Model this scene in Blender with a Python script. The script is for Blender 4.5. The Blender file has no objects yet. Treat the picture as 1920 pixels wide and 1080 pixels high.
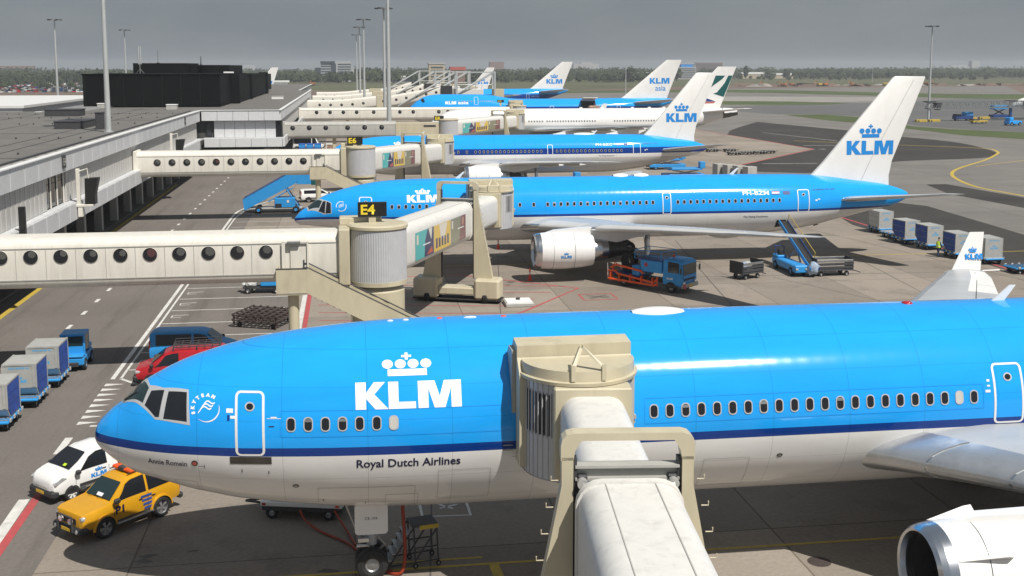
import bpy, bmesh, math, random
from mathutils import Vector, Matrix
from mathutils.geometry import tessellate_polygon
R = math.radians
rnd = random.Random(7)
sc = bpy.context.scene
C = sc.collection

# ------------------------------------------------------------------ camera, sky, sun, exposure
cam_d = bpy.data.cameras.new('camera')
cam = bpy.data.objects.new('camera', cam_d)
C.objects.link(cam)
YAW, PITCH, F_PX = R(8.29), R(6.88), 2108.0
cam.location = (0, 0, 16.72)
cam.rotation_euler = (math.pi/2 - PITCH, 0, -YAW)
cam_d.sensor_fit = 'HORIZONTAL'; cam_d.sensor_width = 36.0
cam_d.lens = 36.0*F_PX/1920
cam_d.shift_y = -(540-379)/1920          # the photograph is the lower crop of a taller frame
cam_d.clip_start = 0.1; cam_d.clip_end = 20000
sc.camera = cam

SUN = Vector((0.30, -0.50, 0.81)).normalized()
w = bpy.data.worlds.new('World'); sc.world = w; w.use_nodes = True
wn, wl = w.node_tree.nodes, w.node_tree.links
bg = wn['Background']
sky = wn.new('ShaderNodeTexSky'); sky.sky_type = 'NISHITA'; sky.sun_disc = False
sky.sun_elevation = math.asin(SUN.z); sky.sun_rotation = math.atan2(SUN.x, SUN.y)
sky.air_density = 1.2; sky.dust_density = 2.5; sky.ozone_density = 1.5
# thin grey cloud deck over the blue sky, even in every direction
tc = wn.new('ShaderNodeTexCoord'); mp = wn.new('ShaderNodeMapping'); mp.inputs['Scale'].default_value = (1.6, 1.6, 6)
nz = wn.new('ShaderNodeTexNoise'); nz.inputs['Scale'].default_value = 2.2; nz.inputs['Detail'].default_value = 6; nz.inputs['Roughness'].default_value = 0.55
rp = wn.new('ShaderNodeValToRGB'); rp.color_ramp.elements[0].position = 0.34; rp.color_ramp.elements[0].color = (1.84, 2.20, 2.62, 1)
rp.color_ramp.elements[1].position = 0.72; rp.color_ramp.elements[1].color = (2.66, 2.92, 3.16, 1)
mx = wn.new('ShaderNodeMixRGB'); mx.inputs['Fac'].default_value = 0.86
wl.new(tc.outputs['Generated'], mp.inputs['Vector']); wl.new(mp.outputs['Vector'], nz.inputs['Vector'])
wl.new(nz.outputs['Fac'], rp.inputs['Fac']); wl.new(sky.outputs['Color'], mx.inputs['Color1']); wl.new(rp.outputs['Color'], mx.inputs['Color2'])
wl.new(mx.outputs['Color'], bg.inputs['Color']); bg.inputs['Strength'].default_value = 0.095

sl = bpy.data.lights.new('sun', 'SUN'); sl.energy = 5.0; sl.angle = R(0.5); sl.color = (1.0, 0.955, 0.88)
so = bpy.data.objects.new('sun', sl); C.objects.link(so)
so.rotation_euler = SUN.to_track_quat('Z', 'Y').to_euler()

sc.view_settings.view_transform = 'Standard'; sc.view_settings.look = 'None'
sc.view_settings.exposure = 0.0; sc.view_settings.gamma = 1.0
sc.view_settings.use_curve_mapping = False
sc.render.engine = 'CYCLES'
sc.cycles.use_denoising = True
sc.cycles.max_bounces = 6; sc.cycles.volume_bounces = 0
try: sc.cycles.volume_step_rate = 8.0
except Exception: pass

# ------------------------------------------------------------------ materials
def mat(name, col, rough=0.6, metal=0.0, var=0.0, scale=1.0, bump=0.0, coat=0.0, spec=0.5, stretch=(1, 1, 1), dirt=None, dirt_amt=0.0, dirt_scale=0.4):
    m = bpy.data.materials.new(name); m.use_nodes = True
    n, l = m.node_tree.nodes, m.node_tree.links
    b = n['Principled BSDF']
    b.inputs['Base Color'].default_value = (*col, 1); b.inputs['Roughness'].default_value = rough
    b.inputs['Metallic'].default_value = metal; b.inputs['Specular IOR Level'].default_value = spec
    b.inputs['Coat Weight'].default_value = coat; b.inputs['Coat Roughness'].default_value = 0.06
    if var or bump or dirt:
        t = n.new('ShaderNodeTexCoord'); mm = n.new('ShaderNodeMapping'); mm.inputs['Scale'].default_value = stretch
        l.new(t.outputs['Object'], mm.inputs['Vector'])
        z = n.new('ShaderNodeTexNoise'); z.inputs['Scale'].default_value = scale; z.inputs['Detail'].default_value = 7; z.inputs['Roughness'].default_value = 0.62
        l.new(mm.outputs['Vector'], z.inputs['Vector'])
        last = None
        if var:
            hs = n.new('ShaderNodeMixRGB'); hs.inputs['Color1'].default_value = (*[c*(1-var) for c in col], 1)
            hs.inputs['Color2'].default_value = (*[min(1, c*(1+var)) for c in col], 1)
            mr = n.new('ShaderNodeMapRange'); mr.inputs['From Min'].default_value = 0.3; mr.inputs['From Max'].default_value = 0.7
            l.new(z.outputs['Fac'], mr.inputs['Value']); l.new(mr.outputs['Result'], hs.inputs['Fac'])
            last = hs
        if dirt:
            z2 = n.new('ShaderNodeTexNoise'); z2.inputs['Scale'].default_value = dirt_scale; z2.inputs['Detail'].default_value = 9; z2.inputs['Roughness'].default_value = 0.68
            l.new(mm.outputs['Vector'], z2.inputs['Vector'])
            m2 = n.new('ShaderNodeMapRange'); m2.inputs['From Min'].default_value = 0.5; m2.inputs['From Max'].default_value = 0.75; m2.inputs['To Max'].default_value = dirt_amt
            l.new(z2.outputs['Fac'], m2.inputs['Value'])
            d = n.new('ShaderNodeMixRGB'); d.inputs['Color1'].default_value = (*col, 1); d.inputs['Color2'].default_value = (*dirt, 1)
            if last: l.new(last.outputs['Color'], d.inputs['Color1'])
            l.new(m2.outputs['Result'], d.inputs['Fac']); last = d
        if last: l.new(last.outputs['Color'], b.inputs['Base Color'])
        if bump:
            bp = n.new('ShaderNodeBump'); bp.inputs['Strength'].default_value = bump; bp.inputs['Distance'].default_value = 0.02
            l.new(z.outputs['Fac'], bp.inputs['Height']); l.new(bp.outputs['Normal'], b.inputs['Normal'])
    return m

KB = (0.013, 0.350, 0.90)      # airline blue
NAVY = (0.004, 0.040, 0.235)
M = {}
M['blue'] = mat('blue_paint', KB, 0.3, coat=0.4, var=0.05, scale=3)
M['gse'] = mat('vehicle_blue', (0.025, 0.29, 0.68), 0.42, var=0.12, scale=2, dirt=(0.05, 0.09, 0.14), dirt_amt=0.22, dirt_scale=2)
M['gse_dark'] = mat('vehicle_dark_blue', (0.010, 0.05, 0.20), 0.5, var=0.15, scale=2, dirt=(0.04, 0.04, 0.05), dirt_amt=0.5, dirt_scale=2)
M['navy'] = mat('navy_paint', NAVY, 0.35)
M['ink'] = mat('navy_lettering', (0.008, 0.010, 0.05), 0.5)
M['logoblue'] = mat('logo_blue', (0.012, 0.24, 0.66), 0.45)
M['white'] = mat('white_paint', (0.78, 0.78, 0.775), 0.32, coat=0.25, var=0.03, scale=1.5)
M['finwhite'] = mat('fin_white', (0.76, 0.755, 0.74), 0.4, var=0.03, scale=0.8, dirt=(0.5, 0.48, 0.44), dirt_amt=0.25, dirt_scale=0.35)
M['decal'] = mat('white_lettering', (0.82, 0.82, 0.82), 0.45)
M['frame'] = mat('door_outline', (0.74, 0.74, 0.73), 0.45)
M['glass'] = mat('dark_glass', (0.012, 0.014, 0.018), 0.08, spec=0.6)
M['paneglass'] = mat('cabin_glass', (0.015, 0.017, 0.022), 0.25, spec=0.35)
M['greenglass'] = mat('windscreen_glass', (0.014, 0.032, 0.034), 0.06, spec=0.7)
M['blind'] = mat('window_blind', (0.5, 0.49, 0.46), 0.7)
M['glimpse'] = mat('interior_glimpse', (0.085, 0.085, 0.08), 0.5)
M['glimpsered'] = mat('interior_red', (0.085, 0.035, 0.035), 0.5)
M['winring'] = mat('window_surround', (0.55, 0.56, 0.57), 0.4, metal=0.3)
M['metal'] = mat('bare_metal', (0.62, 0.64, 0.67), 0.24, metal=1.0, var=0.08, scale=2)
M['slatmetal'] = mat('slat_metal', (0.56, 0.58, 0.60), 0.33, metal=0.75, var=0.07, scale=1.5, dirt=(0.3, 0.3, 0.3), dirt_amt=0.35, dirt_scale=1.2)
M['steel'] = mat('dull_steel', (0.36, 0.37, 0.38), 0.45, metal=0.85, var=0.15, scale=3)
M['darkmetal'] = mat('burnt_metal', (0.10, 0.095, 0.09), 0.4, metal=0.8, var=0.25, scale=2)
M['winggrey'] = mat('wing_grey', (0.42, 0.44, 0.46), 0.38, var=0.08, scale=1.2, stretch=(0.3, 1, 1), dirt=(0.25, 0.25, 0.25), dirt_amt=0.4, dirt_scale=0.7)
M['belly'] = mat('belly_grey', (0.55, 0.55, 0.54), 0.4, var=0.05, scale=1)
M['black'] = mat('black_rubber', (0.018, 0.018, 0.019), 0.75, var=0.3, scale=4)
M['dark'] = mat('dark_grey_paint', (0.045, 0.045, 0.05), 0.6, var=0.2, scale=3)
M['panelgap'] = mat('skin_gap', (0.33, 0.33, 0.33), 0.6)
M['bluegap'] = mat('blue_skin_gap', (0.010, 0.285, 0.76), 0.4)
M['seam'] = mat('panel_gap', (0.05, 0.055, 0.06), 0.7)
M['cream'] = mat('bridge_cream', (0.69, 0.665, 0.60), 0.55, var=0.05, scale=2.5, stretch=(1.4, 1.4, 0.22), dirt=(0.40, 0.36, 0.30), dirt_amt=0.35, dirt_scale=1.4)
M['roofcream'] = mat('bridge_roof', (0.67, 0.66, 0.63), 0.55, var=0.04, scale=4, dirt=(0.38, 0.36, 0.33), dirt_amt=0.4, dirt_scale=3.2, bump=0.04)
M['beige'] = mat('bridge_beige', (0.52, 0.47, 0.34), 0.5, var=0.06, scale=1.5, stretch=(1, 1, 0.3), dirt=(0.25, 0.21, 0.15), dirt_amt=0.35, dirt_scale=1.0)
M['drum'] = mat('rotunda_grey', (0.50, 0.51, 0.53), 0.42, metal=0.15, var=0.05, scale=2)
M['tubegrey'] = mat('tube_grey', (0.40, 0.395, 0.37), 0.55, var=0.1, scale=1.5, stretch=(1, 1, 0.2))
M['cladding'] = mat('pier_cladding', (0.52, 0.51, 0.49), 0.55, var=0.14, scale=3.0, stretch=(1.5, 1.5, 0.12), dirt=(0.22, 0.2, 0.18), dirt_amt=0.45, dirt_scale=1.2)
M['fascia'] = mat('pier_fascia', (0.60, 0.61, 0.625), 0.5, var=0.05, scale=1, dirt=(0.3, 0.29, 0.28), dirt_amt=0.3, dirt_scale=0.6)
M['coping'] = mat('roof_coping', (0.80, 0.80, 0.79), 0.4)
M['roofing'] = mat('bitumen_roofing', (0.150, 0.142, 0.132), 0.85, var=0.16, scale=0.6, dirt=(0.05, 0.05, 0.05), dirt_amt=0.5, dirt_scale=0.15, bump=0.1)
M['blackclad'] = mat('black_cladding', (0.0025, 0.0028, 0.003), 0.7, var=0.3, scale=1.0, stretch=(0.2, 0.2, 3), spec=0.12)
M['whiteroof'] = mat('white_roofing', (0.66, 0.66, 0.65), 0.6, var=0.05)
M['column'] = mat('pier_column', (0.42, 0.41, 0.39), 0.6, var=0.1, scale=1)
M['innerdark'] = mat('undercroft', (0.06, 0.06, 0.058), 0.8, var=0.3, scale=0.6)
M['mast'] = mat('galvanised_mast', (0.50, 0.52, 0.52), 0.45, metal=0.3, var=0.06, scale=1)
M['signblack'] = mat('sign_black', (0.012, 0.012, 0.012), 0.4)
M['signyellow'] = mat('sign_yellow', (0.80, 0.60, 0.03), 0.5)
M['yellow'] = mat('vehicle_yellow', (0.62, 0.31, 0.010), 0.32, coat=0.4, var=0.06, scale=2)
M['vanwhite'] = mat('van_white', (0.80, 0.80, 0.79), 0.28, coat=0.4, var=0.02)
M['red'] = mat('vehicle_red', (0.42, 0.012, 0.020), 0.32, coat=0.4, var=0.08)
M['plastic'] = mat('bumper_plastic', (0.03, 0.03, 0.032), 0.55, var=0.15, scale=4)
M['alloy'] = mat('wheel_alloy', (0.55, 0.55, 0.56), 0.35, metal=0.7)
M['lamp'] = mat('headlamp_glass', (0.70, 0.71, 0.72), 0.08, metal=0.5)
M['platey'] = mat('number_plate', (0.65, 0.42, 0.02), 0.4)
M['digger'] = mat('digger_paint', (0.42, 0.14, 0.03), 0.6, var=0.2, scale=1)
M['orange'] = mat('orange_pipe', (0.78, 0.095, 0.012), 0.4, var=0.12, scale=5)
M['hose'] = mat('shaded_orange_hose', (0.28, 0.035, 0.012), 0.5, var=0.2, scale=5)  # orange darkened in the colour to stand for shade under the nose
M['alu'] = mat('container_aluminium', (0.47, 0.475, 0.455), 0.42, metal=0.25, var=0.09, scale=2, dirt=(0.35, 0.33, 0.3), dirt_amt=0.35, dirt_scale=1.5)
M['curtain'] = mat('container_curtain', (0.02, 0.075, 0.36), 0.6, var=0.25, scale=3, bump=0.9, dirt=(0.05, 0.06, 0.12), dirt_amt=0.5, dirt_scale=2)
M['bluelines'] = mat('container_print', (0.06, 0.38, 0.72), 0.6)
M['hivis'] = mat('hivis_vest', (0.55, 0.75, 0.04), 0.7)
M['skin'] = mat('skin', (0.45, 0.26, 0.18), 0.6)
M['cloth'] = mat('work_trousers', (0.02, 0.035, 0.09), 0.8)
M['clothblue'] = mat('blue_trousers', (0.05, 0.16, 0.38), 0.8)
M['shirt'] = mat('blue_shirt', (0.10, 0.30, 0.60), 0.8)
M['hair'] = mat('dark_hair', (0.02, 0.014, 0.01), 0.7)
M['cone'] = mat('cone_red', (0.70, 0.06, 0.02), 0.5)
M['bag'] = mat('luggage_wrap', (0.32, 0.40, 0.52), 0.5, var=0.5, scale=3)
M['rust'] = mat('rusty_frame', (0.06, 0.045, 0.04), 0.7, var=0.3, scale=4)
M['teal'] = mat('fin_green', (0.005, 0.085, 0.085), 0.4)
M['finred'] = mat('fin_red', (0.45, 0.10, 0.08), 0.5)
M['finnavy'] = mat('fin_navy', (0.02, 0.04, 0.2), 0.5)
M['brush'] = mat('fin_grey_edge', (0.52, 0.53, 0.53), 0.5)
M['facade'] = mat('far_facade', (0.40, 0.41, 0.42), 0.6, var=0.05)
M['facadedark'] = mat('far_glazing', (0.05, 0.065, 0.085), 0.3)
M['facadebrown'] = mat('far_brick', (0.22, 0.14, 0.12), 0.8, var=0.1)
M['facadetan'] = mat('far_render', (0.45, 0.38, 0.28), 0.8, var=0.1)
M['tyremark'] = mat('grime', (0.10, 0.09, 0.08), 0.8, var=0.3, scale=0.7)
M['chalk'] = mat('white_marking', (0.62, 0.61, 0.58), 0.75, var=0.12, scale=3, dirt=(0.25, 0.23, 0.21), dirt_amt=0.6, dirt_scale=1.6)
M['ymark'] = mat('yellow_marking', (0.50, 0.36, 0.05), 0.75, var=0.12, scale=3, dirt=(0.2, 0.16, 0.09), dirt_amt=0.6, dirt_scale=1.2)
M['rmark'] = mat('red_marking', (0.42, 0.07, 0.075), 0.75, var=0.12, scale=3, dirt=(0.2, 0.12, 0.11), dirt_amt=0.5, dirt_scale=1.2)
M['soil'] = mat('bare_earth', (0.150, 0.105, 0.080), 0.95, var=0.25, scale=0.02, dirt=(0.09, 0.075, 0.06), dirt_amt=0.7, dirt_scale=0.03)
M['turf'] = mat('mown_turf', (0.058, 0.086, 0.020), 0.95, var=0.25, scale=0.03, dirt=(0.10, 0.085, 0.04), dirt_amt=0.6, dirt_scale=0.05)
M['field'] = mat('far_field', (0.085, 0.092, 0.040), 0.95, var=0.25, scale=0.008, dirt=(0.13, 0.10, 0.07), dirt_amt=0.7, dirt_scale=0.006)
M['leaf1'] = mat('foliage', (0.030, 0.044, 0.019), 0.9, var=0.35, scale=0.05)
M['leaf2'] = mat('foliage_light', (0.050, 0.064, 0.026), 0.9, var=0.3, scale=0.05)
M['bark'] = mat('bark', (0.06, 0.045, 0.03), 0.9)
M['cargo'] = mat('netted_cargo', (0.30, 0.20, 0.15), 0.8, var=0.5, scale=2)
M['ad_teal'] = mat('poster_teal', (0.08, 0.42, 0.42), 0.35)
M['ad_navy'] = mat('poster_navy', (0.035, 0.03, 0.09), 0.35)
M['ad_yellow'] = mat('poster_yellow', (0.66, 0.45, 0.07), 0.35)
M['ad_olive'] = mat('poster_olive', (0.22, 0.21, 0.13), 0.35)
M['ad_maroon'] = mat('poster_maroon', (0.17, 0.06, 0.06), 0.35)
M['ad_pale'] = mat('poster_pale', (0.66, 0.62, 0.54), 0.35)
M['ad_red'] = mat('poster_red', (0.45, 0.09, 0.05), 0.35)

def paved(name, col, col2, joint, jw, rough=0.85, patch=0.05, joints_col=None, stain=(0.05, 0.048, 0.045), stain_amt=0.45, oriented=(1, 1)):
    """apron paving: mottled, with slab joints and irregular stains"""
    m = bpy.data.materials.new(name); m.use_nodes = True
    n, l = m.node_tree.nodes, m.node_tree.links; b = n['Principled BSDF']; b.inputs['Roughness'].default_value = rough
    b.inputs['Specular IOR Level'].default_value = 0.1
    t = n.new('ShaderNodeTexCoord')
    z1 = n.new('ShaderNodeTexNoise'); z1.inputs['Scale'].default_value = 0.09; z1.inputs['Detail'].default_value = 8; z1.inputs['Roughness'].default_value = 0.65
    z2 = n.new('ShaderNodeTexNoise'); z2.inputs['Scale'].default_value = 6; z2.inputs['Detail'].default_value = 5
    mp_ = n.new('ShaderNodeMapping'); mp_.inputs['Scale'].default_value = (oriented[0], oriented[1], 1)
    z3 = n.new('ShaderNodeTexNoise'); z3.inputs['Scale'].default_value = 0.25; z3.inputs['Detail'].default_value = 10; z3.inputs['Roughness'].default_value = 0.72
    for z in (z1, z2): l.new(t.outputs['Object'], z.inputs['Vector'])
    l.new(t.outputs['Object'], mp_.inputs['Vector']); l.new(mp_.outputs['Vector'], z3.inputs['Vector'])
    a = n.new('ShaderNodeMixRGB'); a.inputs['Color1'].default_value = (*col, 1); a.inputs['Color2'].default_value = (*col2, 1)
    r1 = n.new('ShaderNodeMapRange'); r1.inputs['From Min'].default_value = 0.35; r1.inputs['From Max'].default_value = 0.65
    l.new(z1.outputs['Fac'], r1.inputs['Value']); l.new(r1.outputs['Result'], a.inputs['Fac'])
    br = n.new('ShaderNodeTexBrick'); br.inputs['Scale'].default_value = 1; br.offset = 0
    br.inputs['Brick Width'].default_value = joint; br.inputs['Row Height'].default_value = joint; br.inputs['Mortar Size'].default_value = jw
    br.inputs['Mortar Smooth'].default_value = 0.3
    br.inputs['Color1'].default_value = (1, 1, 1, 1); br.inputs['Color2'].default_value = (1-patch*2, 1-patch*2, 1-patch*2, 1)
    br.inputs['Mortar'].default_value = (0.5, 0.48, 0.46, 1)
    l.new(t.outputs['Object'], br.inputs['Vector'])
    mu = n.new('ShaderNodeMixRGB'); mu.blend_type = 'MULTIPLY'; mu.inputs['Fac'].default_value = 1
    l.new(a.outputs['Color'], mu.inputs['Color1']); l.new(br.outputs['Color'], mu.inputs['Color2'])
    g = n.new('ShaderNodeMixRGB'); g.blend_type = 'OVERLAY'; g.inputs['Fac'].default_value = 0.22
    l.new(mu.outputs['Color'], g.inputs['Color1']); l.new(z2.outputs['Fac'], g.inputs['Color2'])
    st = n.new('ShaderNodeMixRGB'); st.inputs['Color2'].default_value = (*stain, 1)
    r3 = n.new('ShaderNodeMapRange'); r3.inputs['From Min'].default_value = 0.52; r3.inputs['From Max'].default_value = 0.78; r3.inputs['To Max'].default_value = stain_amt
    l.new(z3.outputs['Fac'], r3.inputs['Value']); l.new(r3.outputs['Result'], st.inputs['Fac']); l.new(g.outputs['Color'], st.inputs['Color1'])
    l.new(st.outputs['Color'], b.inputs['Base Color'])
    bp = n.new('ShaderNodeBump'); bp.inputs['Strength'].default_value = 0.25; bp.inputs['Distance'].default_value = 0.01
    l.new(z2.outputs['Fac'], bp.inputs['Height']); l.new(bp.outputs['Normal'], b.inputs['Normal'])
    return m
M['apron'] = paved('apron_concrete', (0.275, 0.238, 0.200), (0.325, 0.285, 0.242), 7.5, 0.04, patch=0.12, stain_amt=0.5)
M['asphalt'] = paved('road_asphalt', (0.162, 0.146, 0.132), (0.192, 0.173, 0.157), 400, 0.01, stain=(0.085, 0.077, 0.07), stain_amt=0.75, oriented=(3.2, 0.22))
M['taxi'] = paved('taxiway_paving', (0.178, 0.168, 0.157), (0.22, 0.207, 0.193), 15, 0.05, stain=(0.09, 0.085, 0.08), stain_amt=0.55, oriented=(0.25, 1.0))
M['newasphalt'] = paved('dark_asphalt', (0.050, 0.048, 0.046), (0.068, 0.064, 0.060), 60, 0.05, stain=(0.095, 0.09, 0.085), stain_amt=0.5, oriented=(0.35, 1.0))
M['greytaxi'] = paved('grey_taxiway', (0.125, 0.128, 0.128), (0.15, 0.152, 0.15), 40, 0.05, stain=(0.08, 0.08, 0.08), stain_amt=0.5)
M['pale'] = paved('pale_concrete', (0.28, 0.265, 0.245), (0.33, 0.31, 0.29), 20, 0.05, stain_amt=0.25)

def corrugated(name, col, axis, pitch, depth, rough=0.5, metal=0.0):
    m = mat(name, col, rough, metal, var=0.06, scale=2)
    n, l = m.node_tree.nodes, m.node_tree.links; b = n['Principled BSDF']
    t = n.new('ShaderNodeTexCoord'); s = n.new('ShaderNodeSeparateXYZ'); l.new(t.outputs['Object'], s.inputs[0])
    k = n.new('ShaderNodeMath'); k.operation = 'MULTIPLY'; k.inputs[1].default_value = 2*math.pi/pitch
    l.new(s.outputs['XYZ'.index(axis)], k.inputs[0]); q = n.new('ShaderNodeMath'); q.operation = 'SINE'; l.new(k.outputs[0], q.inputs[0])
    bp = n.new('ShaderNodeBump'); bp.inputs['Strength'].default_value = 0.8; bp.inputs['Distance'].default_value = depth
    l.new(q.outputs[0], bp.inputs['Height']); l.new(bp.outputs['Normal'], b.inputs['Normal'])
    return m

def paint(name, zones, drop=0.0, drop_len=1.0, belly=None, rough=0.085, frames=0.508*5):
    """fuselage livery: zones = [(z upper limit, colour)...] from the bottom up, measured in the aircraft's own height"""
    m = bpy.data.materials.new(name); m.use_nodes = True
    n, l = m.node_tree.nodes, m.node_tree.links; b = n['Principled BSDF']
    b.inputs['Roughness'].default_value = rough; b.inputs['Specular IOR Level'].default_value = 0.42
    t = n.new('ShaderNodeTexCoord'); s = n.new('ShaderNodeSeparateXYZ'); l.new(t.outputs['Object'], s.inputs[0])
    def mth(op, a, bb=None):
        k = n.new('ShaderNodeMath'); k.operation = op
        for i, v in enumerate((a, bb)):
            if v is None: continue
            if isinstance(v, (int, float)): k.inputs[i].default_value = v
            else: l.new(v, k.inputs[i])
        return k.outputs[0]
    z = s.outputs['Z']
    if drop:
        e = mth('MULTIPLY', mth('POWER', 2.71828, mth('MULTIPLY', s.outputs['X'], -1.0/drop_len)), drop)
        z = mth('ADD', z, e)
    col = None
    for i, (zt, c) in enumerate(zones):
        if i == 0:
            rgb = n.new('ShaderNodeRGB'); rgb.outputs[0].default_value = (*c, 1); col = rgb.outputs[0]
        else:
            k = n.new('ShaderNodeMixRGB'); k.inputs['Color2'].default_value = (*c, 1); l.new(col, k.inputs['Color1'])
            l.new(mth('GREATER_THAN', z, zones[i-1][0]), k.inputs['Fac']); col = k.outputs['Color']
    # skin joints: thin circumferential and lengthwise laps
    fr = mth('LESS_THAN', mth('ABSOLUTE', mth('SUBTRACT', mth('MODULO', mth('ADD', s.outputs['X'], 100*frames+0.4), frames), frames/2)), 0.008)
    lp = mth('LESS_THAN', mth('ABSOLUTE', mth('SUBTRACT', mth('MODULO', mth('ADD', s.outputs['Z'], 100.3), 0.93), 0.46)), 0.005)
    ln = mth('MULTIPLY', mth('MAXIMUM', fr, lp), 0.5)
    k = n.new('ShaderNodeMixRGB'); k.blend_type = 'MULTIPLY'; k.inputs['Color2'].default_value = (0.35, 0.35, 0.38, 1)
    l.new(col, k.inputs['Color1']); l.new(ln, k.inputs['Fac']); col = k.outputs['Color']
    mp_ = n.new('ShaderNodeMapping'); mp_.inputs['Scale'].default_value = (0.25, 1, 1); l.new(t.outputs['Object'], mp_.inputs['Vector'])
    nz_ = n.new('ShaderNodeTexNoise'); nz_.inputs['Scale'].default_value = 1.4; nz_.inputs['Detail'].default_value = 8; nz_.inputs['Roughness'].default_value = 0.6
    l.new(mp_.outputs['Vector'], nz_.inputs['Vector'])
    mr = n.new('ShaderNodeMapRange'); mr.inputs['From Min'].default_value = 0.35; mr.inputs['From Max'].default_value = 0.75
    mr.inputs['To Min'].default_value = 1.0; mr.inputs['To Max'].default_value = 0.88; l.new(nz_.outputs['Fac'], mr.inputs['Value'])
    g = n.new('ShaderNodeMixRGB'); g.blend_type = 'MULTIPLY'; g.inputs['Fac'].default_value = 1
    l.new(col, g.inputs['Color1']); l.new(mr.outputs['Result'], g.inputs['Color2']); l.new(g.outputs['Color'], b.inputs['Base Color'])
    nr = n.new('ShaderNodeMapRange'); nr.inputs['To Min'].default_value = rough-0.025; nr.inputs['To Max'].default_value = rough+0.05
    l.new(nz_.outputs['Fac'], nr.inputs['Value']); l.new(nr.outputs['Result'], b.inputs['Roughness'])
    # slight quilting of the skin between frames
    wv = mth('MULTIPLY', mth('SINE', mth('MULTIPLY', s.outputs['X'], 2*math.pi/0.508)), 1.0)
    bp = n.new('ShaderNodeBump'); bp.inputs['Strength'].default_value = 0.07; bp.inputs['Distance'].default_value = 0.004
    nq = n.new('ShaderNodeTexNoise'); nq.inputs['Scale'].default_value = 1.1; nq.inputs['Detail'].default_value = 2; l.new(t.outputs['Object'], nq.inputs['Vector'])
    wv = mth('ADD', wv, mth('MULTIPLY', nq.outputs['Fac'], 9.0))
    l.new(wv, bp.inputs['Height']); l.new(bp.outputs['Normal'], b.inputs['Normal'])
    return m

WHITE = (0.76, 0.755, 0.745); GREYB = (0.56, 0.555, 0.545)
M['p_md'] = paint('blue_and_white_livery', [(5.115, WHITE), (5.385, NAVY), (99, KB)])
M['p_new'] = paint('blue_livery_with_thin_stripe', [(4.40, WHITE), (4.60, NAVY), (99, KB)], drop=0.24, drop_len=1.2, frames=2.79)
M['p_old'] = paint('blue_livery_with_wide_band', [(4.42, GREYB), (4.92, WHITE), (5.72, NAVY), (99, KB)], drop=0.0, frames=2.79)
M['p_jumbo'] = paint('jumbo_livery', [(4.3, GREYB), (5.0, WHITE), (6.75, NAVY), (99, KB)], frames=5.0)
M['p_white'] = paint('white_livery_pale_belly', [(5.25, (0.50, 0.55, 0.57)), (99, (0.80, 0.80, 0.79))], frames=5.3)

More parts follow.
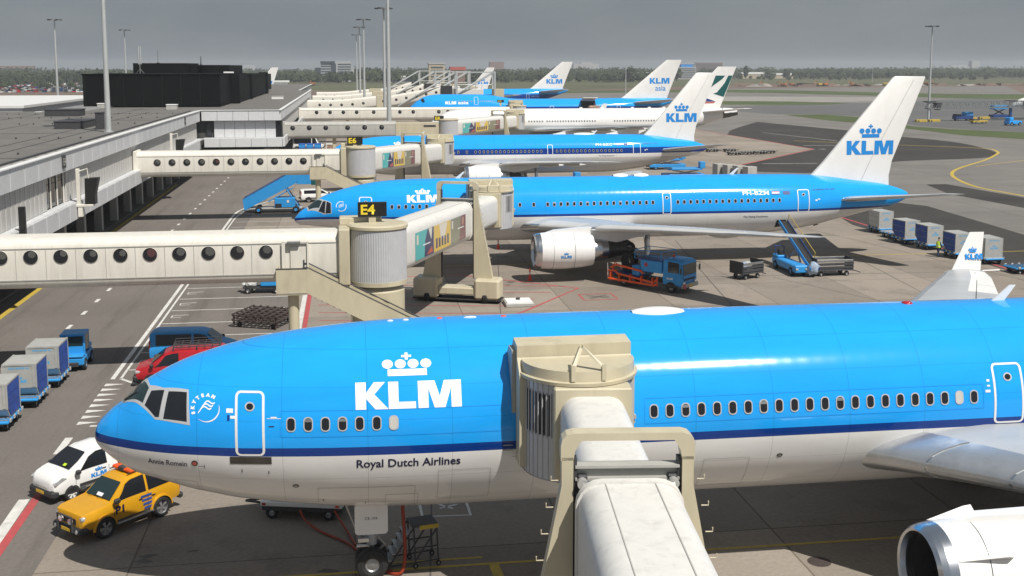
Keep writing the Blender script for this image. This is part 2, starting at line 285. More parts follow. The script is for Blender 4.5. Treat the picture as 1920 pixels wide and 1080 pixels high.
# ------------------------------------------------------------------ geometry helpers
class MB:
    """collects faces with a material each and links them as ONE mesh object"""
    def __init__(s): s.v = []; s.f = []; s.m = []; s.T = None
    def add(s, vs, fs, m):
        o = len(s.v)
        if s.T is not None: vs = [s.T @ Vector(p) for p in vs]
        s.v += [tuple(p) for p in vs]; s.f += [tuple(o+i for i in f) for f in fs]; s.m += [m]*len(fs)
        return s
    def box(s, x0, x1, y0, y1, z0, z1, m, c=0.0):
        c = min(c, 0.45*min(abs(x1-x0), abs(y1-y0), abs(z1-z0)))
        if c <= 0:
            v = [(x, y, z) for z in (z0, z1) for y in (y0, y1) for x in (x0, x1)]
            return s.add(v, [(0, 2, 3, 1), (4, 5, 7, 6), (0, 1, 5, 4), (2, 6, 7, 3), (0, 4, 6, 2), (1, 3, 7, 5)], m)
        B = ((x0, x1), (y0, y1), (z0, z1)); v = []; idx = {}
        for a in range(3):
            for sx in (0, 1):
                for sy in (0, 1):
                    for sz in (0, 1):
                        sg = (sx, sy, sz); p = []
                        for k in range(3):
                            e = B[k][sg[k]]
                            p.append(e if k == a else e + (c if sg[k] == 0 else -c))
                        idx[(a, sg)] = len(v); v.append(tuple(p))
        f = []
        for a in range(3):
            o1, o2 = (a+1) % 3, (a+2) % 3
            for sd in (0, 1):
                q = []
                for (i, j) in ((0, 0), (1, 0), (1, 1), (0, 1)):
                    g = [0, 0, 0]; g[a] = sd; g[o1] = i; g[o2] = j; q.append(idx[(a, tuple(g))])
                f.append(tuple(q if sd else q[::-1]))
            for i in (0, 1):
                for j in (0, 1):      # edge between faces o1 and o2 running along a
                    g0 = [0, 0, 0]; g0[o1] = i; g0[o2] = j; g1 = list(g0); g1[a] = 1
                    q = (idx[(o1, tuple(g0))], idx[(o1, tuple(g1))], idx[(o2, tuple(g1))], idx[(o2, tuple(g0))])
                    f.append(q if (i+j) % 2 == 0 else q[::-1])
        for sx in (0, 1):
            for sy in (0, 1):
                for sz in (0, 1):
                    q = tuple(idx[(a, (sx, sy, sz))] for a in range(3)); f.append(q if (sx+sy+sz) % 2 else q[::-1])
        return s.add(v, f, m)
    def loft(s, rings, m, cap=True, closed=True):
        n = len(rings[0]); v = [p for r in rings for p in r]; f = []
        for i in range(len(rings)-1):
            for j in range(n if closed else n-1):
                k = (j+1) % n
                f.append((i*n+j, i*n+k, (i+1)*n+k, (i+1)*n+j))
        if cap and closed: f += [tuple(range(n))[::-1], tuple((len(rings)-1)*n+j for j in range(n))]
        return s.add(v, f, m)
    def cyl(s, p0, p1, r0, m, r1=None, n=12, cap=True):
        r1 = r0 if r1 is None else r1
        p0, p1 = Vector(p0), Vector(p1); d = (p1-p0).normalized()
        u = d.orthogonal().normalized(); w_ = d.cross(u)
        R0 = [p0+(u*math.cos(a)+w_*math.sin(a))*r0 for a in [2*math.pi*i/n for i in range(n)]]
        R1 = [p1+(u*math.cos(a)+w_*math.sin(a))*r1 for a in [2*math.pi*i/n for i in range(n)]]
        return s.loft([R0, R1], m, cap)
    def tube(s, pts, r, m, n=8):
        pts = [Vector(p) for p in pts]; rings = []; u = None
        for i, p in enumerate(pts):
            d = (pts[min(i+1, len(pts)-1)]-pts[max(i-1, 0)]).normalized()
            u = d.orthogonal().normalized() if u is None else (u-d*u.dot(d)).normalized()
            w_ = d.cross(u)
            rings.append([p+(u*math.cos(a)+w_*math.sin(a))*r for a in [2*math.pi*k/n for k in range(n)]])
        return s.loft(rings, m)
    def prism(s, poly, a, b, m, axis='y'):
        """poly in the two remaining axes, pulled from a to b along axis"""
        def P(p, t): return {'x': (t, p[0], p[1]), 'y': (p[0], t, p[1]), 'z': (p[0], p[1], t)}[axis]
        return s.loft([[P(p, a) for p in poly], [P(p, b) for p in poly]], m)
    def lathe(s, prof, m, o=(0, 0, 0), axis='x', n=32, mats=None):
        """profile (along, radius) turned about an axis through o"""
        rings = []
        for (t, r) in prof:
            ring = []
            for i in range(n):
                a = 2*math.pi*i/n; c_, s_ = r*math.cos(a), r*math.sin(a)
                ring.append({'x': (o[0]+t, o[1]+c_, o[2]+s_), 'y': (o[0]+c_, o[1]+t, o[2]+s_), 'z': (o[0]+c_, o[1]+s_, o[2]+t)}[axis])
            rings.append(ring)
        for i in range(len(rings)-1):
            s.loft(rings[i:i+2], mats[i] if mats else m, cap=False)
        return s
    def quad(s, a, b, c, d, m): return s.add([a, b, c, d], [(0, 1, 2, 3)], m)
    def blob(s, c, rx, ry, rz, m, n=8, jit=0.0, rot=0):
        rings = []
        for i in range(1, n//2):
            th = math.pi*i/(n//2); ring = []
            for k in range(n):
                a = 2*math.pi*k/n+rot; j = 1+jit*rnd.uniform(-1, 1)
                ring.append((c[0]+rx*j*math.sin(th)*math.cos(a), c[1]+ry*j*math.sin(th)*math.sin(a), c[2]+rz*j*math.cos(th)))
            rings.append(ring)
        return s.loft(rings, m)
    def build(s, name, parent=None, loc=None, smooth=None, rz=None):
        me = bpy.data.meshes.new(name); me.from_pydata(s.v, [], s.f)
        ms = list(dict.fromkeys(s.m)); ix = {k: i for i, k in enumerate(ms)}
        for k in ms: me.materials.append(M[k])
        me.polygons.foreach_set('material_index', [ix[k] for k in s.m])
        bm = bmesh.new(); bm.from_mesh(me); bmesh.ops.recalc_face_normals(bm, faces=bm.faces); bm.to_mesh(me); bm.free()
        if smooth is not None:
            me.polygons.foreach_set('use_smooth', [True]*len(me.polygons))
            me.set_sharp_from_angle(angle=R(smooth))
        me.update()
        return link(name, me, parent, loc, rz)
def link(name, me, parent=None, loc=None, rz=None):
    o = bpy.data.objects.new(name, me); C.objects.link(o)
    if parent: o.parent = parent
    if loc is not None: o.location = loc
    if rz is not None: o.rotation_euler = (0, 0, rz)
    return o
def tag(o, label=None, cat=None, group=None, kind=None):
    if label: o['label'] = label
    if cat: o['category'] = cat
    if group: o['group'] = group
    if kind: o['kind'] = kind
    return o
def thing(name, label, cat, loc=(0, 0, 0), rz=0.0, group=None):
    o = bpy.data.objects.new(name, None); C.objects.link(o); o.empty_display_size = 0.2
    o.location = loc; o.rotation_euler = (0, 0, rz)
    return tag(o, label, cat, group)
def copy_tree(o, parent=None):
    c_ = o.copy(); C.objects.link(c_)
    if parent: c_.parent = parent
    for ch in list(o.children): copy_tree(ch, c_)
    return c_
def rrect(w_, h, r, n=4):
    """rounded rectangle, counter-clockwise, centred on x, standing on z=0"""
    out = []
    for (cx, cz, a0) in ((w_/2-r, r, -90), (w_/2-r, h-r, 0), (-w_/2+r, h-r, 90), (-w_/2+r, r, 180)):
        for i in range(n+1):
            a = R(a0+90*i/n); out.append((cx+r*math.cos(a), cz+r*math.sin(a)))
    return out

# flat shapes: list of (outline polygons) -> triangulated, cut fine, mapped onto a curved skin
def glyphs(text, size=1.0, bold=0.0, align='LEFT'):
    cu = bpy.data.curves.new('lettering', 'FONT'); cu.body = text; cu.size = size; cu.offset = bold; cu.align_x = align
    cu.resolution_u = 3
    o = bpy.data.objects.new('lettering', cu); C.objects.link(o)
    me = bpy.data.meshes.new_from_object(o.evaluated_get(bpy.context.evaluated_depsgraph_get()))
    bm = bmesh.new(); bm.from_mesh(me)
    bpy.data.objects.remove(o); bpy.data.curves.remove(cu); bpy.data.meshes.remove(me)
    return bm
def poly_bm(polys):
    bm = bmesh.new()
    for p in polys:
        vs = [bm.verts.new((x, y, 0)) for x, y in p]
        for t_ in tessellate_polygon([[Vector((x, y, 0)) for x, y in p]]): bm.faces.new([vs[i] for i in t_])
    return bm
def extent(bm):
    xs = [v.co.x for v in bm.verts]; ys = [v.co.y for v in bm.verts]; return min(xs), max(xs), min(ys), max(ys)
def wrap(bm, fn, name, m, parent=None, du=0.4, dv=0.12, fit=None, cut=True):
    """fit=(x0,x1,y0,y1): stretch the shape to that window first; fn maps (u,v) to space"""
    if fit:
        a, b_, c_, d_ = extent(bm)
        for v in bm.verts:
            v.co.x = fit[0]+(v.co.x-a)/(b_-a)*(fit[1]-fit[0])
            if fit[3] is None: v.co.y = fit[2]+(v.co.y-c_)/(b_-a)*(fit[1]-fit[0])
            else: v.co.y = fit[2]+(v.co.y-c_)/(d_-c_)*(fit[3]-fit[2])
    if cut:
        a, b_, c_, d_ = extent(bm)
        for ax, lo, hi, st in ((0, a, b_, du), (1, c_, d_, dv)):
            k = lo+st
            while k < hi:
                co = [0, 0, 0]; no = [0, 0, 0]; co[ax] = k; no[ax] = 1
                bmesh.ops.bisect_plane(bm, geom=bm.verts[:]+bm.edges[:]+bm.faces[:], plane_co=co, plane_no=no); k += st
    for v in bm.verts: v.co = Vector(fn(v.co.x, v.co.y))
    me = bpy.data.meshes.new(name); bm.to_mesh(me); bm.free(); me.materials.append(M[m])
    return link(name, me, parent)
def flat(text, size, m, parent, origin, ux, uy, name='lettering', bold=0.0, fit=None):
    """lettering laid on a flat face: origin + u*ux + v*uy"""
    o_, a, b_ = Vector(origin), Vector(ux), Vector(uy)
    return wrap(glyphs(text, size, bold) if isinstance(text, str) else poly_bm(text), lambda u, v: o_+a*u+b_*v, name, m, parent, fit=fit, cut=False)

def circle(cx, cy, rx, ry=None, n=20): return [(cx+rx*math.cos(2*math.pi*i/n), cy+(ry or rx)*math.sin(2*math.pi*i/n)) for i in range(n)]
def ring_poly(outer, inner):
    n = len(outer); return [[outer[i], outer[(i+1) % n], inner[(i+1) % n], inner[i]] for i in range(n)]
def rbox(x0, x1, y0, y1, r, n=4):
    out = []
    for (cx, cy, a0) in ((x1-r, y0+r, -90), (x1-r, y1-r, 0), (x0+r, y1-r, 90), (x0+r, y0+r, 180)):
        for i in range(n+1): out.append((cx+r*math.cos(R(a0+90*i/n)), cy+r*math.sin(R(a0+90*i/n))))
    return out
KLM = [[(0, 0), (.395, 0), (.395, .40), (.75, 0), (1.25, 0), (.71, .55), (1.12, 1), (.70, 1), (.395, .60), (.395, 1), (0, 1)],
       [(1.24, 0), (2.27, 0), (2.27, .26), (1.62, .26), (1.62, 1), (1.24, 1)],
       [(2.36, 0), (2.75, 0), (2.75, .72), (2.98, 0), (3.38, 0), (3.62, .72), (3.62, 0), (4.01, 0), (4.01, 1), (3.36, 1), (3.18, .42), (3.0, 1), (2.36, 1)]]
CROWN = [circle(x, 1.70, .21, .19) for x in (1.237, 1.73, 2.22, 2.71)] + [[(1.237, 1.22), (2.73, 1.22), (2.73, 1.48), (1.237, 1.48)]] + \
        [[(1.915, 1.87), (2.025, 1.87), (2.025, 1.98), (2.16, 1.98), (2.16, 2.08), (2.025, 2.08), (2.025, 2.19), (1.915, 2.19), (1.915, 2.08), (1.78, 2.08), (1.78, 1.98), (1.915, 1.98)]]

# ------------------------------------------------------------------ aircraft
def pchip(xs, ys):
    n = len(xs); h = [xs[i+1]-xs[i] for i in range(n-1)]; d = [(ys[i+1]-ys[i])/h[i] for i in range(n-1)]; m = [0]*n
    m[0] = d[0]; m[-1] = d[-1]
    for i in range(1, n-1):
        if d[i-1]*d[i] > 0:
            w1 = 2*h[i]+h[i-1]; w2 = h[i]+2*h[i-1]; m[i] = (w1+w2)/(w1/d[i-1]+w2/d[i])
    def f(x):
        if x <= xs[0]: return ys[0]
        if x >= xs[-1]: return ys[-1]
        lo, hi = 0, n-1
        while hi-lo > 1:
            k = (lo+hi)//2
            if xs[k] <= x: lo = k
            else: hi = k
        H = h[lo]; t = (x-xs[lo])/H
        return (1+2*t)*(1-t)**2*ys[lo]+t*(1-t)**2*H*m[lo]+t*t*(3-2*t)*ys[lo+1]+t*t*(t-1)*H*m[lo+1]
    return f
class Fus:
    """fuselage skin: stations (distance from nose, centre height, half width, height above centre, depth below centre)"""
    def __init__(s, st):
        u = [math.sqrt(r[0]) for r in st]; s.L = st[-1][0]
        s.f = [pchip(u, [r[k] for r in st]) for k in (1, 2, 3, 4)]
    def sec(s, x):
        u = math.sqrt(max(x, 0)); return [f(u) for f in s.f]
    def pt(s, x, ph, off=0.0, side=-1):
        zc, a, bt, bb = s.sec(x); b = bt if math.cos(ph) > 0 else bb
        return (x, side*(a+off)*math.sin(ph), zc+(b+off)*math.cos(ph))
    def phi(s, x, z):
        zc, a, bt, bb = s.sec(x); b = bt if z > zc else bb
        return math.acos(max(-1, min(1, (z-zc)/b)))
    def side_z(s, off=0.008, side=-1):           # (s, z) seen square from the side
        return lambda x, z: s.pt(x, s.phi(x, z), off, side)
    def side_arc(s, z0, off=0.008, side=-1):     # (s, height along the skin above z0)
        def f(x, v):
            zc, a, bt, bb = s.sec(x); return s.pt(x, s.phi(x, z0)-v/max(bt, .3), off, side)
        return f
    def side_deg(s, off=0.008, side=-1):         # (s, degrees from the crown / 20)
        return lambda x, v: s.pt(x, R(v*20), off, side)
    def mesh(s, name, paint_mat, parent, nphi=64, step=1.3, tip=True):
        xs = []; u = 0.18
        while u*u < min(12, s.L): xs.append(u*u); u += 0.085
        x = xs[-1]
        while x < s.L-0.3: x += step if x < s.L-9 else 0.45; xs.append(min(x, s.L))
        b = MB(); rings = [[s.pt(x, 2*math.pi*k/nphi) for k in range(nphi)] for x in xs]
        b.loft(rings, paint_mat, cap=True)
        zc = s.sec(0)[0]
        o = len(b.v); b.v.append((0, 0, zc)); b.f += [(o, (k+1) % nphi, k) for k in range(nphi)]; b.m += [paint_mat]*nphi
        b.f = [f for f, m_ in zip(b.f, b.m) if len(f) < 40 or f[0] > nphi]; b.m = b.m[:len(b.f)]
        return b.build(name, parent, smooth=60)
def naca(c_, t): return 5*t*(0.2969*math.sqrt(c_)-0.126*c_-0.3516*c_*c_+0.2843*c_**3-0.1015*c_**4)
CS = [0, .006, .02, .05, .1, .18, .3, .45, .6, .75, .88, 1.0]
class Surf:
    """wing-like surface: stations (span position, x of leading edge, chord, third coordinate, thickness ratio); axis 'y' wing, 'z' fin"""
    def __init__(s, st, axis='y', root=(0, 0, 0)):
        s.st = st; s.axis = axis; s.o = root
        k = [r[0] for r in st]
        s.g = [lambda t, j=j: s.lerp(t, j) for j in (1, 2, 3, 4)]
    def lerp(s, t, j):
        st = s.st
        if t <= st[0][0]: return st[0][j]
        for a, b_ in zip(st, st[1:]):
            if t <= b_[0]: q = (t-a[0])/(b_[0]-a[0]); return a[j]+(b_[j]-a[j])*q
        return st[-1][j]
    def P(s, t, c_, up, off=0.0, camber=0.015):
        le, ch, h, th = (s.lerp(t, j) for j in (1, 2, 3, 4))
        y = naca(c_, th)*ch*up+off*up + (camber*ch*math.sin(math.pi*c_) if s.axis != 'z' else 0)
        x = le+c_*ch; tt = t
        if s.axis == 'z': return (s.o[0]+x, s.o[1]+h+y, s.o[2]+tt)
        if s.axis == 'n': return (s.o[0]+x, s.o[1]-tt, s.o[2]+h+y)
        return (s.o[0]+x, s.o[1]+tt, s.o[2]+h+y)
    def ring(s, t, off=0.0, c0=0.0, c1=1.0):
        cs = [c0+(c1-c0)*c_ for c_ in CS]
        up = [s.P(t, c_, 1, off) for c_ in cs[::-1]]; lo = [s.P(t, c_, -1, off) for c_ in cs[1 if c0 == 0 else 0:-1 if c1 == 1 else None]]
        return up+lo
    def mesh(s, name, m, parent, le_mat=None, le_c=0.06, ts=None):
        b = MB(); ts = ts or [r[0] for r in s.st]
        rings = [s.ring(t) for t in ts]
        b.loft(rings, m)
        if le_mat:
            n = len(rings[0]); nu = len(CS)
            for i, f in enumerate(b.f[:-2]):
                j = i % n
                cj = CS[::-1][j] if j < nu else CS[j-nu+1]
                cn = CS[::-1][j+1] if j+1 < nu else (CS[min(j-nu+2, len(CS)-1)])
                if max(cj, cn) <= le_c: b.m[i] = le_mat
        return b.build(name, parent, smooth=40)
    def shell(s, name, m, parent, t0, t1, c0, c1, off=0.02, n=3):
        b = MB(); b.loft([s.ring(t0+(t1-t0)*i/n, off, c0, c1) for i in range(n+1)], m)
        return b.build(name, parent, smooth=40)
    def line(s, name, m, parent, pts, wd=0.05, off=0.012, up=1):
        """thin gap drawn along (span, chord fraction) points on the skin"""
        b = MB()
        for (t0, c0), (t1, c1) in zip(pts, pts[1:]):
            k = 8
            for i in range(k):
                a = (t0+(t1-t0)*i/k, c0+(c1-c0)*i/k); e = (t0+(t1-t0)*(i+1)/k, c0+(c1-c0)*(i+1)/k)
                ch = s.lerp(a[0], 2); 
                if abs(t1-t0) > abs(c1-c0)*ch: d = (0, wd/ch)
                else: d = (wd, 0)
                b.quad(s.P(a[0], a[1], up, off), s.P(e[0], e[1], up, off), s.P(e[0]+d[0], min(1, e[1]+d[1]), up, off), s.P(a[0]+d[0], min(1, a[1]+d[1]), up, off), m)
        return b.build(name, parent)

def cabin_windows(F, parent, spans, z, wd, ht, singles=True, pitch=0.508, side=-1, blinds=(), mode='dark'):
    """every window a part of its own (pane and surround), or joined where they are only specks"""
    rr = rbox(-wd/2, wd/2, -ht/2, ht/2, wd*0.42, 3); rin = rbox(-wd*.39, wd*.39, -ht*.42, ht*.42, wd*.34, 3)
    J = MB(); k = 0
    for (x0, n) in spans:
        for i in range(n):
            x = x0+pitch*i; fr = F.side_arc(z, 0.016, side); fi = F.side_arc(z, 0.018, side); b = MB() if singles else J
            for q in ring_poly(rr, rin):
                b.add([fi(x+u, v) for u, v in q], [(0, 1, 2, 3)], 'winring' if mode == 'dark' else 'blind')
            b.add([fr(x+u, v) for u, v in rin], [tuple(range(len(rin)))], 'blind' if k in blinds else 'paneglass')
            if singles:
                if k in (1, 3, 9, 14, 19):   # half drawn blind
                    b.add([F.side_arc(z, 0.0175, side)(x+u, v) for u, v in ((-wd*.36, ht*.16), (wd*.36, ht*.16), (wd*.33, ht*.36), (-wd*.33, ht*.36))], [(0, 1, 2, 3)], 'steel')
                b.build('cabin_window', parent)
            k += 1
    if not singles and J.v: tag(J.build('cabin_windows', parent), kind='stuff')

def cabin_door(F, parent, s, z0, z1, wd, window=True, name='cabin_door', side=-1, lw=0.075, skirt=None, gear=True):
    f = F.side_z(0.010, side); h = z1-z0
    o = rbox(s-wd/2, s+wd/2, z0, z1, 0.16); i = rbox(s-wd/2+lw, s+wd/2-lw, z0+lw*.8, z1-lw*.8, 0.10)
    d = wrap(poly_bm(ring_poly(o, i)), f, name, 'frame', parent, du=.25, dv=.15)
    if window:
        b = MB(); f2 = F.side_z(0.016, side); cx, cz = s, z1-0.42
        b.add([f2(u, v) for u, v in circle(cx, cz, .15, .13, 14)], [tuple(range(14))], 'winring')
        b.add([F.side_z(0.020, side)(u, v) for u, v in circle(cx, cz, .105, .09, 14)], [tuple(range(14))], 'glass'); b.build('door_window', d)
    if skirt:
        wrap(poly_bm([[(s-skirt, z0-.27), (s+skirt, z0-.27), (s+skirt, z0-.03), (s-skirt, z0-.03)]]), F.side_z(0.010, side), 'scuff_plate', 'darkmetal' if skirt > .55 else 'steel', parent, du=.3, dv=.1)
    return d

def engine(parent, s, t, z, R0, L, core=(1.9, 2.1), pylon=None, strake=False, side=-1, logo=False, nose_dx=0.12):
    o = (s, t, z); e = thing_part('engine', parent)
    b = MB(); b.lathe([(.10, .955*R0), (.25, 1.0*R0), (.5, 1.035*R0), (.95, 1.07*R0), (1.5, 1.09*R0), (L*.55, 1.09*R0), (L*.8, 1.03*R0), (L, .93*R0), (L, .88*R0)], 'white', o, n=44); b.build('fan_cowl', e, smooth=45)
    if strake or True:
        b = MB()
        for q in (L*.30, L*.66): b.lathe([(q, 1.0925*R0), (q+.02, 1.0935*R0)], 'seam', o, n=44)
        b.build('cowl_joint', e, smooth=30)
    b = MB(); b.lathe([(.52, 1.038*R0), (.27, 1.008*R0), (.10, .965*R0), (0, .90*R0), (.04, .85*R0), (.2, .82*R0), (.4, .81*R0)], 'metal', o, n=44); b.build('inlet_lip', e, smooth=60)
    b = MB(); b.lathe([(.35, .81*R0), (1.3, .86*R0), (1.32, .25*R0)], 'dark', o, n=44); b.build('inlet_duct', e, smooth=40)
    b = MB(); nb = 22
    for k in range(nb):
        a = 2*math.pi*k/nb; a2 = a+.20
        p = lambda r, an, x: (s+x, t+r*math.cos(an), z+r*math.sin(an))
        b.quad(p(.25*R0, a, 1.0), p(.85*R0, a+.10, 1.05), p(.85*R0, a2+.06, 1.25), p(.25*R0, a2, 1.25), 'darkmetal')
    b.lathe([(.62, .02), (.72, .12*R0), (1.0, .26*R0)], 'dark', o, n=16); b.build('fan', e, smooth=30)
    b = MB(); c0, c1 = core
    b.lathe([(L-.3, .70*R0), (L+.25*c1, .66*R0), (L+c1*.45, .58*R0)], 'metal', o, n=32)
    b.lathe([(L+c1*.45, .57*R0), (L+c1, .36*R0), (L+c1, .30*R0), (L+c1*.7, .28*R0)], 'darkmetal', o, n=32)
    b.lathe([(L+c1*.6, .24*R0), (L+c1*1.35, .04*R0)], 'darkmetal', o, n=20); b.build('core_nozzle', e, smooth=40)
    if pylon:
        zt, x1, x2 = pylon; b = MB()
        def ring(x, w_, za, zb): return [(x, t-w_, za), (x, t+w_, za), (x, t+w_, zb), (x, t-w_, zb)]
        b.loft([ring(s+.9, .04, z+R0*1.02, z+R0*1.07), ring(s+1.6, .2, z+R0*.9, z+R0*1.22), ring(s+L*.8, .26, z+R0*.7, (z+R0*1.25+zt)/2), ring(x1, .26, z+R0*.4, zt), ring(x2, .06, zt-.5, zt-.1)], 'white')
        b.build('pylon', e, smooth=30)
    if strake:
        for an, nm in ((R(35), 1), (R(180-35-25), 2)):
            b = MB(); ca, sa = math.cos(an)*side, math.sin(an)
            P = lambda x, r: (s+x, t+r*ca, z+r*sa)
            th = Vector((0, -sa, ca*1.0))*0.03
            q = [P(.55, 1.05*R0), P(2.05, 1.09*R0), P(1.95, 1.32*R0), P(1.72, 1.30*R0)]
            b.loft([[Vector(p)-th for p in q], [Vector(p)+th for p in q]], 'white'); b.build('strake', e)
    if logo:
        def fn(u, v):
            a = math.pi - v/(1.1*R0) if side < 0 else v/(1.1*R0); r = 1.098*R0
            return (s+u, t+r*math.cos(a)*1.0, z+r*math.sin(a))
        W = .82; x0 = L*.42
        for sh, nm in ((KLM, 'logo'), (CROWN, 'crown_emblem')):
            bm = poly_bm(sh)
            for v in bm.verts: v.co.x = x0+v.co.x*W/4.01; v.co.y = -.42+v.co.y*W*.27
            wrap(bm, fn, nm, 'logoblue', e, du=.5, dv=.15)
    return e
def thing_part(name, parent):
    o = bpy.data.objects.new(name, None); C.objects.link(o); o.parent = parent; return o
def wheel(parent, c_, r, w_, name='wheel', axis='y', hub='steel', hubr=.42):
    b = MB(); h = w_/2
    b.lathe([(-h*.8, r*.44), (-h, r*.66), (-h*.85, r*.93), (-h*.5, r), (h*.5, r), (h*.85, r*.93), (h, r*.66), (h*.8, r*.44)], 'black', c_, axis, 24)
    b.lathe([(-h*.8, r*.45), (-h*.62, r*hubr*.85), (-h*.75, r*.16), (-h*.8, .001)], hub, c_, axis, 20)
    b.lathe([(h*.8, r*.45), (h*.62, r*hubr*.85), (h*.75, r*.16), (h*.8, .001)], hub, c_, axis, 20)
    return b.build(name, parent, smooth=40)
def nose_gear(parent, s, top, r=.5, gap=.62, w_=.38, door=None):
    g = thing_part('nose_gear', parent)
    b = MB(); b.cyl((s, 0, r), (s-.12, 0, top), .11, 'steel'); b.cyl((s, 0, r+.55), (s-.07, 0, top), .17, 'winggrey')
    b.cyl((s, -gap/2-w_*.2, r), (s, gap/2+w_*.2, r), .09, 'steel')
    b.tube([(s-.05, 0, r+.75), (s-.45, 0, r+.95), (s-.9, 0, top)], .06, 'steel'); b.tube([(s+.05, 0, r+.15), (s+.42, 0, r+.5), (s+.1, 0, r+.9)], .05, 'steel')
    b.box(s-.45, s-.1, -.28, -.1, r+.72, r+.84, 'metal'); b.box(s-.5, s-.1, -.25, -.15, r+.55, r+.6, 'alloy'); b.build('leg_strut', g, smooth=40)
    for k in (-1, 1): wheel(g, (s, k*gap/2, r), r, w_)
    if door:
        x0, x1, z0, z1 = door
        for k in (-1, 1):
            b = MB(); b.prism(rbox(x0, x1, z0, z1, .12), k*.55-.025, k*.55+.025, 'white', 'y'); d = b.build('gear_door', g)
    return g
def main_gear(parent, s, t, top, r=.6, bogie=1.4, gap=1.0):
    g = thing_part('main_gear', parent); b = MB()
    b.cyl((s, t, r+.2), (s, t, top), .22, 'steel'); b.cyl((s-bogie/2, t, r), (s+bogie/2, t, r), .14, 'steel')
    b.tube([(s, t, r+1.0), (s, t+1.3*(1 if t < 0 else -1), top)], .1, 'steel')
    for k in (-1, 1): b.cyl((s+k*bogie/2, t-gap/2, r), (s+k*bogie/2, t+gap/2, r), .1, 'steel')
    b.build('leg_strut', g, smooth=40)
    for i in (-1, 1):
        for j in (-1, 1): wheel(g, (s+i*bogie/2, t+j*gap/2, r), r, .42)
def fin_logo(parent, fin, s0, z0, wd, m='logoblue', word=None, rise=0.0, crown=True, shear=0.0, wordspec=None):
    """emblem on the near face of the fin; slight upward slope along the rudder line"""
    def hh(z): 
        return z-fin.o[2]
    def fn(u, v):
        t = hh(v); le, ch, _, th = (fin.lerp(t, j) for j in (1, 2, 3, 4)); c_ = max(0, min(1, (u-fin.o[0]-le)/ch))
        return (u, fin.o[1]-naca(c_, th)*ch-.02, v)
    for sh, nm in ((KLM, 'logo'),)+(((CROWN, 'crown_emblem'),) if crown else ()):
        bm = poly_bm(sh)
        for v in bm.verts:
            x, y = v.co.x*wd/4.01, v.co.y*wd*.275
            v.co.x, v.co.y = s0+x+shear*y, z0+y+rise*x
        wrap(bm, fn, nm, m, parent, du=.6, dv=.6)
    if wordspec:
        txt, x0, x1, zz = wordspec
        wrap(glyphs(txt, 1, .01), fn, 'lettering', m, parent, du=.6, dv=.6, fit=(x0, x1, zz, None))

MD_ST = [(0, 5.2, 0.0, 0.0, 0.0), (.03, 5.2, .17, .16, .16), (.1, 5.22, .33, .32, .32), (.2, 5.23, .47, .46, .46), (.36, 5.25, .62, .6, .6), (.55, 5.26, .79, .78, .78), (.85, 5.26, 1.0, .99, 1.0), (1.18, 5.3, 1.22, 1.25, 1.25), (1.5, 5.38, 1.42, 1.46, 1.46), (2.0, 5.46, 1.68, 1.67, 1.69), (2.5, 5.49, 1.9, 1.89, 1.9), (3.2, 5.51, 2.14, 2.14, 2.14), (3.7, 5.53, 2.28, 2.27, 2.28), (4.4, 5.54, 2.46, 2.45, 2.46), (5.3, 5.56, 2.62, 2.61, 2.62), (6.3, 5.56, 2.76, 2.75, 2.76), (7.3, 5.55, 2.87, 2.86, 2.87), (8.4, 5.55, 2.95, 2.95, 2.95), (9.4, 5.55, 3.0, 3.0, 3.0), (11, 5.55, 3.03, 3.03, 3.03), (20, 5.56, 3.03, 3.03, 3.03), (40, 5.56, 3.03, 3.03, 3.03), (44, 5.7, 2.9, 2.9, 2.95), (50, 6.2, 2.3, 2.35, 2.35), (55, 6.7, 1.4, 1.5, 1.5), (58.6, 7.1, .5, .9, .9)]
B7_ST = [(0, 4.22, 0, 0, 0), (.04, 4.22, .14, .13, .13), (.1, 4.22, .24, .22, .22), (.22, 4.24, .36, .34, .34), (.35, 4.28, .48, .47, .47), (.7, 4.4, .68, .65, .64), (1.1, 4.5, .86, .78, .76), (1.65, 4.68, 1.1, 1.04, 1.03), (2.4, 4.85, 1.36, 1.29, 1.28), (2.9, 4.93, 1.5, 1.42, 1.44), (4, 4.98, 1.78, 1.72, 1.74), (5.5, 4.95, 2.08, 2.1, 2.1), (7.5, 4.86, 2.35, 2.48, 2.45), (9.5, 4.82, 2.48, 2.62, 2.62), (12, 4.81, 2.515, 2.66, 2.66), (37, 4.81, 2.515, 2.66, 2.62), (40, 4.82, 2.51, 2.62, 2.55), (41.5, 4.88, 2.46, 2.54, 2.44), (44, 5.06, 2.25, 2.3, 2.3), (46.5, 5.22, 1.85, 1.93, 1.92), (48.5, 5.3, 1.5, 1.55, 1.55), (50, 5.36, 1.22, 1.28, 1.28), (51.5, 5.38, .93, 1.0, 1.0), (52.5, 5.38, .68, .72, .72), (53.2, 5.4, .42, .45, .45), (53.6, 5.42, .16, .2, .2)]
A340_ST = [(0, 4.9, 0, 0, 0), (.1, 4.9, .4, .36, .38), (.5, 5.0, .9, .75, .85), (1.2, 5.2, 1.4, 1.15, 1.35), (2.2, 5.4, 1.9, 1.7, 1.85), (4, 5.6, 2.45, 2.4, 2.4), (6.5, 5.65, 2.75, 2.75, 2.75), (9, 5.65, 2.82, 2.82, 2.82), (45, 5.65, 2.82, 2.82, 2.82), (50, 5.95, 2.6, 2.52, 2.6), (55, 6.6, 1.9, 1.85, 1.9), (59, 7.2, 1.2, 1.2, 1.2), (62, 7.6, .6, .65, .65), (62.8, 7.65, .3, .35, .35)]
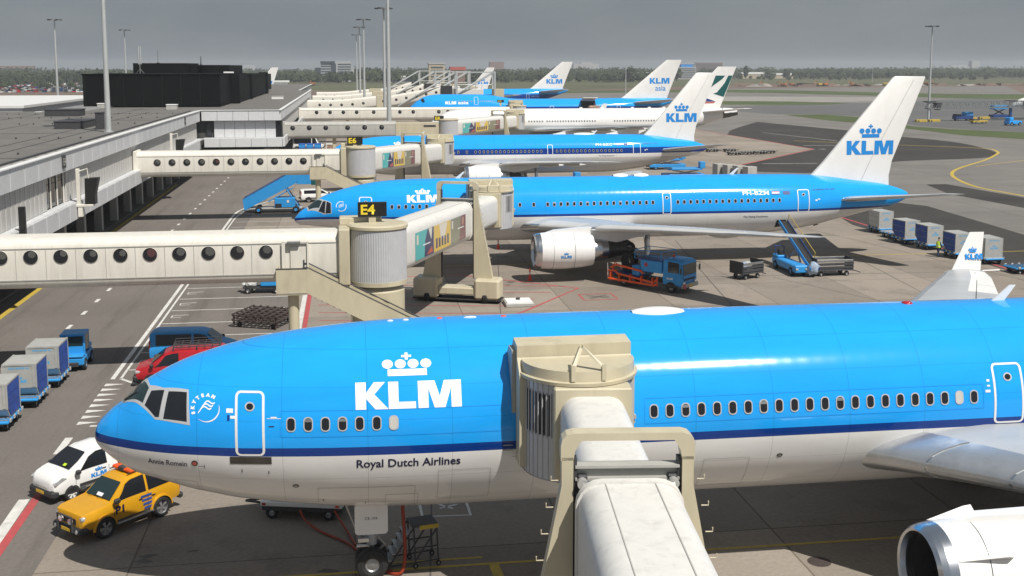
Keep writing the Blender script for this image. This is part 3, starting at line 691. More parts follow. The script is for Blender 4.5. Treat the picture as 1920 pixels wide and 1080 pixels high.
J_ST = [(0, 5.0, 0, 0, 0), (.1, 5.0, .4, .4, .4), (.6, 5.1, 1.0, 1.15, 1.0), (1.6, 5.25, 1.7, 2.0, 1.6), (3, 5.35, 2.3, 3.0, 2.2), (4.6, 5.4, 2.75, 3.85, 2.75), (6.5, 5.4, 3.05, 4.3, 3.05), (9, 5.4, 3.25, 4.45, 3.25), (19, 5.4, 3.25, 4.40, 3.25), (22, 5.4, 3.25, 4.1, 3.25), (25.5, 5.4, 3.25, 3.5, 3.25), (28, 5.4, 3.25, 3.28, 3.25), (48, 5.45, 3.25, 3.25, 3.25), (54, 5.9, 2.95, 2.85, 2.95), (60, 6.7, 2.1, 2.1, 2.1), (65, 7.5, 1.2, 1.2, 1.2), (68, 7.95, .55, .55, .55), (68.6, 8.0, .3, .3, .3)]

# ---- the nearest aircraft
def big_trijet():
    F = Fus(MD_ST)
    r = thing('trijet_airliner', 'largest and nearest airliner, blue over white, with Royal Dutch Airlines written below its windows', 'airliner', (-8.06, 35.85, 0), 0, 'airliners parked at the gates')
    F.mesh('fuselage', 'p_md', r, nphi=96, step=0.9)
    cabin_windows(F, r, [(6.22, 7), (17.30, 22)], 6.10, .285, .44, pitch=.508, blinds=(6, 27))
    cabin_windows(F, r, [(31.0, 20)], 6.10, .285, .44)
    cabin_door(F, r, 5.0, 5.14, 7.02, .88, skirt=.62); cabin_door(F, r, 14.9, 5.14, 7.05, 1.1); cabin_door(F, r, 29.2, 5.19, 7.09, 1.05, skirt=.52)
    # flight deck glazing: grey frame, green windscreen, two dark side panes
    fd = F.side_deg(.006)
    D = lambda P: [(x, d/20) for x, d in P]
    fr = wrap(poly_bm([D([(1.60, -7), (1.84, 24), (2.33, 37.2), (3.13, 46.4), (3.21, 76.3), (2.72, 73.2), (2.12, 68.4), (1.66, 50.5), (0.98, 21), (.80, -7)])]), fd, 'windscreen_frame', 'winring', r, du=.1, dv=.2)
    wrap(poly_bm([D([(1.56, 3), (1.83, 28.5), (1.69, 46.5), (1.04, 19.5), (.86, 3)])]), F.side_deg(.014), 'windscreen_pane', 'greenglass', fr, du=.1, dv=.2)
    wrap(poly_bm([D([(1.93, 34.5), (2.36, 40.2), (2.24, 66.6), (2.12, 65.8), (1.76, 50.2)])]), F.side_deg(.014), 'windscreen_pane', 'glass', fr, du=.1, dv=.2)
    wrap(poly_bm([D([(2.50, 43.2), (3.08, 48.6), (3.11, 73.2), (2.38, 68.9)])]), F.side_deg(.014), 'windscreen_pane', 'glass', fr, du=.1, dv=.2)
    b = MB(); b.tube([F.pt(.98, R(20), .03), F.pt(1.25, R(20), .05), F.pt(1.5, R(8), .05)], .012, 'black'); b.tube([F.pt(.98, R(12), .03), F.pt(1.45, R(25), .05)], .012, 'black'); b.build('wiper', fr)
    # livery lettering
    for sh, nm in ((KLM, 'logo'), (CROWN, 'crown_emblem')):
        bm = poly_bm(sh)
        for v in bm.verts: v.co.x = 8.14+v.co.x*.7955; v.co.y = v.co.y*.835
        wrap(bm, F.side_arc(6.48), nm, 'decal', r)
    wrap(glyphs('Royal Dutch Airlines', 1, .018), F.side_z(), 'lettering', 'ink', r, fit=(8.14, 11.27, 4.615, None), dv=.1)
    wrap(glyphs('Annie Romein', 1, .012), F.side_arc(4.70), 'lettering', 'ink', r, fit=(1.84, 3.06, -.01, .19), dv=.1)
    b = MB(); fz = F.side_z(.01); b.add([fz(u, v) for u, v in circle(3.3, 4.83, .10)], [tuple(range(20))], 'darkmetal'); fz = F.side_z(.016); b.add([fz(u, v) for u, v in circle(3.3, 4.83, .065)], [tuple(range(20))], 'finred'); b.build('sensor_disc', r)
    # alliance roundel
    cx, v0 = 3.70, 0.0
    fa = F.side_arc(6.505, .010); g = thing_part('alliance_roundel', r)
    for k, ch in enumerate('SKYTEAM'):
        a = R(200-k*23); rad = .375; bm = glyphs(ch, .135, .012); x0, x1, y0, y1 = extent(bm); rot = a-math.pi/2
        for v in bm.verts:
            u, w_ = v.co.x-(x0+x1)/2, v.co.y; v.co.x = cx+rad*math.cos(a)+u*math.cos(rot)-w_*math.sin(rot); v.co.y = rad*math.sin(a)+u*math.sin(rot)+w_*math.cos(rot)
        wrap(bm, fa, 'lettering', 'decal', g, cut=False)
    o = [(cx+.40*math.cos(R(a)), .40*math.sin(R(a))) for a in range(-128, 26, 7)]; i = [(cx+(.40-.035*math.sin(math.pi*k/len(o))-.004)*math.cos(R(a)), (.40-.035*math.sin(math.pi*k/len(o))-.004)*math.sin(R(a))) for k, a in enumerate(range(-128, 26, 7))]
    wrap(poly_bm([[o[k], o[k+1], i[k+1], i[k]] for k in range(len(o)-1)]), fa, 'arc', 'decal', g, cut=False)
    for k in range(3):
        P = []
        for j in range(9):
            q = j/8; P.append((cx-.20+.40*q+.05*k-.05, -.10+.085*k+.16*q+.075*math.sin(math.pi*2*(q-.15))))
        wrap(poly_bm([[P[j], P[j+1], (P[j+1][0], P[j+1][1]+.045), (P[j][0], P[j][1]+.045)] for j in range(8)]), fa, 'ribbon', 'decal', g, cut=False)
    # small print, flag, static ports and drains round the forward door
    b = MB(); fz = F.side_z(.010)
    def rect(x0, x1, z0, z1, m): b.add([fz(x0, z0), fz(x1, z0), fz(x1, z1), fz(x0, z1)], [(0, 1, 2, 3)], m)
    rect(4.30, 4.50, 6.42, 6.54, 'decal'); rect(4.42, 4.58, 6.26, 6.34, 'decal'); rect(4.33, 4.40, 6.20, 6.36, 'navy')
    rect(5.50, 5.92, 6.265, 6.28, 'decal'); rect(5.62, 5.80, 6.29, 6.32, 'decal'); rect(5.56, 5.72, 6.03, 6.06, 'ink')
    rect(28.45, 28.55, 6.55, 6.62, 'decal'); rect(28.45, 28.55, 6.40, 6.45, 'decal'); rect(28.38, 28.55, 6.22, 6.30, 'decal')
    for x, z, h in ((4.72, 4.68, .11), (5.52, 4.63, .11), (7.1, 3.42, .10), (8.4, 3.25, .11)): rect(x-.012, x+.012, z-h, z, 'ink')
    rect(3.42, 3.6, 4.73, 4.745, 'ink'); rect(3.59, 3.605, 4.66, 4.80, 'ink')
    b.build('placard', r)
    for x, z, q in ((6.3, 4.05, .10), (21.5, 4.42, .10)):
        b = MB(); f_ = F.side_z(.008); b.add([f_(u, v) for u, v in circle(x, z, q, q*.7, 14)], [tuple(range(14))], 'darkmetal'); f_ = F.side_z(.014); b.add([f_(u, v) for u, v in circle(x, z, q*.6, q*.4, 14)], [tuple(range(14))], 'steel'); b.build('service_port', r)
    # crown: satcom fairing, beacon, aerials
    b = MB(); n = 18; rings = []
    for k in range(n+1):
        q = k/n; w_ = .42*math.sin(math.pi*min(1, q*1.0))**.45; h = .18*math.sin(math.pi*q)**.5
        rings.append([(17.2+2.0*q, w_*math.cos(a), 8.55+h*math.sin(a)) for a in [math.pi*j/10 for j in range(11)]])
    b.loft(rings[1:-1], 'white', closed=False); b.build('satcom_fairing', r, smooth=50)
    b = MB(); b.blob((27.1, 0, 8.57), .2, .2, .1, 'red', 12); b.build('beacon', r, smooth=60)
    for x, h, m in ((47.0, 0, 'white'), (30.5, .62, 'white')):
        if h: b = MB(); b.prism([(x-.35, 8.5), (x+.15, 8.5), (x+.62, 8.5+h), (x+.40, 8.5+h)], -.03, .03, m); b.build('blade_aerial', r)
    b = MB()
    pass
    for x, m in ((9.3, 'white'), (9.8, 'white'), (10.9, 'orange'), (11.9, 'white'), (13.0, 'orange')):
        b = MB(); b.blob((x, 0, F.sec(x)[0]+F.sec(x)[2]), .10 if x != 11.9 else .22, .05, .05, m, 8); b.build('small_aerial', r, smooth=60)
    # wings
    st = [(2.0, 23.75, 12.9, 4.1, .125), (3.0, 24.75, 12.2, 4.25, .125), (9.2, 29.9, 7.9, 4.62, .115), (16, 35.4, 5.4, 4.72, .11), (23.5, 41.5, 3.2, 4.64, .10), (25.6, 43.1, 2.3, 4.62, .09)]
    for nm, ax in (('wing', 'n'), ('wing', 'y')):
        W = Surf(st, ax); w_ = W.mesh(nm, 'winggrey', r, 'metal', .03, ts=[2.0, 3, 5, 7, 9.2, 12, 16, 20, 23.5, 25.6])
        if ax == 'n':
            W.shell('wing_glove', 'slatmetal', w_, 2.2, 4.15, 0, .13, .05); W.shell('slat', 'slatmetal', w_, 4.22, 6.1, 0, .13, .035); W.shell('slat', 'slatmetal', w_, 6.18, 10.2, 0, .14, .035); W.shell('slat', 'slatmetal', w_, 11.0, 25, 0, .15, .03)
        else:
            W.shell('slat', 'slatmetal', w_, 3.6, 24.8, 0, .12, .03)
            W.line('panel_gap', 'seam', w_, [(4, .72), (24.5, .72)]); W.line('panel_gap', 'seam', w_, [(20.5, .72), (20.5, .99)])
            W.shell('aileron', 'finwhite', w_, 18.5, 25.0, .62, .995, .012)
        sg = -1 if ax == 'n' else 1
        L = Surf([(0, 43.4, 1.88, sg*25.6, .09), (2.25, 44.8, .92, sg*26.15, .08)], 'z', (0, 0, 4.62)); wl_ = L.mesh('winglet', 'finwhite', w_)
        b = MB(); b.loft([[(43.0+1.1*q, sg*25.55, 4.62-.75*q), (44.4, sg*25.55, 4.6-.75*q*.9), (44.4, sg*25.62, 4.6-.75*q*.9), (43.0+1.1*q, sg*25.62, 4.62-.75*q)] for q in (0, 1)], 'finwhite'); b.build('lower_winglet', w_)
        b = MB(); b.tube([(45.4, sg*25.6, 4.6), (46.5, sg*25.6, 4.62)], .05, 'white'); b.build('static_wick', w_)
        if ax == 'y':
            bm = poly_bm(KLM); 
            for v in bm.verts: v.co.x = 44.33+v.co.x*.275; v.co.y = 5.30+v.co.y*.33
            fn = lambda u, v: (u, 25.6+.55*(v-4.6)/2.25-.12, v)
            wrap(bm, fn, 'logo', 'logoblue', wl_, cut=False); bm = poly_bm(CROWN)
            for v in bm.verts: v.co.x = 44.30+v.co.x*.275; v.co.y = 5.32+v.co.y*.33
            wrap(bm, fn, 'crown_emblem', 'logoblue', wl_, cut=False)
    engine(r, 23.2, -8.55, 3.05, 1.28, 4.6, pylon=(4.6, 30.3, 34), strake=True); engine(r, 23.0, 8.55, 3.1, 1.28, 4.6, pylon=(4.6, 30.3, 34))
    b = MB(); rings = []
    for k in range(13):
        q = k/12; h = math.sin(math.pi*q)**.6 if 0 < k < 12 else .02
        rings.append([(23.5+17*q, 2.7*h*math.cos(a), 3.55-1.25*h*math.sin(a)) for a in [math.pi*j/12 for j in range(13)]])
    b.loft(rings, 'p_md', closed=False); b.build('belly_fairing', r, smooth=60)
    Fn = Surf([(0, 50.2, 8.6, 0, .11), (1, 51.2, 7.8, 0, .11), (9.1, 58.2, 3.6, 0, .1)], 'z', (0, 0, 8.4)); Fn.mesh('fin', 'finwhite', r)
    b = MB(); b.lathe([(49.5, 1.3), (50, 1.4), (55, 1.45), (60.5, 1.0)], 'white', (0, 0, 10.4)); b.build('tail_engine', r, smooth=50)
    for ax in 'ny': Surf([(1.0, 52.5, 6.5, 7.4, .1), (9.0, 58.2, 2.4, 8.6, .09)], ax).mesh('tailplane', 'winggrey', r, 'metal', .03)
    for s0, s1, z0, z1 in ((6.95, 9.9, 2.95, 3.95), (9.0, 10.0, 3.0, 3.6), (10.6, 12.2, 3.3, 4.5), (5.9, 13.2, 5.72, 6.48), (17.0, 28.3, 5.72, 6.48), (2.6, 3.3, 3.6, 4.1), (19.0, 20.5, 3.2, 4.4)):
        w2 = .011; wrap(poly_bm([[(s0, z0), (s1, z0), (s1, z0+w2), (s0, z0+w2)], [(s0, z1), (s1, z1), (s1, z1+w2), (s0, z1+w2)], [(s0, z0), (s0+w2, z0), (s0+w2, z1), (s0, z1)], [(s1, z0), (s1+w2, z0), (s1+w2, z1), (s1, z1)]]), F.side_z(.009), 'access_panel_gap', 'panelgap' if z0 < 5 else 'bluegap', r, du=.3, dv=.1)
    nose_gear(r, 8.60, 2.7, r=.52, gap=.64, w_=.40, door=(8.05, 9.12, 1.62, 2.62))
    for t in (-5.3, 5.3): main_gear(r, 33.5, t, 3.8, .65)
    flat('CE-104', .2, 'ink', r, (8.38, -.58, 2.12), (1, 0, 0), (0, 0, 1), fit=(0, .40, 0, None))
    return r
big_trijet()

# ---- the twinjets behind it
def twinjet(y, paint_mat, label, old=False, detail=True):
    F = Fus(B7_ST)
    r = thing('twinjet_airliner', label, 'airliner', (-4.5 if not old else -3.85, y, 0), 0, 'airliners parked at the gates')
    F.mesh('fuselage', paint_mat, r, nphi=64)
    wz = 5.42 if not old else 5.34
    mode = 'dark' if not old else 'pale'
    cabin_windows(F, r, [(7.91, 6), (18.38, 1), (19.54, 1), (20.70, 17), (31.80, 17)], wz, .27, .37, singles=not old, pitch=.559, mode=mode)
    for s_, w_ in ((5.8, 1.05), (14.2, 1.0), (30.86, .76), (42.96, 1.1)): cabin_door(F, r, s_, 4.36 if s_ != 30.86 else 4.40, 6.2 if s_ < 42 else 6.26, w_, window=detail and not old, lw=.075)
    fd = F.side_deg(.006); D = lambda P: [(x, d/20) for x, d in P]
    fr = wrap(poly_bm([D([(1.78, -8), (2.40, 36), (3.05, 58), (3.06, 93), (2.42, 93), (1.95, 78), (1.12, 52), (.95, -8)])]), fd, 'windscreen_frame', 'winring', r, du=.15, dv=.25)
    for P, m in (([(1.74, 5), (2.30, 39), (2.06, 64), (1.24, 47), (1.08, 5)], 'greenglass'), ([(2.37, 41.5), (2.60, 46), (2.50, 90), (2.00, 77.5), (2.12, 66)], 'glass'), ([(2.67, 48), (3.0, 59.5), (3.0, 91), (2.57, 90.5)], 'glass')):
        wrap(poly_bm([D(P)]), F.side_deg(.014), 'windscreen_pane', m, fr, du=.15, dv=.25)
    def mark(sh, nm, x, z, W, H, m='decal'):
        bm = poly_bm(sh)
        for v in bm.verts: v.co.x = x+v.co.x*W/4.01; v.co.y = v.co.y*H
        return wrap(bm, F.side_arc(z), nm, m, r, dv=.2)
    mark(KLM, 'logo', 9.13, 5.74, 2.62 if not old else 2.3, .66); mark(CROWN, 'crown_emblem', 9.13, 5.74, 2.62, .60)
    fz = F.side_z(.012)
    wrap(glyphs('PH-BZM' if not old else 'PH-BZC', 1, .02), fz, 'registration', 'decal', r, fit=(37.52, 39.85, 5.88, 6.20), dv=.15) if not old else wrap(glyphs('PH-BZC', 1, .02), fz, 'registration', 'decal', r, fit=(37.2, 39.5, 6.00, 6.28), dv=.15)
    wrap(glyphs('The Flying Dutchman', 1, .01), fz, 'lettering', 'ink', r, fit=(37.56, 39.77, 3.93 if not old else 4.52, 4.13 if not old else 4.72), dv=.15)
    wrap(glyphs('BOEING 767-300', 1, .0), fz, 'lettering', 'ink', r, fit=(43.9, 46.0, 6.16, 6.28), dv=.15)
    b = MB()
    zf = 5.88 if not old else 6.0
    for k, m in enumerate(('ink' if False else 'finnavy', 'decal', 'red')): b.add([fz(u, v) for u, v in ((40.12, zf+.09*k), (40.80, zf+.09*k), (40.80, zf+.09*k+.09), (40.12, zf+.09*k+.09))], [(0, 1, 2, 3)], m)
    b.add([fz(u, v) for u, v in ((41.12, zf), (41.72, zf), (41.72, zf+.27), (41.12, zf+.27))], [(0, 1, 2, 3)], 'finnavy'); b.build('flag', r)
    b = MB(); b.add([fz(u, v) for u, v in ((44.05, 5.28), (44.25, 5.28), (44.25, 5.4), (44.05, 5.4))], [(0, 1, 2, 3)], 'decal'); b.add([fz(u, v) for u, v in ((44.3, 5.38), (44.5, 5.38), (44.5, 5.46), (44.3, 5.46))], [(0, 1, 2, 3)], 'decal'); b.build('placard', r)
    if not old:   # open bulk hold with its dark mouth
        f3 = F.side_deg(.014)
        wrap(poly_bm([[(40.62, 117.5/20), (41.5, 119/20), (41.42, 137/20), (40.62, 137/20)]]), f3, 'hold_opening', 'black', r, du=.3, dv=.2)
    g = thing_part('alliance_roundel', r) if not old else None
    if g:
        cx = 3.84; fa = F.side_arc(5.46, .012)
        for a0, a1 in ((-130, 25), (60, 200)):
            A = list(range(a0, a1, 9)); wrap(poly_bm([[(cx+q*math.cos(R(a))*.42, q*math.sin(R(a))*.42) for a, q in ((A[k], 1), (A[k+1], 1), (A[k+1], .88), (A[k], .88))] for k in range(len(A)-1)]), fa, 'arc', 'decal', g, cut=False)
        for k in range(3): wrap(poly_bm([[(cx-.2, -.12+.09*k), (cx+.2, .02+.09*k), (cx+.2, .06+.09*k), (cx-.2, -.08+.09*k)]]), fa, 'ribbon', 'decal', g, cut=False)
    st = [(1.9, 18.0, 9.6, 3.55, .14), (2.6, 19.0, 9.0, 3.62, .14), (7.9, 22.9, 6.0, 4.10, .115), (14, 27.0, 4.3, 4.75, .105), (21, 31.8, 2.6, 5.35, .10), (23.2, 33.5, 2.0, 5.52, .09), (23.8, 34.6, 1.1, 5.58, .06)]
    for ax in 'ny':
        W = Surf(st, ax); w_ = W.mesh('wing', 'winggrey', r, 'metal', .03, ts=[1.9, 2.6, 5, 7.9, 11, 14, 17.5, 21, 23.2, 23.8])
        W.shell('slat', 'belly', w_, 3.6, 7.2, 0, .13, .025); W.shell('slat', 'belly', w_, 8.6, 22.5, 0, .13, .022)
        W.line('panel_gap', 'seam', w_, [(3, .74), (21.5, .74)]); 
        for t in (5.2, 11.5, 15.8):
            sg = -1 if ax == 'n' else 1; le, ch, h = W.lerp(t, 1), W.lerp(t, 2), W.lerp(t, 3)
            b = MB(); b.lathe([(0, .02), (.6, .20), (ch*.35, .26), (ch*.55, .18), (ch*.75, .02)], 'belly', (le+ch*.48, sg*t, h-.28), n=12); b.build('flap_fairing', w_, smooth=50)
        engine(r, 18.6, -7.9 if ax == 'n' else 7.9, 2.47, 1.33, 4.65, core=(1.9, 2.7), pylon=(4.35, 25.0, 29.0), logo=(ax == 'n' and not old), side=-1)
    b = MB(); rings = []
    for k in range(13):
        q = k/12; h = math.sin(math.pi*q)**.6 if 0 < k < 12 else .02
        rings.append([(16.5+16*q, 2.4*h*math.cos(a)*1.06, 3.75-1.75*h*math.sin(a)) for a in [math.pi*j/12 for j in range(13)]])
    b.loft(rings, paint_mat, closed=False); b.build('belly_fairing', r, smooth=60)
    fin = Surf([(0, 42.9, 8.9, 0, .10), (.9, 44.3, 7.45, 0, .10), (2.2, 45.55, 6.45, 0, .10), (9.5, 51.75, 3.05, 0, .09), (9.62, 51.95, 2.8, 0, .05)], 'z', (0, 0, 6.25)); f_ = fin.mesh('fin', 'finwhite', r, 'brush', .02)
    fin_logo(f_, fin, 47.62, 9.05, 4.42)
    b = MB()   # rudder gap
    for k in range(16):
        za, zb = 6.6+k*.56, 6.6+(k+1)*.56
        def q(z, dx):
            t = z-6.25; le, ch, _, th = (fin.lerp(t, j) for j in (1, 2, 3, 4)); c_ = .66; return (le+c_*ch+dx, -naca(c_, th)*ch-.012, z)
        b.quad(q(za, 0), q(zb, 0), q(zb, .03), q(za, .03), 'steel')
    b.build('rudder_gap', f_)
    for ax in 'ny': Surf([(1.0, 45.8, 5.4, 5.15, .10), (1.6, 46.4, 5.0, 5.25, .10), (9.0, 51.9, 1.8, 6.45, .085), (9.3, 52.5, 1.2, 6.5, .06)], ax).mesh('tailplane', 'winggrey', r, 'metal', .06)
    nose_gear(r, 6.9, 2.9, r=.47, gap=.5, w_=.34, door=(6.2, 7.5, 1.5, 2.5))
    for t in (-4.65, 4.65): main_gear(r, 28.6, t, 3.4, .56, 1.42, 1.1)
    b = MB()
    for x in ((26.6, 28.4) if not old else (34.2,)):
        L = 1.6 if not old else 3.6; rings = []
        for k in range(1, 10):
            q = k/10; rings.append([(x+L*q, .42*math.sin(math.pi*q)**.5*math.cos(a), 7.42+.26*math.sin(math.pi*q)**.5*math.sin(a)) for a in [math.pi*j/8 for j in range(9)]])
        b.loft(rings, 'white', closed=False)
    b.build('satcom_fairing', r, smooth=50)
    b = MB(); b.prism([(13.2, 7.4), (13.6, 7.4), (14.1, 8.0), (13.95, 8.0)], -.03, .03, 'white'); b.prism([(37.0, 7.4), (37.4, 7.4), (37.9, 8.0), (37.75, 8.0)], -.03, .03, 'white'); b.build('blade_aerial', r)
    b = MB(); b.box(45.0, 45.12, -.1, .1, 2.9, 3.3, 'black'); b.cyl((44.9, 0, 2.85), (45.3, 0, 2.95), .07, 'rust'); b.build('tail_skid', r)
    return r
tj = twinjet(93.2, 'p_new', 'second nearest blue airliner with thin navy stripe and PH-BZM near its tail')
tj2 = twinjet(152.0, 'p_old', 'third airliner, wide navy window band and grey belly, behind the E6 bridge', old=True)

def quadjet_white():
    F = Fus(A340_ST); r = thing('white_airliner', 'white airliner with green brushstroke fin, fourth from the camera', 'airliner', (15.4, 220, 0), 0, 'airliners parked at the gates')
    F.mesh('fuselage', 'p_white', r, nphi=48, step=2)
    cabin_windows(F, r, [(19.6, 6), (23.2, 19), (36.75, 28)], 6.05, .27, .36, singles=False, pitch=.533)
    for s_ in (17.5, 34.6, 50.9): cabin_door(F, r, s_, 4.95, 6.85, .9, window=False, lw=.05)
    st = [(2.2, 19.5, 10.5, 4.1, .13), (9.4, 25.3, 6.9, 4.7, .11), (20, 33, 4.2, 5.7, .1), (29, 39.8, 2.4, 6.5, .09)]
    for ax in 'ny':
        W = Surf(st, ax); w_ = W.mesh('wing', 'winggrey', r, 'metal', .05); sg = -1 if ax == 'n' else 1
        for t in (6.5, 12.5, 17, 21):
            le, ch, h = W.lerp(t, 1), W.lerp(t, 2), W.lerp(t, 3); b = MB(); b.lathe([(0, .02), (.6, .25), (ch*.35, .3), (ch*.75, .02)], 'white', (le+ch*.48, sg*t, h-.3), n=10); b.build('flap_fairing', w_, smooth=50)
        for t, x in ((9.4, 22.6), (19.8, 30.5)): engine(r, x, sg*t, 3.0 if t < 10 else 3.6, .98, 3.6, pylon=(4.9 if t < 10 else 5.6, x+5.5, x+8))
        b = MB(); b.loft([[(40.2+1.5*q, sg*29.0, 6.5+1.9*q), (42.2+.4*q, sg*29.0, 6.5+1.9*q), (42.2+.4*q, sg*29.15, 6.5+1.9*q), (40.2+1.5*q, sg*29.15, 6.5+1.9*q)] for q in (0, 1)], 'white'); b.build('winglet', w_)
    fin = Surf([(0, 50.5, 8.6, 0, .1), (8.6, 58.6, 3.9, 0, .09)], 'z', (0, 0, 8.1)); f_ = fin.mesh('fin', 'finwhite', r)
    def fn(u, v):
        t = v-8.1; le, ch, _, th = (fin.lerp(t, j) for j in (1, 2, 3, 4)); c_ = max(0, min(1, (u-le)/ch)); return (u, -naca(c_, th)*ch-.03, v)
    at = lambda z, c_: (fin.lerp(z-8.1, 1)+c_*fin.lerp(z-8.1, 2), z)
    wrap(poly_bm([[at(11.2, .02), at(12.6, .40), at(14.2, .62), at(14.9, .66), at(14.9, .02)]]), fn, 'green_field', 'teal', f_, du=.8, dv=.5)
    wrap(poly_bm([[at(10.6, .98), at(14.9, .99), at(14.9, .80), at(13.4, .80), at(11.5, .70), at(11.3, .60)]]), fn, 'green_field', 'teal', f_, du=.8, dv=.5)
    wrap(poly_bm([[at(9.7, .05), at(9.7, .80), at(10.9, .22), at(10.9, .05)]]), fn, 'green_field', 'finnavy', f_, du=.8, dv=.5)
    wrap(poly_bm([[at(9.25, .05), at(9.35, .78), at(9.65, .80), at(9.6, .05)]]), fn, 'red_streak', 'finred', f_, du=.8, dv=.5)
    for ax in 'ny': Surf([(.8, 54.5, 5.2, 7.6, .1), (9.7, 60.6, 1.9, 8.6, .09)], ax).mesh('tailplane', 'white', r)
    b = MB(); b.lathe([(59.5, 1.12), (61.2, .82), (62.9, .4)], 'darkmetal', (0, 0, 7.3), n=24); b.build('tail_cone', r, smooth=50)
    nose_gear(r, 6.7, 3.2, r=.5); 
    for t in (-5.3, 5.3): main_gear(r, 32, t, 4, .65)
    b = MB()
    pass
    for x in (30.5, 34.8, 41, 44.5, 47.5): b = MB(); b.blob((x, 0, 8.5), .35, .12, .25, 'white', 8); b.build('small_aerial', r, smooth=60)
quadjet_white()

def jumbo(x, y, label, asia):
    F = Fus(J_ST); r = thing('jumbo_airliner', label, 'airliner', (x, y, 0), 0, 'airliners parked at the gates')
    F.mesh('fuselage', 'p_jumbo', r, nphi=48, step=2)
    cabin_windows(F, r, [(10, 14), (17.8, 9)], 8.15, .26, .36, singles=False, pitch=.508, mode='pale'); cabin_windows(F, r, [(24, 16), (35, 14), (55, 6)], 6.0, .27, .36, singles=False, pitch=.508, mode='pale')
    for s_, z in ((17.3, 7.3), (26.8, 5.0), (36.3, 5.0), (53.5, 5.0)): cabin_door(F, r, s_, z, z+1.9, 1.0, window=False, lw=.07)
    wrap(poly_bm([[(3.55, 1.2), (4.2, .9), (4.55, 2.1), (4.5, 2.5), (4.0, 2.3)]]), F.side_deg(.02), 'windscreen_pane', 'glass', r, du=.3, dv=.3)
    bm = poly_bm(KLM)
    if asia:
        for v in bm.verts: v.co.x = 9.6+v.co.x*.665; v.co.y = v.co.y*.80
        wrap(bm, F.side_arc(7.42, .02), 'logo', 'decal', r, dv=.3); wrap(glyphs('asia', 1, .02), F.side_arc(7.42, .02), 'lettering', 'decal', r, fit=(12.75, 15.35, 0, .80), dv=.3)
        # open main deck cargo door and a netted pallet in it
        b = MB(); z0, z1 = 5.0, 8.2
        wrap(poly_bm([[(43.8, z0), (47.6, z0), (47.6, z1), (43.8, z1)]]), F.side_z(.03), 'cargo_opening', 'black', r, du=.4, dv=.3)
        b = MB(); b.T = Matrix.Translation((0, -2.2, 8.25)) @ Matrix.Rotation(R(-12), 4, 'X'); b.box(43.8, 47.6, -3.0, 0, 0, .16, 'white', .05); b.T = None; b.build('cargo_door', r)
    st = [(2.5, 20, 14, 4.3, .13), (11, 28, 9, 5.0, .11), (30, 44, 3.2, 7.2, .09)]
    for ax in 'ny':
        W = Surf(st, ax); w_ = W.mesh('wing', 'winggrey', r, 'metal', .04); sg = -1 if ax == 'n' else 1
        for t, xx in ((11.8, 23.5), (21.2, 32)): engine(r, xx, sg*t, 2.9 if t < 15 else 3.7, 1.25, 4.2, pylon=(4.9 if t < 15 else 5.9, xx+7, xx+9))
    fin = Surf([(0, 54.2, 12.6, 0, .1), (.8, 55.5, 11.5, 0, .1), (10, 66.6, 3.95, 0, .09)], 'z', (0, 0, 8.4)); f_ = fin.mesh('fin', 'finwhite', r)
    if asia: fin_logo(f_, fin, 62.1, 12.35, 5.3, crown=False, wordspec=('asia', 63.6, 66.4, 10.55))
    else: fin_logo(f_, fin, 60.7, 10.5, 6.0)
    for ax in 'ny': Surf([(1.0, 56.5, 8.5, 7.4, .1), (11, 64.5, 2.8, 8.6, .09)], ax).mesh('tailplane', 'winggrey', r, 'metal', .05)
    nose_gear(r, 7.5, 3.2, r=.6)
    for t in (-5.5, 5.5): main_gear(r, 33, t, 4, .65)
    return r
jr = jumbo(14.3, 281, 'blue jumbo airliner with KLM asia on nose and fin and an open side cargo door', True)
t = thing('cargo_pallet', 'netted brown cargo pallet in the open side door of the jumbo', 'cargo pallet', (14.3+46.9, 281-3.6, 5.0))
b = MB(); b.box(-1.6, 1.6, -1.2, 1.2, -.12, 0, 'alu'); b.build('pallet', t); b = MB(); b.box(-1.5, 1.5, -1.15, 1.15, .005, 2.0, 'cargo', .35); b.build('netted_load', t)
jumbo(11, 406, 'farther blue jumbo with crowned KLM fin, beyond the strut gantry bridges', False)
def far_tail(x, y, label, logo=True):
    F = Fus(B7_ST); r = thing('distant_airliner', label, 'airliner', (x, y, 0), 0, 'airliners parked at the gates')
    F.mesh('fuselage', 'p_new', r, nphi=24, step=3)
    fin = Surf([(0, 43.5, 8.2, 0, .10), (9.7, 51.8, 3.1, 0, .09)], 'z', (0, 0, 6.6)); f_ = fin.mesh('fin', 'finwhite', r)
    fin_logo(f_, fin, 47.62, 9.05, 4.42)
    for ax in 'ny':
        Surf([(1.9, 18.0, 9.6, 3.55, .14), (7.9, 22.9, 6.0, 4.1, .115), (23.8, 34, 1.8, 5.58, .08)], ax).mesh('wing', 'winggrey', r)
        Surf([(1.0, 45.8, 5.4, 5.15, .10), (9.3, 52.5, 1.2, 6.5, .06)], ax).mesh('tailplane', 'winggrey', r)
        engine(r, 18.6, -7.9 if ax == 'n' else 7.9, 2.47, 1.33, 4.65, pylon=(4.35, 25.0, 29.0))
    nose_gear(r, 6.9, 2.9, r=.47)
    for t in (-4.65, 4.65): main_gear(r, 28.6, t, 3.4, .56, 1.42, 1.1)
far_tail(7.5, 480, 'distant airliner whose fin alone stands up between the strut bridge gantries')
far_tail(-85.5, 520, 'distant airliner whose fin alone shows beyond the black penthouse of the pier')

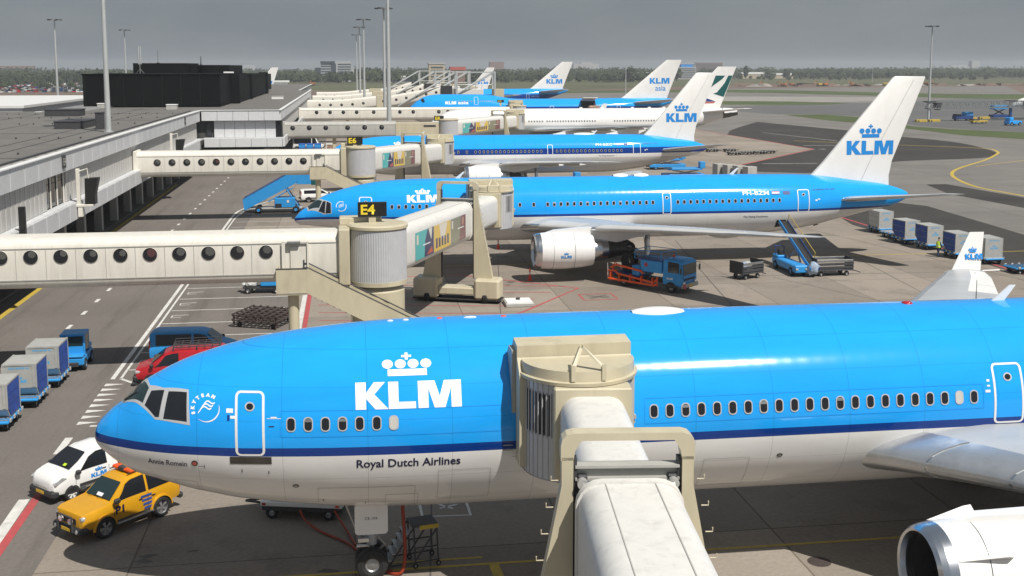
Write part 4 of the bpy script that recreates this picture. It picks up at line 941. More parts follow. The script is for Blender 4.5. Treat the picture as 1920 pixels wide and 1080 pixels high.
# ------------------------------------------------------------------ ground, paving and markings
def sheet(name, pts, z, m, parent=None, kind='structure', label=None):
    bm = poly_bm([pts]); bm.normal_update()
    for v in bm.verts: v.co.z = z
    for f in bm.faces:
        if f.normal.z < 0: f.normal_flip()
    me = bpy.data.meshes.new(name); bm.to_mesh(me); bm.free(); me.materials.append(M[m])
    o = link(name, me, parent)
    if kind: o['kind'] = kind
    return o
def smooth_line(pts, k=6):
    out = []; n = len(pts)
    for i in range(n-1):
        p0, p1, p2, p3 = pts[max(i-1, 0)], pts[i], pts[i+1], pts[min(i+2, n-1)]
        for j in range(k):
            t = j/k; out.append(tuple(.5*(2*b+(c-a)*t+(2*a-5*b+4*c-d)*t*t+(3*b-a-3*c+d)*t**3) for a, b, c, d in zip(p0, p1, p2, p3)))
    return out+[pts[-1]]
def stripe(b, pts, wd, z, m):
    P = [Vector((x, y, 0)) for x, y in pts]; L = []; Rr = []
    for i, p in enumerate(P):
        d = (P[min(i+1, len(P)-1)]-P[max(i-1, 0)]).normalized(); nrm = Vector((-d.y, d.x, 0))*wd/2
        L.append(p+nrm); Rr.append(p-nrm)
    for i in range(len(P)-1):
        b.quad((Rr[i].x, Rr[i].y, z), (Rr[i+1].x, Rr[i+1].y, z), (L[i+1].x, L[i+1].y, z), (L[i].x, L[i].y, z), m)
def mark(name, parent, m, z, *lines):
    b = MB()
    for pts, wd in lines: stripe(b, pts, wd, z, m)
    return b.build(name, parent)

ground = sheet('ground', [(-5000, -400), (5000, -400), (5000, 6500), (-5000, 6500)], -0.06, 'field')
apron = sheet('apron', [(-140, -80), (330, -80), (330, 500), (560, 900), (300, 830), (60, 640), (-140, 560)], -0.012, 'taxi')
stand = sheet('stand_paving', [(-10.6, -60), (56, -60), (56, 84), (62, 178.6), (93.8, 217.7), (92, 300), (60, 470), (-30, 470), (-30, 50), (-10.6, 50)], 0.0, 'apron')
road = sheet('service_road', [(-36, -80), (-10.6, -80), (-10.6, 52), (-3.9, 60), (-3.9, 92), (-10.5, 96), (-11, 130), (-9, 175), (-5, 260), (-5, 420), (-36, 420)], 0.006, 'asphalt')
mark('centre_dash', road, 'chalk', .012, *[([(-18.05, y), (-18.05, y+1.15)], .26) for y in [50.6, 54.4, 58.2, 62.2, 66.4, 70.4, 74.0, 78.2, 82.3, 86.4, 90.5, 95, 99.4, 104, 108.5, 113, 117.5, 122, 126.5, 131, 135.5, 140, 144.5, 149, 153.5, 158, 163, 168, 173]])
mark('edge_line', road, 'chalk', .012, ([(-12.78, 61.4), (-12.86, 87), (-13.0, 128)], .24), ([(-12.35, 61.4), (-12.42, 86), (-12.6, 126)], .14), (smooth_line([(-13.0, 128), (-12.6, 134), (-10.4, 141), (-6.5, 147.5), (-2, 151)]), .26), (smooth_line([(-12.6, 126), (-12.0, 133), (-9.8, 139.5)]), .16), ([(-12.4, 61.5), (-11.2, 60.1)], .2))
mark('kerb_line', road, 'ymark', .012, ([(-23.15, 30), (-23.35, 87), (-23.9, 120), (-24.3, 165)], .42))
mark('lot_line', road, 'chalk', .012, *[([(-12.25, y), (x, y)], .13) for y, x in ((86.5, -4.6), (82.5, -4.6), (78.6, -4.6), (74.6, -4.6), (70.9, -4.6), (67.0, -4.6), (63.2, -4.6), (90.3, -4.6), (107.5, -5), (111.5, -5), (115.5, -5), (119.5, -5), (123.5, -5), (127.4, -5))], ([(-3.35, 66), (-3.35, 92)], .32))
b = MB()
for y in (84.9, 81, 77, 73.2, 69.2, 65.2): stripe(b, [(-12.0, y), (-10.9, y+.1)], .10, .012, 'chalk'); stripe(b, [(-12.0, y-.62), (-11.3, y-.58)], .09, .012, 'chalk'); stripe(b, [(-11.95, y), (-11.95, y-.62)], .09, .012, 'chalk')
b.build('lot_number_mark', road)
b = MB()
for k in range(8): 
    y = 60.35-.93*k; b.add([(-12.95+.012*k, y+.22, .012), (-12.95+.012*k, y-.28, .012), (-11.95+.0*k, y+.02, .012)], [(0, 1, 2)], 'chalk')
b.build('give_way_tooth', road)
mark('lane_dash', road, 'chalk', .012, ([(-12.75, 51.7), (-12.75, 49.5)], .34), ([(-12.72, 48), (-12.72, 46)], .34), ([(-12.7, 44.3), (-12.62, 40.6), (-12.6, 36)], .42), ([(-12.2, 53.3), (-11.5, 53.25)], .2))
mark('red_line', road, 'rmark', .013, ([(-12.28, 46), (-12.18, 30)], .32), ([(-3.0, 66), (-3.0, 93)], .30))
mark('hatching', stand, 'rmark', .008, ([(8.4, 89.3), (17.1, 82.4), (11.6, 74.7), (7.0, 71)], .22), ([(8.4, 89.3), (-2.6, 88.5)], .16), *[([(-2.6+.1*k, 86.6-2.5*k), (16.3-1.55*k, 83.3-2.2*k)], .13) for k in range(7)])
mark('red_line', stand, 'rmark', .008, ([(54.3, 122), (53.9, 40)], .3), (smooth_line([(88, 300), (92.1, 277.9), (93.8, 217.7)], 2), .4), ([(93.8, 217.7), (62, 178.6), (55, 150)], .42))
mark('guide_line', stand, 'ymark', .008, ([(-6, 36.05), (56, 36.1)], .15), ([(4.62, 36), (4.75, 33.6)], .34), ([(0, 93.3), (78, 93.6)], .16), ([(0, 152), (70, 152)], .16), ([(4.3, 36.6), (1.2, 36.6)], .12))
mark('stand_box', stand, 'chalk', .008, ([(2.45, 42.4), (2.5, 40.4), (4.3, 40.3), (4.25, 42.4)], .12), ([(3.2, 41.1), (3.9, 41.4)], .1), ([(3.2, 41.5), (3.7, 41.0)], .1))
b = MB(); stripe(b, [(16.64, 80.07), (19.07, 80.11), (19.12, 78.0), (16.62, 77.94), (16.64, 80.1)], .16, .008, 'rmark'); stripe(b, [(17.2, 79.6), (18.6, 78.4)], .12, .008, 'tyremark'); stripe(b, [(17.2, 78.4), (18.6, 79.6)], .12, .008, 'tyremark'); stripe(b, [(17.2, 79.0), (18.7, 79.0)], .12, .008, 'tyremark'); b.build('red_box_mark', stand)
mark('expansion_joint', stand, 'tyremark', .005, ([(-3, 86.9), (54, 84.4)], .10), ([(31.2, 104.4), (27.8, 83), (24.6, 62)], .08), ([(-10, 48), (54, 47.2)], .09), ([(38.5, 72.6), (33.4, 84.5)], .08), ([(13, 98), (9.5, 70)], .07), ([(4.4, 60), (2.0, 30)], .06), ([(45, 100), (40, 60)], .07), ([(47, 110), (54, 72)], .08))
rr = random.Random(3); b = MB()
for (x, y, n, sp) in ((12.5, 85.5, 9, 1.3), (6.5, 84, 6, 1.5), (-7, 38.2, 3, .9), (9.5, 99, 6, 2), (-1, 35.9, 9, 1.2)):
    for k in range(n):
        cx, cy, q = x+rr.gauss(0, sp), y+rr.gauss(0, sp*.4), rr.uniform(.05, .2); ph = rr.uniform(0, 6)
        pts = [(cx+q*(1+.4*math.sin(3*a+ph))*math.cos(a)*1.7, cy+q*(1+.4*math.sin(2*a+ph))*math.sin(a)*.8, .006+.0002*k) for a in [2*math.pi*j/12 for j in range(12)]]
        b.add(pts, [tuple(range(12))], 'tyremark')
b.build('oil_stain', stand)
b = MB(); b.add([(15.6+.4*math.cos(a), 34.6+.4*math.sin(a), .009) for a in [2*math.pi*j/18 for j in range(18)]], [tuple(range(18))], 'rust'); b.build('drain_cover', stand)
# the taxiway beyond the stands
dk = sheet('dark_taxiway', (lambda P: smooth_line(P+P[:1], 4)[:-1])([(123.2, 328), (131, 274.7), (129.9, 262), (133.7, 235.7), (129.3, 214), (122.5, 198.5), (113.9, 191.3), (96, 186.8), (80.3, 174.3), (73.4, 169), (69.2, 169.6), (62, 174), (63.5, 180), (94.2, 217.3), (94.4, 218.2), (93, 268)]), -0.005, 'newasphalt')
sheet('dark_taxiway', [(78.5, 138), (81.5, 149.5), (84.6, 149.5), (85.9, 132.7), (88, 110), (80.4, 110)], -0.005, 'newasphalt')
sheet('dark_taxiway', [(52.9, 112), (56.5, 128), (66.4, 131), (69, 126), (67.8, 113.2), (66, 95), (66, 60), (54.4, 60)], 0.004, 'newasphalt')
mark('joint_line', dk, 'chalk', 0.002, ([(104.6, 274.5), (109.5, 241.1)], .25), ([(96, 227.9), (103.1, 226.8)], .3), ([(71, 186), (80.7, 185.3)], .3))
mark('taxi_line', apron, 'ymark', 0.001, (smooth_line([(100, 243), (115, 228), (125.6, 219), (129.5, 213), (127.1, 206), (123.7, 200.5), (113.3, 187.4), (100.2, 173.1), (94, 164.5), (90, 156), (87, 146), (86.8, 138), (88, 128), (92, 112)]), .55), ([(104.7, 175.8), (135, 196)], .3), ([(56, 93.5), (110, 96)], .2))
sheet('grey_taxiway', [(140, 430), (176.9, 470), (227, 487), (256, 500), (330, 560), (330, 330), (200, 240), (170, 262), (162, 290), (160, 300), (172, 352), (166, 380), (150, 380)], -0.004, 'greytaxi')
sheet('pale_runway', [(150, 560), (206, 611), (290, 588), (256, 518), (200, 500), (150, 500)], -0.004, 'pale')
sheet('pale_runway', [(274.7, 814.9), (335.3, 792.8), (480, 700), (520, 720), (340, 830), (264, 840)], -0.045, 'pale')
for nm, pts in (('grass_verge', [(150.6, 375.3), (165.9, 376.1), (168.3, 351.8), (157.1, 297.3), (160.3, 283), (172, 262), (190, 246), (172, 225), (155.1, 240.8), (148.9, 254.6), (149.9, 284.6), (150.3, 315.4), (148.3, 335.9), (149.9, 361.2)]),
                ('grass_verge', [(130, 540), (176.9, 529.6), (210.7, 519), (222.5, 500.9), (227.6, 487.3), (208.5, 473), (183.5, 472), (120, 500)]),
                ('grass_verge', [(266, 790), (310, 765), (340, 688), (368, 651), (405, 632), (560, 690), (560, 560), (342, 532), (316, 559), (302, 613), (273, 674), (240, 713), (60, 700), (60, 760)])):
    sheet(nm, pts, 0.002, 'turf')
sheet('bare_ground', [(-60, 640), (200, 830), (326, 960), (460, 940), (700, 940), (700, 640), (405, 632), (344, 698), (332, 820), (250, 800)], -0.035, 'soil')
sheet('bare_ground', [(-220, 640), (-30, 640), (60, 700), (60, 740), (-60, 830), (-260, 760)], -0.030, 'soil')

# ------------------------------------------------------------------ the pier
pier = thing('terminal_pier', 'long grey terminal pier with dark flat roof along the left side', 'terminal building', (-22.3, 79, 0))
def pbox(name, x0, x1, y0, y1, z0, z1, m, c=.0, parent=pier, src=[None]):
    b = MB(); b.T = Matrix.Translation((22.3, -79, 0)); b.box(x0, x1, y0, y1, z0, z1, m, c); return b.build(name, parent)
def panel_row(name, m, size, spots, c=.02, axis='y'):
    """alike panels share one mesh; size=(thickness, length, height) along a wall running in y (or x)"""
    b = MB(); t_, l_, h_ = size
    if axis == 'y': b.box(-t_, 0, 0, l_, 0, h_, m, c)
    else: b.box(0, l_, 0, t_, 0, h_, m, c)
    o = b.build(name, pier); me = o.data; o.location = (spots[0][0]+22.3, spots[0][1]-79, spots[0][2])
    for (x, y, z) in spots[1:]:
        o2 = bpy.data.objects.new(name, me); C.objects.link(o2); o2.parent = pier; o2.location = (x+22.3, y-79, z)
YA, YJ, YB = 40.0, 178.0, 332.0
pbox('roof', -52, -22.62, YA, YJ+.3, 9.55, 9.9, 'roofing'); pbox('roof', -40, -10.62, YJ+.3, YB, 9.55, 9.9, 'roofing'); pbox('roof', -34, -14, YB, 460, 9.3, 9.7, 'roofing')
pbox('coping', -22.66, -22.18, YA, YJ, 9.98, 10.06, 'coping'); pbox('coping', -22.3, -10.2, YJ-.12, YJ+.30, 10.0, 10.08, 'coping'); pbox('coping', -10.66, -10.2, YJ+.31, YB, 9.985, 10.06, 'coping'); pbox('coping', -14.2, -13.8, YB, 460, 9.7, 9.85, 'coping')
panel_row('fascia_panel', 'fascia', (.3, 3.42, 1.56), [(-22.30, YA+3.5*k, 8.42) for k in range(39)])
panel_row('fascia_panel', 'fascia', (.3, 2.32, 1.56), [(-22.26+2.36*k, YJ, 8.42) for k in range(5)], axis='x')
panel_row('fascia_panel', 'fascia', (.3, 6.9, 1.56), [(-10.32, YJ+.32+7*k, 8.42) for k in range(21)])
panel_row('beam_panel', 'fascia', (.3, 3.42, 1.38), [(-21.9, YA+3.5*k, 4.4) for k in range(38)])
panel_row('beam_panel', 'fascia', (.3, 2.32, 1.38), [(-21.85+2.36*k, YJ-.9, 4.4) for k in range(5)], axis='x')
panel_row('beam_panel', 'fascia', (.3, 6.9, 1.38), [(-9.75, YJ-.5+7*k, 4.4) for k in range(21)])
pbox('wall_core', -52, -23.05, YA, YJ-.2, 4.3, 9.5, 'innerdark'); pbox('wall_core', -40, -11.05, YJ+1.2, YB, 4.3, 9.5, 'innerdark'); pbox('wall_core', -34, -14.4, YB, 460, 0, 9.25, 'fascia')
pbox('ledge', -23.0, -21.95, YA, YJ-1.0, 5.62, 5.78, 'fascia'); pbox('ledge', -22.0, -10.0, YJ-.85, YJ+1.1, 5.62, 5.78, 'fascia')
nar = [(-22.72, YA+1.17*k, 5.8) for k in range(117)]
skip = lambda y: (88.2 < y < 94.6)
panel_row('cladding_panel', 'cladding', (.28, 1.03, 2.6), [p for p in nar if not skip(p[1]) and p[1] < YJ-2.4])
panel_row('cladding_panel', 'fascia', (.26, 1.52, 2.55), [(-20.5+1.56*k, YJ+.85, 5.8) for k in range(6)], axis='x')
panel_row('cladding_panel', 'cladding', (.28, 3.25, 2.6), [(-10.7, YJ+3+3.45*k, 5.8) for k in range(43)])
for x in (-21.7, -10.95): pbox('corner_window', x, x+.75, YJ+.9, YJ+1.1, 5.8, 8.4, 'glass')
pbox('glass_corner', -23.0, -22.75, YJ-2.3, YJ+.9, 5.8, 8.4, 'glass')
for k in range(3): pbox('window', -22.98, -22.85, 88.4+2.0*k, 90.2+2.0*k, 5.9, 7.7, 'glass'); pbox('window', -22.98, -22.85, 88.4+2.0*k, 90.2+2.0*k, 7.75, 8.35, 'glass')
for k in range(4): pbox('mullion', -22.84, -22.76, 88.25+2.0*k, 88.5+2.0*k, 5.8, 8.4, 'cream', .03)
b = MB(); b.box(-.8, 0, -.35, .35, 0, 4.4, 'column', .05); col_me = b.build('column', pier).data
for k, y in enumerate([50+7.6*i for i in range(17)]):
    o = bpy.data.objects.new('column', col_me) if k else [c_ for c_ in pier.children if c_.name.startswith('column')][0]
    if k: C.objects.link(o); o.parent = pier
    o.location = (-24.9+22.3, y-79, 0)
for y in (182, 190, 198, 206):
    o = bpy.data.objects.new('column', col_me); C.objects.link(o); o.parent = pier; o.location = (-12.5+22.3, y-79, 0)
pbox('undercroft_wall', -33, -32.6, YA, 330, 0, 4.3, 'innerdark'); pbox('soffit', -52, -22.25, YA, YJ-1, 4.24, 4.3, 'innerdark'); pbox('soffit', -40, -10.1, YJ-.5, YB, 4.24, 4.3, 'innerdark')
pbox('walkway', -33, -24.75, YA, YJ, .012, .13, 'asphalt'); 
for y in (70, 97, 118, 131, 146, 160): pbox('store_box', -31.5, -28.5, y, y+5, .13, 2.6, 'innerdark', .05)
# roofing seams and edge kerb
b = MB(); b.T = Matrix.Translation((22.3, -79, 0))
for x, y0_, y1_ in ((-27.2, YA, 128), (-29.5, 100, 176), (-33, 150, 190), (-37.5, YA, 140), (-44, 110, 170)): b.box(x, x+.1, y0_, y1_, 9.9, 9.925, 'dark')
for y, x0_, x1_ in ((66, -52, -30), (88, -44, -24), (104, -52, -36), (121, -46, -27), (133, -52, -40), (149, -38, -24), (158, -52, -33), (171, -50, -24)): b.box(x0_, x1_, y, y+.1, 9.9, 9.922, 'dark')
b.box(-24.0, -23.75, YA, YJ, 9.9, 9.99, 'dark'); b.build('roofing_seam', pier)
b = MB(); b.T = Matrix.Translation((22.3, -79, 0))
for k in range(46): b.box(-23.1, -22.75, YA+3*k, YA+3*k+2.2, 9.9, 10.02, 'column')
tag(b.build('gravel_guard', pier), kind='stuff')
b = MB(); b.T = Matrix.Translation((22.3, -79, 0))
for y in (92, 112, 140, 156, 169):
    for k in range(14): x = -50+1.9*k+.2*math.sin(y+k*3); b.cyl((x, y, 9.9), (x, y, 10.06), .09, 'dark', n=6)
tag(b.build('roof_drain', pier), kind='stuff')
# lettered plate, brackets and docking displays on the facade
for y in (92.2, 160): 
    pl = pbox('stand_plate', -22.28, -22.2, y, y+1.0, 8.75, 9.75, 'dark'); 
    flat('E4', .8, 'cream', pier, (-22.18+22.3, y+.12-79, 9.0), (0, 1, 0), (0, 0, 1), fit=(0, .7, 0, .55))
def docking(x, y, label):
    t = thing('docking_display', label, 'docking display', (x, y, 4.4)); b = MB()
    b.box(0, .3, 0, .3, 1.0, 4.1, 'cream', .03); b.box(-.1, 1.3, -.1, .5, 1.0, 1.2, 'cream', .03); b.box(.1, .45, -.05, .35, .2, 1.0, 'cream'); b.build('bracket', t)
    b = MB(); b.prism([(.7, 3.3), (1.75, 3.35), (1.45, 2.0), (1.45, 1.2), (.65, 1.2)], .0, .9, 'signblack', 'y'); b.build('display_box', t)
    b = MB(); b.tube([(.3, .1, 3.9), (.9, .1, 4.1), (.95, .2, 3.3)], .06, 'cream'); b.build('hoist_arm', t)
docking(-21.9, 94.7, 'black docking display on cream bracket near the pier windows'); docking(-21.9, 144, 'smaller black docking display on the pier behind the E6 tube')
t = thing('dark_post', 'narrow black post standing on the pier ledge behind the E4 tube', 'post', (-21.7, 78.6, 4.4)); b = MB(); b.box(-.2, .2, -.2, .2, .2, 3.0, 'signblack', .02); b.build('post', t); b = MB(); b.box(-1.4, .2, -.3, .3, 0, .2, 'signblack'); b.build('arm', t)

# penthouse and things on the roof
ph = thing('black_penthouse', 'windowless black box building standing on the pier roof', 'rooftop building', (-32, 195, 9.9))
def hbox(name, x0, x1, y0, y1, z0, z1, m='blackclad', c=.03):
    b = MB(); b.T = Matrix.Translation((32, -195, -9.9)); b.box(x0, x1, y0, y1, z0, z1, m, c); return b.build(name, ph)
hbox('lower_block', -43.5, -21.3, 196, 216, 10.1, 15.35); hbox('lower_block', -43, -20.2, 216.2, 290, 10.1, 14.9); hbox('lower_block', -42, -22.5, 290.2, 345, 10.1, 14.6)
for y in (213.6, 242, 289): hbox('pilaster', -21.9, -19.7, y, y+2.2, 10.0, 15.3)
hbox('parapet', -43.7, -21.1, 195.8, 216.1, 15.35, 15.5); hbox('parapet', -43.2, -20.0, 216.2, 290.1, 14.9, 15.05)
for k in range(7): hbox('cladding_joint', -43.2+3.1*k, -43.14+3.1*k, 195.94, 195.99, 10.1, 15.3, 'signblack')
for k in range(11): hbox('cladding_joint', -20.19, -20.14, 219+6.4*k, 219.08+6.4*k, 10.1, 14.85, 'signblack')
hbox('upper_block', -40, -30.2, 222, 240, 15.06, 17.35); hbox('upper_block', -30.1, -23.4, 226, 262, 15.06, 17.0)
b = MB(); b.T = Matrix.Translation((32, -195, -9.9)); b.lathe([(0, 3), (1.9, 3.0), (1.95, 2.9)], 'blackclad', (-25.5, 226, 15.06), 'z', 24); b.build('rounded_corner', ph, smooth=40)
hbox('roof_lamp', -21.6, -19.9, 205, 206.2, 15.55, 15.8, 'coping')
def roofbox(name, label, cat, x, y, sx, sy, sz, m, lid=None, group=None, extra=None):
    t = thing(name, label, cat, (x, y, 9.9), 0, group); b = MB(); b.box(-sx/2, sx/2, -sy/2, sy/2, 0, sz, m, .03); b.build('housing', t)
    if lid: b = MB(); b.box(-sx/2-.06, sx/2+.06, -sy/2-.06, sy/2+.06, sz, sz+.12, lid, .03); b.build('lid', t)
    return t
roofbox('roof_vent', 'low dark double roof vent nearest the tall roof mast', 'roof vent', -30.4, 132.5, 3.0, 6.5, .75, 'gse_dark' if False else 'dark', 'dark')
roofbox('roof_vent', 'low dark roof vent in the middle of the pier roof', 'roof vent', -38.9, 164, 4.6, 3.5, .85, 'dark', 'dark')
roofbox('roof_hatch', 'small white roof hatch in front of the black penthouse left corner', 'roof hatch', -39.8, 193.5, 1.7, 1.6, .7, 'column', 'coping')
roofbox('roof_hatch', 'small white roof hatch in front of the black penthouse right half', 'roof hatch', -27.6, 185, 1.6, 1.6, .75, 'column', 'coping')
roofbox('plant_cabinet', 'narrow dark cabinet at the foot of the tall roof mast', 'cabinet', -26.9, 128.6, .7, 1.4, 1.75, 'dark', 'dark')
roofbox('roof_hatch', 'low white hatch on the narrow far part of the pier roof', 'roof hatch', -14.6, 243, 2.4, 2.4, .5, 'coping', 'column')
def aerial(x, y, z, h, r, label, twin=False):
    t = thing('roof_aerial', label, 'aerial', (x, y, z)); b = MB()
    if twin:
        b.cyl((-.16, 0, 1.6), (-.16, 0, h), r, 'mast', n=10); b.build('antenna_tube', t, smooth=40); b = MB(); b.cyl((.16, 0, 1.6), (.16, 0, h), r, 'mast', n=10); b.build('antenna_tube', t, smooth=40)
        b = MB(); b.cyl((0, 0, 0), (0, 0, 1.7), .09, 'steel', n=8); b.tube([(-.7, 0, 0), (0, 0, .8), (.7, 0, 0)], .04, 'steel'); b.build('tripod', t)
    else:
        b.cyl((0, 0, 0), (0, 0, h), r, 'steel', r*.7, n=8); b.build('rod', t); b = MB(); b.box(-.25, .25, -.25, .25, 0, .15, 'dark'); b.build('foot', t)
aerial(-35.6, 204, 15.5, 4.7, .13, 'white twin tube aerial on the black penthouse roof', True); aerial(-37, 232, 17.35, 2.6, .07, 'thin aerial rod on the black penthouse upper block'); aerial(-29.5, 238, 17.0, 1.8, .17, 'short pipe on the black penthouse right upper block')
def light_mast(x, y, z, h, label, r=.42, head=True, group='apron light masts'):
    t = thing('light_mast', label, 'light mast', (x, y, z), 0, group); b = MB(); b.cyl((0, 0, 0), (0, 0, h), r, 'mast', r*.45, n=14); b.build('pole', t, smooth=40)
    b = MB(); b.cyl((0, 0, 0), (0, 0, .12), r*1.7, 'mast', n=14); b.build('base_plate', t)
    b = MB(); b.cyl((0, 0, h-.3), (0, 0, h-.05), 1.5, 'steel', n=16); b.build('head_ring', t)
    for k in range(5):
        a = 2*math.pi*k/5+.3; b = MB(); b.T = Matrix.Translation((1.75*math.cos(a), 1.75*math.sin(a), h-.2)) @ Matrix.Rotation(a, 4, 'Z'); b.box(-.35, .35, -.3, .3, -.2, .12, 'dark', .05); b.build('floodlight', t)
light_mast(-24.8, 122.5, 9.9, 23, 'tall pale mast rising from the pier roof edge', .30)
light_mast(-81.2, 335, 0, 30, 'light mast left of the black penthouse beyond the white roof'); light_mast(-79.3, 426, 0, 30, 'thin light mast just behind the black penthouse')
light_mast(8.0, 222, 0, 34, 'thickest light mast, in front of the long cream E10 tube', .52); light_mast(8.4, 259, 0, 30, 'light mast standing just behind the thickest one', .42)
light_mast(4.75, 322, 0, 30, 'rightmost of the three slim masts together left of the thickest mast', .42); light_mast(4.3, 384, 0, 30, 'middle of the three slim light masts together', .42); light_mast(4.0, 478, 0, 30, 'leftmost and farthest of the three slim light masts', .42)
light_mast(175.2, 321.6, 0, 29, 'lone light mast at the right on a yellow base by the truss boom', .40)
wr = thing('white_roof_hall', 'low building with a bright white roof left of the pier', 'building', (-75, 250, 0)); b = MB(); b.box(-55, 12, -18, 60, 0, 8.6, 'fascia'); b.build('walls', wr); b = MB(); b.box(-55.4, 12.4, -18.4, 60.4, 8.6, 9.2, 'whiteroof', .05); b.build('roof', wr)
wr = thing('white_roof_link', 'near strip of white edged lower roof left of the pier', 'building', (-58, 190, 0)); b = MB(); b.box(-30, 5.5, -13, 14, 0, 8.4, 'fascia'); b.build('walls', wr); b = MB(); b.box(-30.3, 5.8, -13.3, 14.3, 8.4, 9.0, 'whiteroof', .05); b.build('roof', wr); b = MB(); b.box(-29, 5, -12, 13, 9.0, 9.06, 'roofing'); b.build('roof_felt', wr)

# ------------------------------------------------------------------ passenger bridges
def tube_mesh(b, x0, x1, y, z0, wd, ht, m, mr='roofcream', r=.55, seg=1):
    P = rrect(wd, ht, r, 5); n = len(P)
    rings = [[(x0+(x1-x0)*k/seg, y+p[0], z0+p[1]) for p in P] for k in range(seg+1)]
    b.loft(rings, m)
def porthole(parent, x, y, z, r, m='cream', fn=None):
    b = MB(); n = 20
    o = [(x+r*1.05*math.cos(2*math.pi*k/n), y-.02, z+r*1.05*math.sin(2*math.pi*k/n)) for k in range(n)]; i = [(x+r*math.cos(2*math.pi*k/n), y-.035, z+r*math.sin(2*math.pi*k/n)) for k in range(n)]
    b.loft([o, i], m, cap=False); i2 = [(p[0], y+.06, p[2]) for p in i]; b.loft([i, i2], 'dark', cap=False); b.add([(p[0], y-.006, p[2]) for p in i], [tuple(range(n))], 'glass')
    ox, oz, q = r*rnd.uniform(.15, .4), r*rnd.uniform(.15, .45), r*rnd.uniform(.45, .7); P = []
    for k in range(14):
        px, pz = ox+q*math.cos(2*math.pi*k/14), oz+q*math.sin(2*math.pi*k/14); d = math.hypot(px, pz)
        if d > r*.94: px, pz = px*r*.94/d, pz*r*.94/d
        P.append((x+px, y-.012, z+pz))
    b.add(P, [tuple(range(14))], 'glimpsered' if rnd.random() < .08 else 'glimpse')
    return b.build('porthole', parent)
def bridge(num, rx, ry, cab, lg, x0, holes, hole_z, hole_r, label, tube_m='cream', near=False, stairs=True, posters=True, sign=None, rot_r=1.6, cross=True, hood_x=(-1.75, 1.75), skin=2.4, box=None, wz=(5.0, 7.7), Wo=2.3, drum_dx=0.0, drop=0.1):
    t = thing('jet_bridge', label, 'jet bridge', (rx, ry, 0), 0, 'passenger boarding bridges')
    dx, dy = cab[0]-rx, cab[1]-ry; L = math.hypot(dx, dy); ang = math.atan2(dy, dx); T = Matrix.Rotation(ang, 4, 'Z')
    zb, zt = wz; wy = -1.36
    # fixed walkway from the pier
    xe = -rot_r-.45 if box is None else box[0]-rx
    b = MB(); tube_mesh(b, x0-rx, xe, 0, zb, 2.7, zt-zb, tube_m); b.build('fixed_walkway', t, smooth=50)
    b = MB()
    for x in holes: b.box(x-rx+.74, x-rx+.765, wy-.010, wy, zb+.5, zt-.5, 'tubegrey')
    b.box(x0-rx, xe, wy-.02, wy-.0, zt-.52, zt-.48, 'tubegrey'); b.box(x0-rx, xe, wy-.02, wy, zb+.5, zb+.54, 'tubegrey'); b.build('panel_joint', t)
    b = MB(); b.box(x0-rx-.05, x0-rx+.35, -1.5, 1.5, zb-.08, zt+.1, tube_m, .08); b.build('wall_collar', t)
    for x in holes: porthole(t, x-rx, wy, hole_z, hole_r)
    # support legs of the walkway
    n_ = max(1, int((xe-(x0-rx))/16))
    for k in range(n_):
        b = MB(); x = x0-rx+(xe-(x0-rx))*(k+.45)/n_; 
        if x < -8 and near is False and k == 0 and num in ('E4',): continue
        b.box(x-.3, x+.3, -.5, .5, 0, zb, 'beige', .04); 
        if num not in ('E4', 'E6'): b.build('support_pier', t)
    if box:
        b = MB(); b.box(box[0]-rx, box[1]-rx, -1.45, 1.45, zb-.12, zt-.25, 'beige', .03); b.build('corridor_box', t); b = MB(); b.box(box[0]-rx+4.6, box[0]-rx+6.6, -1.5, -1.452, zt-.9, zt-.6, 'dark'); b.build('grille', t)
    # rotunda
    n = 150; b = MB(); rings = []
    for z in (zb-.1, zt+.05): rings.append([((rot_r+(.02 if k % 2 else 0))*math.cos(2*math.pi*k/n), (rot_r+(.02 if k % 2 else 0))*math.sin(2*math.pi*k/n), z) for k in range(n)])
    b.loft(rings, 'drum'); b.build('rotunda_curtain', t)
    b = MB(); b.lathe([(0, .01), (.02, rot_r+.04), (.08, rot_r+.10), (.22, rot_r+.10), (.30, rot_r-.02), (.36, .02)], 'beige', (0, 0, zt+.05), 'z', 48); b.build('rotunda_roof', t, smooth=35)
    b = MB(); b.lathe([(0, rot_r-.12), (4.3, rot_r-.12), (4.75, rot_r-.35), (zb-.1, rot_r-.3)], 'beige', (0, 0, 0), 'z', 40); b.lathe([(4.62, rot_r-.1), (4.66, rot_r+.03), (4.9, rot_r+.03), (4.92, rot_r-.3)], 'beige', (0, 0, 0), 'z', 40); b.build('rotunda_base', t, smooth=35)
    if box is None:
        b = MB(); b.box(-rot_r-.55, -rot_r+.05, -1.62, 1.62, zb-.15, zt+.22, 'beige', .04); b.build('portal_frame', t)
        b = MB(); b.box(-rot_r-.5, .25, .1, 1.3, zt+.23, zt+.62, 'beige', .03); b.build('equipment_box', t)
    if sign:
        sx0, sx1, sz0, sz1, sy, txt = sign; s_ = thing_part('gate_sign', t); b = MB(); b.box(sx0-rx, sx1-rx, sy, sy+.22, sz0, sz1, 'signblack', .02); b.build('sign_board', s_)
        b = MB(); b.box((sx0+sx1)/2-rx-.2, (sx0+sx1)/2-rx+.2, sy+.05, sy+.17, zt+.3, sz0, 'beige'); b.build('sign_post', s_)
        flat(txt, .7, 'signyellow', s_, (sx0-rx+.17, sy-.006, sz0+.13), (1, 0, 0), (0, 0, 1), bold=.018, fit=(0, .78*(sx1-sx0)/1.6, 0, sz1-sz0-.26))
